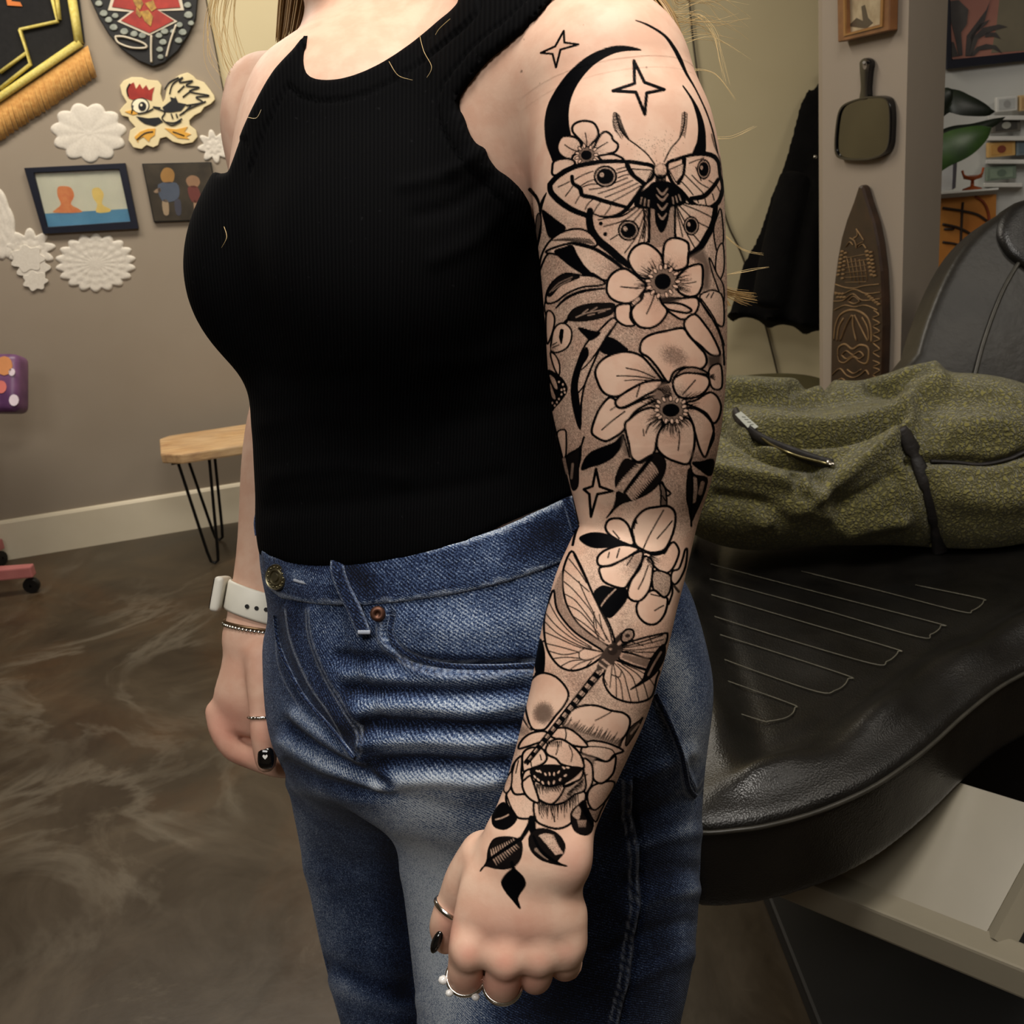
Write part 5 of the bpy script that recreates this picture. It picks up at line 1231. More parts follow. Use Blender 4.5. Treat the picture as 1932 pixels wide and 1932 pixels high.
# blossom
c = (1150, 850)
pet('850 640 880 590 960 580 1020 620 1052 690 1072 790 990 772 900 722 860 682', 4.6, c=c, r0=110, v1=.3)
pet('1060 660 1090 580 1160 512 1250 490 1350 485 1402 540 1397 650 1360 760 1310 832 1220 852 1150 832 1090 790 1070 720', 4.8, .05)
blk('645 738 700 705 770 694 860 708 920 750 1005 776 900 802 780 812 700 790')
pet('1190 890 1300 870 1350 800 1392 768 1432 830 1420 900 1380 980 1330 1012 1260 982', 4.2, c=c, r0=150, v1=.5); pet('1230 1000 1350 1020 1372 1080 1350 1180 1290 1202 1230 1150', 4, .36)
pet('1380 1000 1430 980 1462 900 1480 832 1498 830 1484 960 1440 1062 1400 1102 1370 1072', 4, .06); ln('1390 1110 1430 1160', 5, .8); ln('1375 1100 1380 1170 1350 1260', 4)
pet('1100 1260 1180 1172 1240 1150 1300 1200 1342 1220 1322 1330 1260 1410 1180 1416 1110 1352', 4.6, .06)
pet('1030 1140 1060 1060 1120 980 1160 880 1222 920 1222 1020 1200 1140 1140 1222 1080 1236 1030 1202', 4.6, c=c, r0=140, v1=.3)
pet('806 970 900 952 990 905 1132 838 1142 900 1100 990 1040 1080 1000 1132 920 1120 840 1082 810 1030', 4.6, c=(1120, 930), r0=130, v1=.45)
pet('785 900 820 850 900 810 1000 790 1112 820 1050 872 960 922 870 957 800 952', 4.6, .06)
IK.line(pts_('1160 850 1230 875 1310 850 1350 800'), [3, 8, 8, 3], 1); IK.line(pts_('1170 862 1240 890 1310 868'), [2, 5, 2], .05, mode='set')
for s in ('1310 515 1250 620 1190 730 1150 820', '1378 600 1330 660 1260 740', '880 850 870 890', '960 820 940 890', '1080 860 1020 950', '1190 950 1150 1060 1110 1140', '910 680 960 740', '1240 1310 1310 1270', '1210 1180 1270 1195 1300 1200', '1090 590 1075 660'): ln(s, 2.4)
hatch(1150, 850, 20, 60, 60, 160, 9, 1.6); hatch(1100, 620, 200, 260, 0, 40, 8, 1.5)
blk('758 1180 820 1118 900 1130 1012 1140 1016 1220 960 1300 880 1366 820 1300'); ln('808 1285 865 1205 930 1142', 3, .35, mode='set')
# ---------- dragonfly
pet('580 840 640 930 700 1060 760 1200 840 1340 900 1470 922 1590 850 1580 720 1490 620 1400 550 1282 520 1180 508 1080 522 960', 4.2, .1)
for s in ('525 990 640 1090 720 1160', '520 1080 600 1150 720 1290', '530 1180 620 1240 760 1420', '552 1270 660 1330 800 1500', '600 1360 700 1430 840 1550', '560 900 640 1000 700 1090', '640 1080 700 1220 760 1340 780 1450', '720 1290 800 1420 880 1560', '760 1320 760 1440 800 1540', '800 1340 820 1440 860 1540'): ln(s, 2.1, .9)
ln('600 870 700 1075 800 1290 880 1460 905 1570', 3, .9)
IK.fill(crom(pts_('505 1000 510 1180 545 1290 620 1405 720 1495 855 1585 835 1640 740 1572 620 1492 530 1400 462 1290 440 1160 470 1060'), 3, True), .42, soft=4)
pet('440 1150 400 1230 370 1330 362 1450 380 1590 430 1692 500 1762 590 1787 690 1762 790 1702 835 1640 740 1572 620 1492 530 1400 462 1290', 4.2, .07)
for s in ('400 1240 480 1380 600 1510 740 1600', '375 1330 460 1430 600 1540 740 1610', '370 1400 480 1500 650 1590 800 1632', '365 1480 480 1530 640 1600 830 1640', '375 1570 500 1600 640 1640', '400 1630 520 1660 640 1640', '440 1690 540 1680 650 1690', '500 1750 580 1710 680 1700', '570 1780 640 1730 760 1690', '640 1640 650 1690 720 1700 830 1650', '640 1640 700 1610 830 1640', '690 1760 740 1710'): ln(s, 2.1, .9)
pet('960 1602 1040 1562 1170 1522 1320 1490 1342 1502 1322 1582 1240 1662 1190 1692 1060 1652 970 1632', 4, .26)
for s in ('970 1610 1100 1590 1310 1540', '975 1620 1120 1620 1300 1590', '1000 1630 1120 1640 1240 1640', '1060 1560 1150 1590', '1200 1520 1220 1570'): ln(s, 2.1, .9)
IK.fill(pts_('985 1650 1190 1690 1230 1740 1150 1770 970 1690'), .55, soft=6)
sec('D')
pet('1180 -20 1290 10 1420 40 1540 60 1525 120 1490 255 1400 300 1300 300 1200 262 1140 190 1122 100', 4.2, .1)
for s in ('1190 0 1180 100 1170 190', '1195 0 1215 110 1220 260', '1215 100 1250 150 1270 290', '1200 0 1270 80 1300 180 1330 295', '1230 10 1340 110 1390 290', '1260 10 1400 110 1460 270', '1180 90 1240 110 1260 60', '1300 20 1440 90 1510 180', '1130 130 1150 170'): ln(s, 2.1, .9)
sec('C')
ln('985 1600 1150 1555 1300 1505', 3, .9); ln('960 1690 1060 1742 1180 1780', 6); ln('970 1688 1060 1728 1170 1762', 2.5, .2, mode='set')
blk('1312 1578 1232 1660 1172 1780 1140 1862 1050 1935 1210 1842 1292 1740 1322 1650', .93); ln('1290 1640 1230 1740 1190 1820', 4, .45, mode='set')
blk('305 1570 338 1540 366 1650 360 1800 336 1892 300 1792 288 1680', .96); ln('330 1560 372 1552', 3.5)
sec('D'); ln('618 90 640 170 665 252', [10, 7, 2])
# peony
pet('575 130 620 90 680 80 760 110 830 180 856 250 820 330 760 402 700 482 660 512 580 502 540 402 528 302 558 182', 4.2, .05)
IK.blob(665, 385, 78, 84, .55, 0, pw=3)
pet('810 472 860 390 900 350 980 325 1080 330 1180 365 1270 382 1322 430 1310 512 1260 592 1232 642 1130 612 1000 602 900 532', 4.4, .06)
for i in range(26):
    t = i / 25; x, y = 815 + 420 * t, 480 + 145 * t; ln('%d %d %d %d' % (x, y, x + 30 + 30 * rng.random(), y - 40 - 40 * rng.random()), [3.4, .8], .95)
IK.fill(pts_('815 480 900 530 1000 600 1130 612 1230 640 1240 600 1000 540 860 450'), .5, soft=16)
ln('1190 370 1120 410 1060 440', 2)
blk('1290 600 1320 500 1395 440 1420 420 1370 520 1300 630', .8); ln('1330 540 1390 470', 4, .4, mode='set')
ln('505 410 540 470 575 510', 5, .9); ln('520 420 560 490', 3, .3, mode='set'); IK.fill(pts_('490 470 540 490 570 520 510 560 480 540'), .45, soft=8)
pet('1000 1000 1050 930 1180 900 1205 940 1130 1062 1060 1122 1012 1082', 4, .12)
pet('1050 740 1150 752 1212 710 1207 800 1180 862 1110 917 1050 892 1038 820', 4.2, .1)
pet('1000 602 1100 600 1200 630 1272 672 1200 702 1150 752 1060 722 950 682', 4.2, .12); ln('980 640 1080 640 1180 660 1210 700', 2.2)
IK.fill(pts_('960 690 1060 725 1040 800 1010 760'), .5, soft=8)
pet('420 880 430 790 470 730 502 720 497 850 512 920 532 1000 450 1002 420 940', 4, .08); ln('450 760 430 840 425 920', 2.4); ln('475 745 455 840', 2)
pet('385 1000 412 950 450 1000 530 1002 592 1050 592 1170 480 1182 420 1122 385 1062', 4.2, .08); ln('385 1010 420 1100 470 1180', 3)
pet('362 960 385 880 425 830 420 940 385 990', 3.2, .15)
pet('600 1050 730 1075 860 1020 982 960 972 1080 902 1150 872 1222 780 1262 680 1242 606 1192', 4.4, .06)
for i in range(24):
    t = i / 23; x, y = 625 + 300 * t, 1062 + 30 * math.sin(t * 3.1) - 70 * t * t; ln('%d %d %d %d' % (x, y, x + rng.uniform(-10, 10), y + 70 + 60 * rng.random()), [3, .7], .92)
ln('730 1140 745 1180 750 1210', 2)
pet('475 652 500 592 560 542 640 522 692 532 660 592 590 622 530 642', 4.2, .07); pet('740 572 715 540 760 500 850 500 930 550 1002 637 900 632 820 592', 4.2, .07)
ln('830 500 838 550 830 590', 2.2)
pet('970 730 1030 770 1042 860 1030 930 982 992 958 900 972 850', 4, .1); ln('960 870 1000 850', 2)
pet('510 690 560 650 650 650 692 720 660 770 580 802 518 830 505 760', 4.2, .07); ln('600 660 570 730 575 790', 2); ln('640 700 650 740', 2)
pet('682 660 715 602 790 580 870 620 940 690 972 770 960 805 870 792 800 772 760 730 700 702', 4.4, .08)
for i in range(9): ln('%d 600 %d 640' % (690 + i * 14, 692 + i * 13), [2.6, .8], .9)
ln('770 600 775 650 760 700', 2); ln('860 630 885 690 875 750', 2)
pet('820 952 900 912 965 815 985 960 902 1002 820 1062 735 1078 760 1020', 4, .34)
for i in range(14): ln('%d %d %d %d' % (850 + i * 9, 990 - i * 8, 840 + i * 9, 1040 - i * 7), [2.6, .8], .9)
pet('600 900 700 942 820 922 802 1000 730 1076 650 1052 612 1002', 4.2, .1)
for i in range(18): ln('%d %d %d %d' % (615 + i * 11, 925 + 12 * math.sin(i / 17 * 3.1), 620 + i * 10, 975 + 30 * rng.random()), [2.8, .7], .92)
pet('505 905 560 850 602 950 632 1062 570 1042 520 985', 4.2, .06); pet('505 900 520 832 572 812 600 870 560 860', 4, .08)
pet('967 808 950 880 890 912 815 940 860 872 900 820', 4.2, .1)
blk('565 822 660 782 760 780 860 790 958 805 885 882 800 922 700 934 620 905', .93)
for x, y, r in ((640, 828, .9), (680, 848, 1.1), (712, 846, 1.4), (746, 846, 1.6), (780, 832, 2.2), (820, 800, .7), (850, 798, .2), (600, 868, 1), (626, 890, .8), (660, 912, 1), (705, 914, 1.4), (745, 910, 1.9), (792, 888, 2.1), (832, 858, 2.6), (620, 825, .4)): dot(x, y, 15, 7, .02, r)
# tail of the dragonfly
A_, B_ = np.array([1100., 60.]), np.array([532., 765.])
for i in range(2): pass
for i in range(26):
    t0, t1 = i / 26, (i + 1) / 26; p0, p1 = A_ + (B_ - A_) * t0, A_ + (B_ - A_) * t1; n = np.array([B_[1] - A_[1], A_[0] - B_[0]]); n /= np.linalg.norm(n)
    w0 = 27 - 13 * t0; q = [p0 + n * w0, p1 + n * w0, p1 - n * w0, p0 - n * w0]
    IK.fill(q, .95 if i % 2 else .30); IK.line([q[0], q[1]], 3.2, 1, smooth=0); IK.line([q[3], q[2]], 3.2, 1, smooth=0)
    if i % 2 == 0: IK.line([(p0 + n * w0 * .3), (p1 + n * w0 * .3)], 2.4, .75, smooth=0)
dot(528, 762, 12, 8, .9)
sec('C')
IK.fill(crom(pts_('800 1700 850 1610 900 1570 970 1570 975 1650 920 1720 860 1760 780 1790'), 4, True), .78); ln('830 1700 880 1740', 4, .25, mode='set'); ln('800 1730 850 1770', 4, .3, mode='set')
dot(905, 1625, 40, 40, .85); dot(890, 1615, 12, 10, .3); dot(935, 1600, 9, 7, .3); ln('960 1570 1000 1530', 26, .85); ln('955 1575 985 1545', 6, .3, mode='set')
pet('975 1540 985 1490 1020 1460 1065 1465 1075 1510 1050 1545 1000 1565', 4, .45); dot(1025, 1510, 20, 16, .85)
# ---------- wrist and hand
sec('D')
blk('278 1160 320 1092 366 1064 402 1110 462 1166 440 1222 370 1266 290 1242', .95); ln('302 1192 350 1180 400 1156', 3, .35, mode='set')
blk('872 1152 930 1082 980 1048 1002 1120 1042 1200 1030 1282 980 1310 900 1272', .92)
pet('885 1150 930 1090 950 1130 935 1190 905 1180', 0, .25, line=0)
for i in range(8): ln('%d 1200 %d 1250' % (925 + i * 9, 935 + i * 7), [2.4, .8], .4, mode='set')
ln('960 1070 990 1150 1040 1240', [8, 8, 5]); pet('1005 1110 1060 1120 1130 1065 1100 1130 1060 1210', 3, .35)
ln('572 1180 552 1250 488 1350', [9, 9, 7]); ln('590 1190 600 1300 640 1400', [8, 7, 5]); ln('565 1230 580 1290', 8)
blk('188 1582 234 1512 248 1420 290 1342 380 1324 470 1340 502 1382 492 1480 450 1542 380 1567 300 1562 232 1546 200 1560', .92)
for i in range(11):
    t = i / 10; x, y = 280 + 170 * t, 1482 - 110 * t
    ln('%d %d %d %d' % (x - 4, y - 12, x - 14, y - 62 + 30 * t), [3.4, 2], .22 + .15 * rng.random(), mode='set'); ln('%d %d %d %d' % (x + 8, y + 14, x + 30, y + 56 - 22 * t), [3.4, 1.6], .3 + .15 * rng.random(), mode='set')
ln('240 1506 360 1424 485 1340', [5, 7, 8])
blk('556 1335 600 1272 680 1264 770 1300 826 1380 816 1450 770 1512 842 1546 740 1527 640 1492 570 1422', .92)
for i in range(13):
    t = i / 12; x, y = 625 + 120 * t, 1322 + 140 * t
    ln('%d %d %d %d %d %d' % (x + 12, y - 6, x + 60, y - 18, x + 120 - 60 * t, y - 10), [3.2, 3.6, 1], .12 + .12 * rng.random(), mode='set')
ln('610 1420 660 1460 700 1486', 7, .5, mode='set'); ln('590 1320 640 1420 720 1492 800 1535', [5, 7, 7, 4])
blk('432 1555 460 1580 510 1630 527 1690 482 1760 470 1800 487 1867 430 1800 380 1740 348 1670 380 1610 425 1570'); ln('425 1520 440 1570', 7)
# faint second skin of stipple, freckles
g_ = IK.im; nz = rng.random(g_.shape).astype(np.float32)
mid = np.exp(-((g_ - .28) / .2) ** 2) * (g_ > .06)
g_ += mid * (nz - .5) * .55
sec('A')
for i in range(150):
    a = rng.normal(0, 1, 2); dot(1120 + a[0] * 110, 1120 + a[1] * 60 , 2.6, 2.6, .5)
for x, y, r, v in ((95, 540, 9, .55), (1045, 512, 6, .45), (115, 300, 5, .3), (566, 188, 5, .2), (235, 632, 4, .3)): dot(x, y, r, r * 1.3, v)
np.clip(g_, 0, 1, out=g_)
bx, by, bd = PIX(BV)
armness = np.zeros(len(BV), bool); cand = bx > 820; armness[cand] = np.minimum(ARM(BV[cand]), HAND(BV[cand])) < .007
armness = armness | ((bx > 970) & (by < 330) & (bd < .70))
ink = np.where(armness, 1 - (1 - np.clip(INK.at(bx, by) * 1.04, 0, 1)) ** 1.6, 0)
skin = Nt('skin')
tone = skin.ramp(skin.noise(9, 5), [(.3, S(215, 175, 151)), (.7, S(230, 196, 172))])
spot = skin.ramp(skin.noise(60, 3), [(.38, (.93, .86, .84, 1)), (.6, (1, 1, 1, 1))])
tone = skin.mix(1.0, tone, spot, 'MULTIPLY')
tone = skin.mix(skin.attr('blush'), tone, S(206, 128, 112))
tone = skin.mix(skin.attr('ink'), tone, S(5, 5, 7))
skin.set(color=tone, rough=.52, spec=skin.math('MULTIPLY', skin.math('SUBTRACT', 1.0, skin.math('MULTIPLY', skin.attr('ink'), .9)), .28))
skin.bump(skin.noise(420, 3), .12, .0006)
BL = Canvas(300, -20, 1400, 1960)
for a in ((960, 1760, 100, 60, .34), (884, 1798, 26, 24, .45), (954, 1815, 28, 24, .45), (1018, 1810, 26, 22, .35), (1068, 1795, 24, 20, .35), (960, 1860, 110, 28, .5),
          (845, 1750, 24, 40, .45), (1080, 1620, 40, 40, .35), (990, 330, 30, 50, .2), (430, 1370, 60, 60, .55), (500, 1380, 26, 50, .45), (470, 1250, 60, 60, .2), (450, 1430, 70, 30, .4)):
    BL.blob(*a, mode='max')
BODY = npmesh('body', BV, BF, skin.m, person, attrs={'ink': ink, 'blush': np.clip(BL.at(bx, by), 0, .8)})

# --- tank top
TOPPX = [(583, 60), (571, 100), (572, 132), (588, 150), (622, 154), (665, 146), (720, 122), (780, 82), (830, 40), (868, 5), (890, -60), (1100, -60), (1040, 0), (985, 60), (925, 108), (882, 158), (862, 192),
         (870, 230), (895, 272), (930, 312), (975, 352), (1000, 384), (1030, 440), (1300, 460), (1300, 860), (1120, 915), (1070, 938), (950, 990), (870, 1030), (780, 1056), (680, 1070), (600, 1072), (540, 1066), (500, 1050),
         (300, 1010), (300, 332), (418, 330), (434, 314), (444, 288), (462, 240), (490, 182), (520, 132), (555, 95)]
TOPPX = crom(TOPPX, 2, True)
def top_solid(Q):
    d = smin(trunk(Q), BR1(Q), .030); d = smin(d, BR2(Q), .055)
    return d - .0042
def top_sdf(Q):
    d = top_solid(Q); x, y, z = PIX(Q)
    m = np.abs(d) < .06; e = np.full(len(Q), -1.0)
    e[m] = polysdf(TOPPX, x[m], y[m]) * np.maximum(z[m], .3) / FPX
    return smax(d, e, .0025)
TV, TF = sdfmesh(top_sdf, (-.33, .48, .85), (.22, 1.02, 1.46), .0028)
TV = vsmooth(TV, TF, 2, .4)
tx, ty, td = PIX(TV)
# binding bands and soft pulls
rib = (tx - 700) * td / .75 * (1.0 + 0.00025 * (ty - 500))
N_ = vnormals(TV, TF)
edge = polysdf(TOPPX, tx, ty)
bindm = (ty < 560) & ~((tx < 470) & (ty > 260))
disp = np.where((edge > -34) & bindm, .0010, 0) - .0016 * np.exp(-((edge + 37) / 3.0) ** 2) * bindm
FD = Canvas(340, -20, 1140, 1060)
for pts, w, v in (([(905, 290), (840, 330), (760, 350)], 22, .7), ([(930, 330), (860, 385), (790, 405)], 26, -.6), ([(880, 200), (860, 260), (850, 320)], 26, .5), ([(960, 380), (900, 450), (820, 490)], 28, .5),
                  ([(520, 900), (640, 880), (760, 900)], 30, .5), ([(510, 960), (640, 950), (800, 930), (950, 900)], 34, -.5), ([(500, 800), (600, 780), (700, 790)], 36, .4), ([(480, 700), (560, 720), (680, 715)], 40, -.5), ([(1000, 640), (900, 680), (800, 690)], 40, .5), ([(1020, 760), (900, 790), (760, 800)], 40, -.4)):
    FD.ridge(pts, w, v)
disp = disp + .0035 * FD.at(tx, ty) * (np.sum(N_ * (CAM - TV), 1) > 0)
TV = TV + N_ * disp[:, None]
knit = Nt('black_rib_knit')
wv = knit.math('SINE', knit.math('MULTIPLY', knit.attr('rib'), 1.05))
wv2 = knit.math('MULTIPLY', knit.math('ADD', wv, 1.0), .5)
lint = knit.ramp(knit.noise(260, 2), [(.70, (0, 0, 0, 1)), (.78, (1, 1, 1, 1))])
base = knit.mix(wv2, S(3, 3, 4), S(9, 9, 10))
base = knit.mix(knit.math('MULTIPLY', lint, .25), base, S(40, 40, 42))
knit.set(color=base, rough=.95, spec=.06)
knit.bump(wv2, .35, .0007)
npmesh('tank_top', TV, TF, knit.m, person, attrs={'rib': rib})

# --- jeans
HIPS = Sweep([(489, 985, 1180, 940, .800, .74), (490, 1030, 1200, 1000, .803, .76), (503, 1090, 1232, 1070, .808, .78), (518, 1160, 1262, 1150, .814, .78), (523, 1240, 1292, 1230, .822, .76),
              (530, 1310, 1310, 1300, .830, .72)], n=6, cap=.75)
LEGN = Sweep([(640, 1230, 1290, 1222, .812, .74), (660, 1310, 1312, 1300, .818, .74), (684, 1385, 1326, 1375, .826, .73), (716, 1460, 1329, 1450, .836, .71), (742, 1540, 1323, 1530, .846, .70), (758, 1640, 1319, 1635, .856, .69), (771, 1750, 1312, 1745, .866, .68),
              (780, 1850, 1294, 1850, .876, .68), (788, 1950, 1258, 1950, .886, .68)], n=6, cap=.5)
LEGF = Sweep([(520, 1230, 900, 1230, .838, .75), (525, 1320, 900, 1325, .856, .74), (533, 1400, 915, 1405, .876, .70), (545, 1470, 925, 1470, .915, .64), (563, 1565, 925, 1565, .960, .58), (588, 1690, 920, 1690, .990, .56), (612, 1800, 915, 1800, 1.005, .56), (632, 1880, 905, 1880, 1.015, .56), (652, 1950, 900, 1950, 1.025, .56)], n=6, cap=.5)
def lower_leg(sw, foot):
    """straight leg from the last section down to the ankle"""
    c = sw.c[-1]; a = sw.a[-1]; b = sw.b[-1]; A = sw.A[-1]; rows = []
    for t in np.linspace(0, 1, 6):
        p = c * (1 - t) + np.asarray(foot) * t
        r = a * (1 - t) + .062 * t; q = b * (1 - t) + .062 * t
        rows.append(np.concatenate([p, A, [r, q]]))
    return Sweep(raw=np.array(rows), n=4, cap=.3)
FOOTN = np.array([LEGN.c[-1][0] + .01, LEGN.c[-1][1] + .10, .075]); FOOTF = np.array([LEGF.c[-1][0] - .01, LEGF.c[-1][1] + .09, .075])
SHN_L, SHF_L = lower_leg(LEGN, FOOTN), lower_leg(LEGF, FOOTF)
WTOP = [(486, 985), (492, 1020), (510, 1040), (560, 1046), (640, 1049), (720, 1045), (800, 1033), (880, 1015), (950, 993), (1020, 960), (1060, 942), (1090, 930), (1260, 880)]
WBOT = [(500, 1105), (530, 1130), (600, 1142), (680, 1144), (760, 1137), (850, 1124), (940, 1104), (1010, 1082), (1060, 1062), (1260, 990)]
def jeans_raw(Q):
    g = smin(LEGN(Q), SHN_L(Q), .02); k = smin(LEGF(Q), SHF_L(Q), .02)
    d = smin(smin(HIPS(Q), g, .05), k, .012); hz_ = smin(HIPS(Q), k, .05)
    d = np.minimum(d, hz_)
    return d
JTOPP = np.array(WTOP + [(1500, 860), (1500, 4000), (200, 4000), (200, 985)], float)
def jeans_sdf(Q):
    x, y, z = PIX(Q)
    return smax(jeans_raw(Q), polysdf(JTOPP, x, y) * np.maximum(z, .3) / FPX, .002)
JV, JF = sdfmesh(jeans_sdf, (-.32, .45, .05), (.34, 1.30, 1.10), .0040)
fc, cc = facing(JV, JF); px, py, _ = PIX(cc)
JV, JF = refine(JV, JF, (fc > -.1) & (py < 2050), 2, jeans_raw if False else None)
JV = vsmooth(JV, JF, 3, .5)
jx, jy, jd = PIX(JV)
N_ = vnormals(JV, JF)
fr = np.sum(N_ * (CAM - JV), 1) > 0
# which surface point belongs to the near leg (for folds and fading)
FDJ = Canvas(440, 900, 1380, 1960); WEAR = Canvas(440, 900, 1380, 1960, .42)
def fold(pts, w, v):
    FDJ.ridge(pts, w, v)
def wear(pts, w, v):
    WEAR.ridge(pts, w, v)
for pts, w, v in (
    # whiskers over the lap
    ([(640, 1240), (760, 1245), (880, 1255), (1000, 1250)], 22, -.9), ([(650, 1270), (780, 1285), (900, 1290), (1000, 1285)], 24, .7),
    ([(660, 1300), (760, 1300), (880, 1305), (990, 1295)], 24, -.9), ([(680, 1335), (780, 1330), (900, 1340), (985, 1325)], 26, .9),
    ([(690, 1365), (800, 1368), (900, 1375), (985, 1372)], 20, -1.3), ([(690, 1400), (800, 1395), (900, 1400), (975, 1395)], 26, .9),
    ([(700, 1440), (800, 1437), (900, 1445), (960, 1440)], 20, -1.2), ([(720, 1475), (820, 1470), (900, 1475), (940, 1470)], 28, .9),
    ([(560, 1350), (610, 1390), (660, 1420), (720, 1450)], 24, .9), ([(540, 1365), (590, 1405), (650, 1440), (735, 1480)], 20, -.9),
    ([(535, 1400), (600, 1440), (660, 1462), (735, 1490)], 22, .8), ([(540, 1440), (600, 1470), (670, 1490), (740, 1500)], 20, -.7),
    ([(545, 1480), (620, 1500), (700, 1510)], 24, .5), ([(770, 1510), (860, 1530), (930, 1530)], 30, -.5), ([(760, 1560), (840, 1580), (900, 1585)], 34, .4),
    # fly bulge
    ([(545, 1150), (570, 1250), (620, 1330), (680, 1400)], 26, .8), ([(640, 1150), (650, 1230), (690, 1300), (720, 1360)], 22, -.5), ([(590, 1150), (600, 1220), (640, 1300), (690, 1370)], 20, .6),
    # pocket mouth
    ([(740, 1160), (735, 1200), (770, 1238), (840, 1258), (1010, 1250)], 10, -1.2), ([(725, 1165), (722, 1205), (760, 1250), (840, 1274), (1010, 1266)], 16, .7), ([(760, 1170), (860, 1190), (1000, 1170)], 50, .5),
    # near thigh outer side
    ([(1250, 1330), (1280, 1420), (1310, 1490)], 10, .8), ([(1180, 1480), (1240, 1450), (1300, 1420)], 26, .6), ([(1180, 1540), (1240, 1530), (1310, 1500)], 26, -.6), ([(1190, 1600), (1250, 1580), (1310, 1570)], 28, .5), ([(1180, 1660), (1250, 1640), (1310, 1640)], 26, -.5),
    ([(1180, 1720), (1240, 1690), (1310, 1680)], 26, .6), ([(1150, 1800), (1230, 1760), (1300, 1740)], 26, -.5), ([(1170, 1860), (1230, 1830), (1300, 1800)], 30, .5),
    ([(1183, 1470), (1190, 1560), (1200, 1650), (1190, 1780), (1160, 1932)], 8, .9), ([(1195, 1470), (1203, 1560), (1213, 1650), (1203, 1780), (1173, 1932)], 6, -.8),
    # far leg
    ([(580, 1640), (650, 1660), (740, 1650)], 40, .4), ([(620, 1820), (690, 1850), (760, 1860)], 36, -.8), ([(630, 1850), (700, 1880), (770, 1890)], 36, .6)):
    fold(pts, w, v)
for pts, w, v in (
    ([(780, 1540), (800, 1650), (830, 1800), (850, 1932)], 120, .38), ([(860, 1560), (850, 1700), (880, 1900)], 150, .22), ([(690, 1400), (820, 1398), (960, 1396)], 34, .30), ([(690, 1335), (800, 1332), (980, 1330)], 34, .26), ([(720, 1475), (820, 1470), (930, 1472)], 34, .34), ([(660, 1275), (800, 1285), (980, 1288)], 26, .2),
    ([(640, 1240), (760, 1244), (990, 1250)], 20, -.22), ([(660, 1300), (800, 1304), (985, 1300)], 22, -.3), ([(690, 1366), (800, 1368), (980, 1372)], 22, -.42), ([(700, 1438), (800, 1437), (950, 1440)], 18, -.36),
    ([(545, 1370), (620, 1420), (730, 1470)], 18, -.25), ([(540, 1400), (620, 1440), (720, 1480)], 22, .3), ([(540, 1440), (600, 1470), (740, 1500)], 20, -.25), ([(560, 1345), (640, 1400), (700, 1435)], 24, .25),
    ([(715, 1455), (735, 1478)], 22, -.4),  # crotch gap: contact shade painted as a dark spot
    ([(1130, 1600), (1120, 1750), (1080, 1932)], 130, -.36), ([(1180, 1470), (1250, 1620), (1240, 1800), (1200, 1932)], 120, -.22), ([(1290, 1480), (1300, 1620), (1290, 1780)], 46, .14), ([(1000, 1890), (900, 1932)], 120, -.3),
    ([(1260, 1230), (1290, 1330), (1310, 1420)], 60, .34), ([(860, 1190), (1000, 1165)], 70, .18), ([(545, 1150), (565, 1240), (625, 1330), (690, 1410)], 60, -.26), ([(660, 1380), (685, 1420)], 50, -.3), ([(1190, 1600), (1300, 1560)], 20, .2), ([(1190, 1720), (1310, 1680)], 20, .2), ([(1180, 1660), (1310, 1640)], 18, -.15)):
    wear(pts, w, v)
# seams and stitching
ST = Canvas(440, 900, 1380, 1960)
def seam(pts, gap=0, w=3.2, v=1.0):
    p = crom(pts, 10)
    ST.line(p, w, v, smooth=0)
    if gap:
        t = np.gradient(p, axis=0); n = np.stack([-t[:, 1], t[:, 0]], 1); n /= np.linalg.norm(n, axis=1)[:, None] + 1e-9
        ST.line(p + n * gap, w, v, smooth=0)
seam([(586, 1148), (592, 1200), (618, 1270), (660, 1340), (688, 1385), (684, 1420), (668, 1428)], 8, 2.6, .7)
seam([(545, 1150), (556, 1210), (590, 1290), (630, 1350), (655, 1410), (668, 1428)], 0, 3, .8)
seam([(726, 1160), (722, 1200), (752, 1238), (820, 1262), (920, 1268), (1012, 1262)], 8, 2.4, .7)
seam([(742, 1158), (738, 1196), (770, 1230), (840, 1250), (1012, 1246)], 0, 3.5, .9)
seam([(1183, 1470), (1190, 1560), (1200, 1650), (1190, 1780), (1160, 1932)], 10, 2.8, .65)
seam([(1234, 1305), (1262, 1362), (1284, 1420), (1296, 1480), (1312, 1500), (1326, 1470)], 7, 3, .9)
seam([(1262, 1352), (1300, 1310), (1316, 1318), (1300, 1350), (1272, 1372)], 0, 2.4, .6)
seam([(520, 1180), (526, 1260), (570, 1340), (640, 1410), (690, 1440)], 0, 2.4, .5)
nearleg = (LEGN(JV) < .02) | (HIPS(JV) < .012)
disp = .0043 * FDJ.at(jx, jy) * fr
JV = JV + N_ * disp[:, None]
den = Nt('denim')
wear_shade_a = den.attr('wear')
vec = den.coord()
fine = den.noise(900, 2, .6, vec)
twx = den.n('ShaderNodeSeparateXYZ', {0: vec})
tw = den.math('SINE', den.math('MULTIPLY', den.math('ADD', den.attr('tu'), den.math('MULTIPLY', twx.outputs[2], .74)), 3300))
twn = den.math('MULTIPLY', den.math('ADD', tw, 1), .5)
lvl = den.math('ADD', wear_shade_a, den.math('MULTIPLY', den.math('SUBTRACT', den.noise(24, 5, .7, vec), .5), .55))
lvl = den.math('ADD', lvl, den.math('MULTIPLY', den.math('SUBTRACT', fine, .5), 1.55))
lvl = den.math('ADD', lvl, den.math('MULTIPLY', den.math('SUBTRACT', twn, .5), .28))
dcol = den.ramp(lvl, [(.0, S(9, 13, 25)), (.3, S(28, 41, 72)), (.58, S(78, 97, 130)), (.98, S(192, 201, 211))])
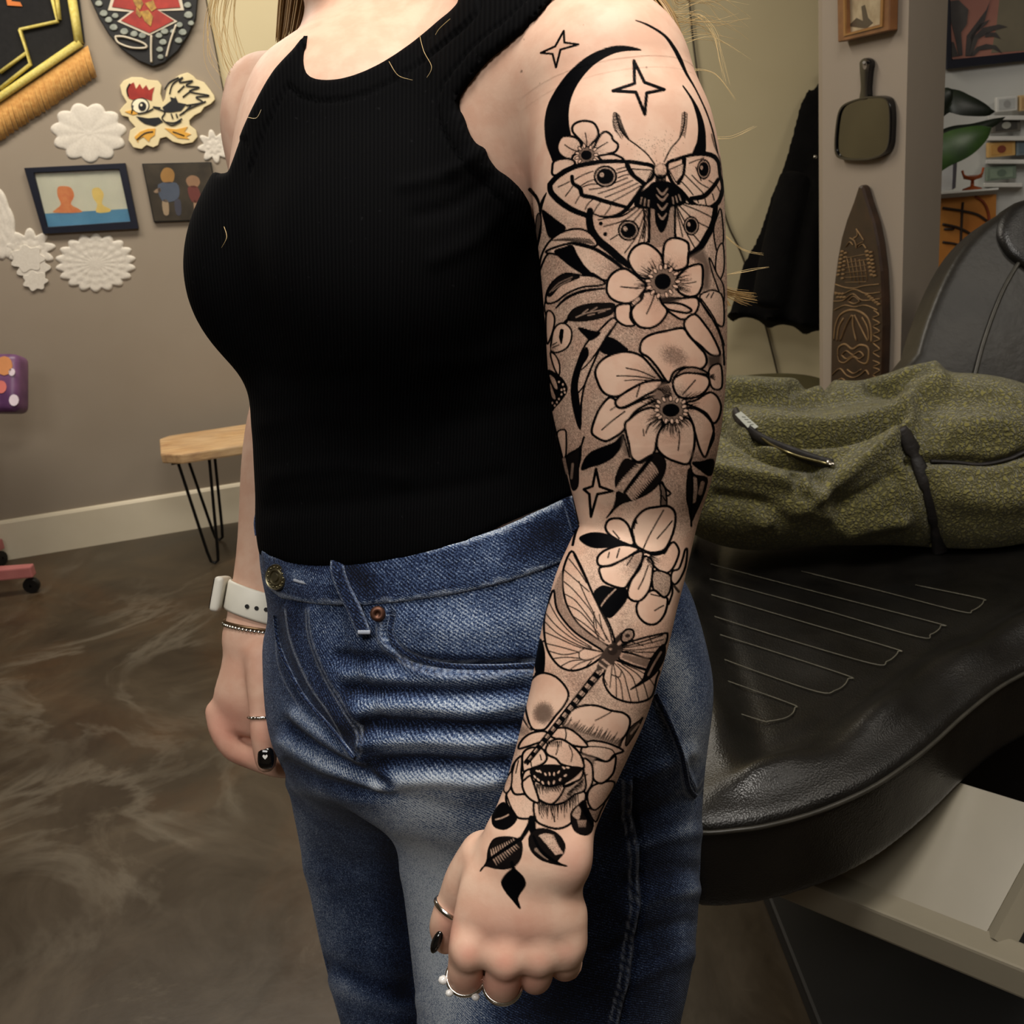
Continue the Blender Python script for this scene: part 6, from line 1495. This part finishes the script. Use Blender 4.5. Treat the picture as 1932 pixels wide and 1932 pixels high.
st = den.math('MULTIPLY', den.attr('stitch'), den.ramp(den.noise(1400, 1), [(.42, (.25, .25, .25, 1)), (.55, (1, 1, 1, 1))]))
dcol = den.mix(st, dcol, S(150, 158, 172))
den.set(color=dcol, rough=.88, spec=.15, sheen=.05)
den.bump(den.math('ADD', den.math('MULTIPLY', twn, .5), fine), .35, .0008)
FAR_WEAR_SHADE = Canvas(440, 900, 1380, 1960, .36)  # far leg fading, with leg-gap contact shade and fold shade painted in
for pts, w, v in (([(560, 1560), (590, 1690), (640, 1850)], 60, .20), ([(730, 1480), (745, 1620), (762, 1760), (775, 1932)], 60, -.30), ([(600, 1810), (680, 1850), (760, 1870)], 26, -.25), ([(640, 1860), (700, 1890), (760, 1900)], 30, .15), ([(545, 1480), (620, 1500), (700, 1510)], 24, .15)): FAR_WEAR_SHADE.ridge(pts, w, v)
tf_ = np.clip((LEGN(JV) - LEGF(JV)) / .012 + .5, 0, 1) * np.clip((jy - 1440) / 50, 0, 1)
wear_shade_v = WEAR.at(jx, jy) * (1 - tf_) + FAR_WEAR_SHADE.at(jx, jy) * tf_
jeans = npmesh('jeans', JV, JF, den.m, person, attrs={'tu': .72 * JV[:, 0] + .8 * np.clip(N_[:, 0] * 1.6, -1, 1) * (JV[:, 1] - .66), 'wear': wear_shade_v, 'stitch': ST.at(jx, jy) * fr})

# ================================================================== green fleece jacket on the seat
jk = empty('fleece_jacket', (.66, 1.72, .55), 'olive green fleece jacket with black piping heaped on the recliner', 'jacket')
JE = [Ell(P(1430, 915, 1.80), (.17, .115, .15), VIEWM), Ell(P(1620, 900, 1.80), (.19, .12, .15), VIEWM), Ell(P(1830, 880, 1.80), (.20, .155, .15), VIEWM), Ell(P(2010, 900, 1.82), (.16, .13, .14), VIEWM),
      Ell(P(1400, 800, 1.90), (.12, .085, .08), VIEWM), Ell(P(1560, 800, 1.92), (.16, .06, .08), VIEWM), Ell(P(1740, 760, 1.92), (.12, .055, .08), VIEWM)]
def jacket_sdf(Q):
    d = JE[0](Q)
    for e_ in JE[1:]: d = smin(d, e_(Q), .05)
    return smax(d, .556 - Q[:, 2], .01)
JKV, JKF = sdfmesh(jacket_sdf, (.18, 1.45, .54), (1.10, 2.13, .95), .006)
JKV, JKF = refine(JKV, JKF, facing(JKV, JKF)[0] > -.1, 2)
JKV = vsmooth(JKV, JKF, 4, .5)
kx, ky, kd = PIX(JKV); N_ = vnormals(JKV, JKF)
FJ = Canvas(1250, 640, 2100, 1120)
for pts, w, v_ in (
    ([(1380, 735), (1450, 738), (1540, 742), (1620, 745), (1690, 728), (1760, 712)], 30, .8), ([(1400, 790), (1480, 800), (1560, 808), (1640, 795), (1700, 778)], 26, .7), ([(1425, 818), (1500, 828), (1580, 826), (1660, 806), (1705, 795)], 18, -1.2),
    ([(1490, 745), (1540, 735), (1560, 745)], 14, -.7), ([(1640, 745), (1700, 742), (1760, 725)], 14, -.9), ([(1720, 745), (1800, 735), (1880, 745), (1950, 770)], 40, .7), ([(1710, 790), (1730, 760), (1780, 740)], 22, .6),
    ([(1360, 800), (1400, 830), (1460, 865), (1540, 882)], 18, -1.0), ([(1340, 880), (1420, 895), (1480, 905), (1540, 930)], 26, .6), ([(1350, 940), (1420, 950), (1470, 970)], 30, -.6), ([(1500, 900), (1515, 935), (1540, 905)], 18, -.8), ([(1520, 935), (1600, 890), (1680, 830), (1710, 800)], 30, .9), ([(1440, 980), (1500, 960), (1560, 965)], 30, .5),
    ([(1580, 960), (1640, 930), (1680, 900)], 30, -.5), ([(1600, 1000), (1660, 985), (1700, 980)], 26, .5), ([(1720, 870), (1800, 868), (1880, 872), (1932, 855)], 16, -.6), ([(1800, 810), (1870, 800), (1940, 810)], 50, .6), ([(1700, 820), (1730, 880), (1755, 950), (1765, 1030)], 20, -.5), ([(1800, 930), (1880, 940), (1950, 930)], 50, .5)):
    FJ.ridge(pts, w, v_)
JKV = JKV + N_ * (.030 * FJ.at(kx, ky) * (np.sum(N_ * (CAM - JKV), 1) > 0))[:, None]
JKV[:, 2] = np.maximum(JKV[:, 2], .556)
kx, ky, kd = PIX(JKV)
fz = Nt('olive_sherpa_fleece'); vv = fz.coord()
wob = fz.n('ShaderNodeVectorMath', {0: fz.n('ShaderNodeTexNoise', {'Vector': vv, 'Scale': 70, 'Detail': 3}).outputs['Color'], 1: (.5, .5, .5)}, operation='SUBTRACT').outputs[0]
wob = fz.n('ShaderNodeVectorMath', {0: wob, 'Scale': .022}, operation='SCALE').outputs[0]
wv_ = fz.n('ShaderNodeVectorMath', {0: vv, 1: wob}, operation='ADD').outputs[0]
vor = fz.n('ShaderNodeTexVoronoi', {'Vector': wv_, 'Scale': 135}, feature='DISTANCE_TO_EDGE').outputs['Distance']
hh = fz.math('ADD', fz.math('MULTIPLY', fz.math('MINIMUM', fz.math('MULTIPLY', vor, 4.0), 1.0), .7), fz.math('MULTIPLY', fz.noise(160, 3, .7, vv), .4))
fz.set(color=fz.mix(fz.ramp(fz.noise(6, 3, .5, vv), [(.35, (0, 0, 0, 1)), (.65, (1, 1, 1, 1))]), fz.ramp(hh, [(.1, S(62, 58, 30)), (.5, S(100, 95, 52)), (.95, S(120, 114, 64))]), fz.ramp(hh, [(.1, S(70, 66, 35)), (.5, S(112, 106, 60)), (.95, S(134, 127, 74))])), rough=.95, spec=.1, sheen=.25)  # crevices between the curls darkened, their shade painted into the colour
fz.bump(hh, .9, .006)
npmesh('fleece', JKV, JKF, fz.m, jk)
def hit(X, Y, D, V, x, y, r=6):
    """front-most surface point seen at a pixel"""
    while r < 80:
        m = (np.abs(X - x) < r) & (np.abs(Y - y) < r) & (D > .2)
        if m.any():
            i = np.nonzero(m)[0]; dmin = D[i].min(); j = i[D[i] < dmin + .02]
            return P(x, y, float(np.median(D[j])))
        r *= 1.6
    return P(x, y, 1.8)
def even(px, pts, k=9):
    """smooth the depths of points found along a line"""
    d = np.array([(p_ - CAM) @ FWD for p_ in pts]); m_ = len(d); k = min(k, m_ // 2 * 2 - 1)
    if k > 2:
        dp = np.concatenate([np.full(k // 2, d[0]), d, np.full(k // 2, d[-1])]); d = np.convolve(dp, np.ones(k) / k, 'valid')
    return [P(x, y, dd_) for (x, y), dd_ in zip(px, d)]
def on_jk(pts, lift=.004, n=6):
    px = crom(pts, n); return [q_ - FWD * lift for q_ in even(px, [hit(kx, ky, kd, JKV, x, y) for x, y in px])]
M_bind = mat('black_binding', S(18, 15, 14), .6, S(34, 29, 26), 40, .4, .003)
b = B(); b.tube(on_jk([(1698, 808), (1720, 850), (1742, 905), (1758, 960), (1768, 1015), (1772, 1042)]), [.008, .010, .011, .012, .012, .013, .013] * 4 + [.013] * 3, 8, flat=.5, side=RGT); b.build('cuff_binding', M_bind, jk, smooth=True)
b = B(); b.tube(on_jk([(1754, 870), (1800, 872), (1850, 876), (1900, 866), (1932, 852), (1990, 830)]), .005, 8, flat=.6); b.build('seam_piping', M_bind, jk, smooth=True)
b = B(); b.tube(on_jk([(1385, 775), (1400, 800), (1430, 825), (1480, 848), (1530, 866), (1572, 878)], .002), [.006] + [.011] * 29 + [.004], 8, flat=.5, side=DWN); b.build('pocket_slit', M_bind, jk, smooth=True)
b = B(); b.tube(on_jk([(1420, 812), (1450, 838), (1500, 860), (1545, 872), (1560, 876)], .010), .0022, 6); b.build('zip', mat('zip_steel', S(150, 140, 100), .3, metal=1.0), jk, smooth=True)
q = on_jk([(1556, 872), (1568, 877), (1566, 879)], .012)
b = B(); b.tube([q[0], q[len(q) // 2], q[-1]], .004, 8); b.build('zip_pull', mat('bright_steel', S(196, 190, 180), .25, metal=1.0), jk, smooth=True)
tq = [hit(kx, ky, kd, JKV, 1408, 795)] ; td_ = np.dot(tq[0] - CAM, FWD) - .014
b = B(); b.prism([P(x, y, td_) for x, y in ((1387, 782), (1398, 776), (1431, 805), (1420, 811), (1410, 806))], FWD * .0015); b.build('white_tag', mat('white_tag_cloth', S(206, 208, 196), .7), jk)
for i in range(4):
    b = B(); x, y = 1400 + i * 5, 786 + i * 5; b.tube([P(x, y, td_ - .0005), P(x + 7, y + 1 - i * .5, td_ - .0005)], .0006, 4); b.build('tag_print', mat('tag_ink', S(120, 122, 112), .7), jk)

# --- waistband, loops, pocket metal
WBP = np.array(WTOP + WBOT[::-1], float)
def band_sdf(Q):
    x, y, z = PIX(Q); d = jeans_raw(Q) - .0032
    m = np.abs(d) < .05; e_ = np.full(len(Q), .05); e_[m] = polysdf(WBP, x[m], y[m]) * np.maximum(z[m], .3) / FPX
    d = smax(d, e_, .0015)
    return smax(d, -(jeans_raw(Q) + .004), .001)
WV, WF = sdfmesh(band_sdf, (-.26, .5, .78), (.3, 1.08, 1.12), .0030)
WV = vsmooth(WV, WF, 2, .4)
wx, wy, wd = PIX(WV)
STW = Canvas(440, 860, 1380, 1200)
off = lambda pts, k: [(x, y + k) for x, y in pts]
WEARW = Canvas(440, 860, 1380, 1200, .26)
for k, v_, w in ((3, .55, 10), (-4, .4, 10)): WEARW.ridge(off(WTOP if k > 0 else WBOT, k), w, v_)
for pts, w, v_ in (([(560, 1085), (600, 1095), (640, 1090)], 24, .2), ([(760, 1080), (850, 1070), (960, 1040)], 60, .12), ([(980, 1040), (1040, 1010)], 40, -.25), ([(660, 1070), (690, 1100)], 30, -.3)): WEARW.ridge(pts, w, v_)
for p_ in (off(WTOP, 8), off(WBOT, -8)): STW.line(crom(p_, 6), 2.4, .7, smooth=0)
npmesh('waistband', WV, WF, den.m, jeans, attrs={'tu': .72 * WV[:, 0] + .8 * np.clip(vnormals(WV, WF)[:, 0] * 1.6, -1, 1) * (WV[:, 1] - .66), 'wear': WEARW.at(wx, wy), 'stitch': STW.at(wx, wy)})
jx, jy, jd = PIX(JV)
allx, ally, alld, allV = np.concatenate([jx, wx]), np.concatenate([jy, wy]), np.concatenate([jd, wd]), np.concatenate([JV, WV])
def on_j(pts, lift=.003, n=5):
    px = crom(pts, n); return [q_ - FWD * lift for q_ in even(px, [hit(allx, ally, alld, allV, x, y, 4) for x, y in px], 7)]
def strip(name, pts, wpx, lift, m, th=.0025, parent=None, w2=None):
    """cloth strip laid over the jeans"""
    p = crom(pts, 6); n_ = len(p); c = on_j(pts, lift, 6); V = []; F = []
    tg = np.gradient(p, axis=0); tg /= np.linalg.norm(tg, axis=1)[:, None] + 1e-9
    for i in range(n_):
        s_ = wpx * .5 * (np.dot(c[i] - CAM, FWD)) / FPX; nn = (RGT * -tg[i, 1] + DWN * tg[i, 0]) * s_
        V += [c[i] - nn, c[i] - nn * .6 - FWD * th * .5, c[i] + nn * .6 - FWD * th * .5, c[i] + nn, c[i] + nn + FWD * th, c[i] - nn + FWD * th]
    for i in range(n_ - 1):
        for k in range(6): F.append((6 * i + k, 6 * i + (k + 1) % 6, 6 * i + 6 + (k + 1) % 6, 6 * i + 6 + k))
    F += [(0, 1, 2, 3), (0, 3, 4, 5), (6 * n_ - 6, 6 * n_ - 5, 6 * n_ - 4, 6 * n_ - 3), (6 * n_ - 6, 6 * n_ - 3, 6 * n_ - 2, 6 * n_ - 1)]
    u = np.tile([.75, .2, .2, .75, .2, .2], n_); s2 = np.tile([.6, 0, 0, .6, 0, 0], n_)
    return npmesh(name, V, F, m, parent or jeans, attrs={'tu': .72 * np.array(V)[:, 0], 'wear': u * .8, 'stitch': s2 * .6})
strip('belt_loop', [(642, 1048), (640, 1075), (652, 1110), (672, 1150), (690, 1196)], 27, .007, den.m)
strip('belt_loop', [(1066, 940), (1076, 965), (1086, 1000)], 20, .006, den.m)
strip('belt_loop', [(492, 960), (487, 985), (489, 1010)], 12, .004, den.m)
strip('loop_bar_tack', [(679, 1190), (702, 1190)], 8, .0095, mat('pale_thread', S(150, 156, 168), .8), .001)
strip('pocket_welt', [(742, 1160), (738, 1196), (768, 1232), (840, 1254), (930, 1258), (1010, 1254)], 12, .0035, den.m, .002)
strip('fly_edge', [(520, 1160), (530, 1225), (572, 1310), (625, 1372), (655, 1410), (668, 1428)], 8, .0025, den.m, .002)
strip('back_pocket_edge', [(1235, 1308), (1262, 1362), (1284, 1420), (1297, 1482), (1312, 1502)], 11, .003, den.m, .002)
M_brass = mat('dark_brass', S(112, 106, 84), .35, S(140, 132, 104), 200, metal=.9); M_cop = mat('copper', S(92, 62, 50), .5, S(112, 78, 62), 100, metal=.8)
q = on_j([(528, 1088), (529, 1088), (530, 1088)], .002)[0]; ax = -FWD * .86 - RGT * .45; ax /= np.linalg.norm(ax)
bt = None
b = B(); b.lathe(q, ax, [(.0, .0052), (.0028, .0052), (.0034, .0038), (.0042, .0038), (.0048, .0050), (.0056, .0050), (.0062, .0040), (.0082, .0040), (.0090, .0046), (.0094, .0036), (.0094, 0), (0, 0)], 32); bt = b.build('button', M_brass, jeans, auto=.8)
for i in range(14):
    a = 2 * math.pi * i / 14; u = np.cross(ax, UP); u /= np.linalg.norm(u); w_ = np.cross(ax, u)
    b = B(); b.lathe(q + ax * .004 + (u * math.cos(a) + w_ * math.sin(a)) * .0072, ax, [(.0, .0008), (.0007, .0006), (.0008, 0), (0, 0)], 6); b.build('stamped_mark', M_brass, bt, smooth=True)
strip('buttonhole', [(556, 1092), (570, 1096), (588, 1100)], 9, .0035, mat('pale_thread', S(150, 156, 168), .8), .001)
q = on_j([(714, 1157), (715, 1157), (716, 1157)], .003)[0]
b = B(); b.lathe(q, -FWD, [(.0, .0016), (.0016, .0014), (.0020, .003), (.0040, .003), (.0052, .0016), (.0054, 0), (0, 0)], 20); b.build('rivet', M_cop, jeans, smooth=True)

# --- shoes (below the picture)
M_shoe = mat('white_sneaker', S(205, 202, 196), .6)
for f_, sgn in ((FOOTN, 1), (FOOTF, -1)):
    dirf = np.array([-.55, -.83, 0]); sd_ = np.array([.83, -.55, 0])
    b = B()
    for z0, z1, k in ((0, .028, 1.0), (.028, .075, .9)):
        pr = [f_ * np.array([1, 1, 0]) + dirf * (.03 + .125 * math.cos(a) * k + .02 * math.cos(a)) + sd_ * (.046 * math.sin(a) * k) + UP * z0 for a in np.linspace(0, 2 * math.pi, 29)[:-1]]
        b.prism(pr, (0, 0, z1 - z0))
    b.build('shoe', M_shoe, person, bevel=.006, auto=.8)

# --- nails, watch, bracelet, rings
def ellm(name, c, ax, m, parent, seg=20, sq=1.0):
    V = []; F = []; nr = 10
    for i in range(nr + 1):
        th = math.pi * i / nr
        for j in range(seg):
            ph = 2 * math.pi * j / seg; cx_, sx_ = math.cos(ph), math.sin(ph)
            cx_, sx_ = math.copysign(abs(cx_) ** sq, cx_), math.copysign(abs(sx_) ** sq, sx_); V.append(np.asarray(c) + ax[0] * math.sin(th) * cx_ + ax[1] * math.sin(th) * sx_ + ax[2] * math.cos(th))
    for i in range(nr):
        for j in range(seg): F.append((i * seg + j, i * seg + (j + 1) % seg, (i + 1) * seg + (j + 1) % seg, (i + 1) * seg + j))
    return npmesh(name, V, F, m, parent)
M_nail = mat('black_gloss_polish', S(9, 9, 10), .08, coat=.6)
bodyo = BODY
nc = hit(bx, by, bd, BV, 501, 1422) ; k_ = .86 / FPX
nl = ellm('fingernail', P(501.5, 1430, np.dot(nc - CAM, FWD) - .0005), [RGT * 15.5 * k_, DWN * 21 * k_, FWD * .0035], M_nail, bodyo, 24, .72)
hq = P(500, 1428, np.dot(nc - CAM, FWD) - .0044)
b = B(); b.prism([hq + RGT * x * k_ + DWN * y * k_ for x, y in ((0, 5), (-4.5, 0), (-4.5, -2.5), (-2.5, -4), (0, -2), (2.5, -4), (4.5, -2.5), (4.5, 0))], FWD * .0006); b.build('heart_mark', mat('white_polish', S(232, 230, 224), .2), bodyo)
nd_ = np.dot(hit(bx, by, bd, BV, 836, 1768) - CAM, FWD)
ellm('fingernail', P(824, 1777, nd_ - .001), [RGT * 10 * nd_ / FPX, DWN * 22 * nd_ / FPX - RGT * 7 * nd_ / FPX, FWD * .003], M_nail, bodyo)
M_sil = mat('silver', S(206, 202, 194), .18, S(222, 218, 210), 80, metal=1.0)
def ringpath(sw, t, off, n_=40, tilt=None):
    """closed path round a limb at station t"""
    i = int(t); u = t - i; g = lambda a_: a_[i] * (1 - u) + a_[min(i + 1, len(a_) - 1)] * u
    c, A, Bx, T, a, b_ = g(sw.c), g(sw.A), g(sw.Bx), g(sw.T), g(sw.a), g(sw.b)
    out = []
    for k in range(n_):
        p_ = 2 * math.pi * k / n_; q_ = c + A * (a + off) * math.cos(p_) + Bx * (b_ + off) * math.sin(p_)
        if tilt is not None: q_ = q_ + T * tilt * math.cos(p_)
        out.append(q_)
    return np.array(out), c, A, Bx, T
def closed_tube(path, r, seg=8, sx=1.0, T=None):
    V = []; F = []; n_ = len(path); c = path.mean(0)
    for i in range(n_):
        t_ = path[(i + 1) % n_] - path[i - 1]; t_ /= np.linalg.norm(t_); o_ = path[i] - c; o_ -= t_ * np.dot(o_, t_); o_ /= np.linalg.norm(o_); w_ = np.cross(t_, o_)
        for k in range(seg):
            a = 2 * math.pi * k / seg; V.append(path[i] + o_ * r * math.cos(a) + w_ * r * sx * math.sin(a))
    for i in range(n_):
        for k in range(seg): F.append((i * seg + k, i * seg + (k + 1) % seg, ((i + 1) % n_) * seg + (k + 1) % seg, ((i + 1) % n_) * seg + k))
    return V, F
def stat_at(sw, y):
    _, cy, _ = PIX(sw.c); return float(np.interp(y, cy, np.arange(len(cy)))) if cy[-1] > cy[0] else 0
# watch
wt = bpy.data.objects.new('wristwatch', None); wt.location = (0, 0, 0); link(wt, person)
M_wb = mat('ivory_silicone', S(224, 220, 206), .45)
t_ = stat_at(FARM, 1139)
rows_ = []
for dt, off_ in ((-.0125, .0012), (-.0125, .0028), (-.0105, .0036), (.0105, .0036), (.0125, .0028), (.0125, .0012)):
    pth, c_, A_w, B_w, T_w = ringpath(FARM, t_, off_, 56, .004); rows_.append(pth + T_w * dt)
V = np.concatenate(rows_); F = []; nn_ = 56
for i in range(6):
    for k in range(nn_): F.append((i * nn_ + k, i * nn_ + (k + 1) % nn_, ((i + 1) % 6) * nn_ + (k + 1) % nn_, ((i + 1) % 6) * nn_ + k))
npmesh('strap', V, F, M_wb, wt)
aw = ringpath(FARM, t_, 0)[1]; ea = np.linalg.norm(rows_[2][nn_ // 2] - aw)
cw = aw - A_w * (ea + .0015)  - T_w * .003
rbox('case', cw, A_w * .0042, B_w * .0145, T_w * .0150, mat('silver_case', S(214, 210, 198), .35), wt, .004)
rbox('screen', cw - A_w * .0040, A_w * .0006, B_w * .0125, T_w * .0128, M_nail, wt, .0005)
for x, y in ((466, 1144), (484, 1147.5), (502, 1150)):
    # strap holes: dark discs lying on the strap's outside
    dq = min(rows_[2:4], key=lambda r_: 0)[0]; px_, py_, pd_ = PIX(np.concatenate(rows_[2:4])); j = np.argmin((px_ - x) ** 2 + (pd_ > aw @ FWD - CAM @ FWD) * 1e6)
    b = B(); b.lathe(P(x, y, pd_[j] - .0004), -FWD, [(.0018, 0), (.0018, .0006), (0, .0006)], 12); b.build('strap_hole', M_black, wt)
# bracelet of small beads
br = bpy.data.objects.new('bracelet', None); link(br, person)
pth, *_r = ringpath(FARM, stat_at(FARM, 1180), .0022, 52, .002); V, F = closed_tube(pth, .0013); npmesh('chain', V, F, mat('brown_metal', S(120, 96, 70), .35, metal=.8), br)
for q in pth + _r[3] * .0024:
    ellm('bead', q, [RGT * .0019, DWN * .0019, FWD * .0019], M_sil, br, 8)
def ring_on(sw, t, off, r, nm='ring', sx=1.6):
    pth, c_, A_, Bx_, T_ = ringpath(sw, t, off, 40); V, F = closed_tube(pth, r, 8, sx); return npmesh(nm, V, F, M_sil, person), pth, c_, A_, Bx_, T_
rg, pth, *_ = ring_on(FTHUMB, stat_at(FTHUMB, 1352), .0006, .0009)
for k in range(0, 40, 2): 
    if np.dot(pth[k] - pth.mean(0), FWD) < 0: ellm('ring_bead', pth[k], [RGT * .0013, DWN * .0013, FWD * .0013], M_sil, rg, 8)
ring_on(THUMB, 12.5, .0006, .0010)
rg, pth, c_, A_, Bx_, T_ = ring_on(FING[0], 5.6, .0008, .0012)
M_gem = Nt('clear_stone'); M_gem.set(color=M_gem.ramp(M_gem.noise(300), [(.3, S(220, 218, 214)), (.7, S(245, 243, 240))]), rough=.05, spec=.9)
px_, py_, _d = PIX(pth)
for x, y, r_ in ((839, 1848, .0034), (858, 1861, .0026), (888, 1862, .0026)):
    j = np.argmin((px_ - x) ** 2 + (py_ - y) ** 2); o_ = pth[j] - c_; o_ /= np.linalg.norm(o_)
    ellm('stone', pth[j] + o_ * .0022, [RGT * r_, DWN * r_ * .85, FWD * r_ * .8], M_gem.m, rg, 8)
ring_on(FING[1], 5.6, .0007, .0010); 
_p = ringpath(FING[1], 5.0, .0007, 40)[0]
b = B(); b.bm.free(); 
V, F = closed_tube(_p, .0007, 6); npmesh('ring_wire', V, F, M_sil, person)

# --- hair
M_hair = Nt('dark_blond_hair'); vv = M_hair.coord()
M_hair.set(color=M_hair.ramp(M_hair.attr('tone'), [(.0, S(120, 88, 48)), (.5, S(166, 130, 78)), (1, S(214, 186, 132))]), rough=.38, spec=.5)
HV, HF, HT = [], [], []
def strand(pts, r, tone, n=5):
    p = crom(pts, n); n_ = len(p); k0 = len(HV)
    for i in range(n_):
        t_ = p[min(i + 1, n_ - 1)] - p[max(i - 1, 0)]; t_ = t_ / (np.linalg.norm(t_) + 1e-12)
        u = np.cross(t_, FWD); u /= np.linalg.norm(u) + 1e-12; w_ = np.cross(t_, u); rr = r * (1 - .75 * (i / (n_ - 1)) ** 3)
        for a in (0, 2.094, 4.189): HV.append(p[i] + rr * (u * math.cos(a) + w_ * math.sin(a))); HT.append(tone)
    for i in range(n_ - 1):
        for k in range(3): HF.append((k0 + 3 * i + k, k0 + 3 * i + (k + 1) % 3, k0 + 3 * i + 3 + (k + 1) % 3, k0 + 3 * i + 3 + k))
def px3(pts): return [P(x, y, d) for x, y, d in pts]
# lock in front of the far shoulder
for i in range(150):
    a, c_ = rng.random(), rng.random(); dz = rng.uniform(-.014, .014)
    strand(px3([(560 + 70 * a, -260, .80 + dz), (545 + 62 * a, -120, .805 + dz), (528 + 62 * a, -20, .81 + dz), (522 + 52 * a, 50, .812 + dz), (520 + 40 * a, 70 + 26 * c_, .815 + dz)]), .0007, .15 + .55 * rng.random())
# wisps at the far side
for i in range(26):
    a = rng.random(); e_ = rng.uniform(-26, 26)
    strand(px3([(470 + 60 * a, -200, .84), (420 + 40 * a, -60, .85), (392 + 50 * a + e_ * .3, 30, .86), (400 + 50 * a + e_, 90 + 30 * rng.random(), .86), (430 + 40 * a + e_, 140 + 30 * rng.random(), .855)]), .00032, .7 + .3 * rng.random())
# long hair down the back, seen past the near shoulder
for i in range(420):
    a, c_ = rng.random(), rng.random(); dz = rng.uniform(-.02, .02)
    strand(px3([(760 + 160 * a, -330, .82 + dz), (930 + 120 * a, -180, .76 + dz), (1060 + 120 * a, -70, .705 + dz * .7), (1150 + 112 * a, 10, .682 + dz * .6), (1195 + 100 * a, 110, .676 + dz * .6), (1220 + 100 * a, 300, .682 + dz * .6), (1240 + 95 * a, 450 + 40 * c_, .690 + dz * .6), (1265 + 100 * a * c_ + 20 * a, 520 + 60 * c_, .692 + dz * .6)]), .0007, .05 + .6 * rng.random())
for i in range(42):
    e_ = rng.normal(0, .6)
    strand(px3([(1300, 470, .692), (1340, 530 + 6 * e_, .690), (1375, 552 + 8 * e_, .69), (1400 + 30 * rng.random(), 562 + 12 * e_, .69)]), .0002, .3 + .4 * rng.random())
for i in range(26):
    a = rng.uniform(-.6, .9); L_ = rng.uniform(30, 110); y0 = rng.uniform(0, 90)
    strand(px3([(1262 + 8 * rng.random(), y0 - 30, .68), (1280, y0 - 10 + 10 * a, .682), (1300 + L_ * .4, y0 - 14 * a - 10, .69), (1310 + L_, y0 + 40 * a, .695)]), .00018, .6 + .4 * rng.random())
for pts in ([(1262, 22), (1310, 26), (1345, 60), (1360, 120), (1368, 155)], [(1262, 30), (1320, 30), (1350, 62), (1362, 110), (1375, 158)], [(1365, 440), (1400, 470), (1440, 480)], [(1365, 520), (1410, 510), (1450, 505)], [(1340, 260), (1380, 258), (1425, 240)], [(1310, 130), (1350, 140), (1390, 190)]):
    for k in range(3): strand(px3([(x + rng.normal(0, 2), y + rng.normal(0, 2), .69) for x, y in pts]), .00016, .9)
# loose hairs on the tank top
tx, ty, td = PIX(TV)
for pts in ([(790, 60), (800, 100), (815, 130), (806, 150)], [(735, 120), (752, 146), (780, 155)], [(470, 225), (486, 226), (495, 210)], [(425, 430), (430, 450), (420, 470)], [(850, 40), (830, 58), (822, 70)]):
    strand([hit(tx, ty, td, TV, x, y, 5) - FWD * .003 for x, y in crom(pts, 3)], .00025, .9, 2)
# crown above the picture
hc = Ell(HEADC + FWD * .018 + np.array([0, 0, .015]), (.092, .108, .125))
HCV, HCF = sdfmesh(lambda Q: smax(hc(Q), -(HEAD(Q) + .0) + 0 * Q[:, 0], .006) if False else smax(hc(Q), (CAM[1] * 0 + (HEADC[1] - .035) - Q[:, 1]) * .8 + (HEADC[2] - Q[:, 2]) * -.0, .02), HEADC - .2, HEADC + .2, .006)
npmesh('hair_crown', HCV, HCF, M_hair.m, person, attrs={'tone': np.full(len(HCV), .4)})
npmesh('hair', np.array(HV), np.array(HF), M_hair.m, person, attrs={'tone': HT})['kind'] = 'stuff'
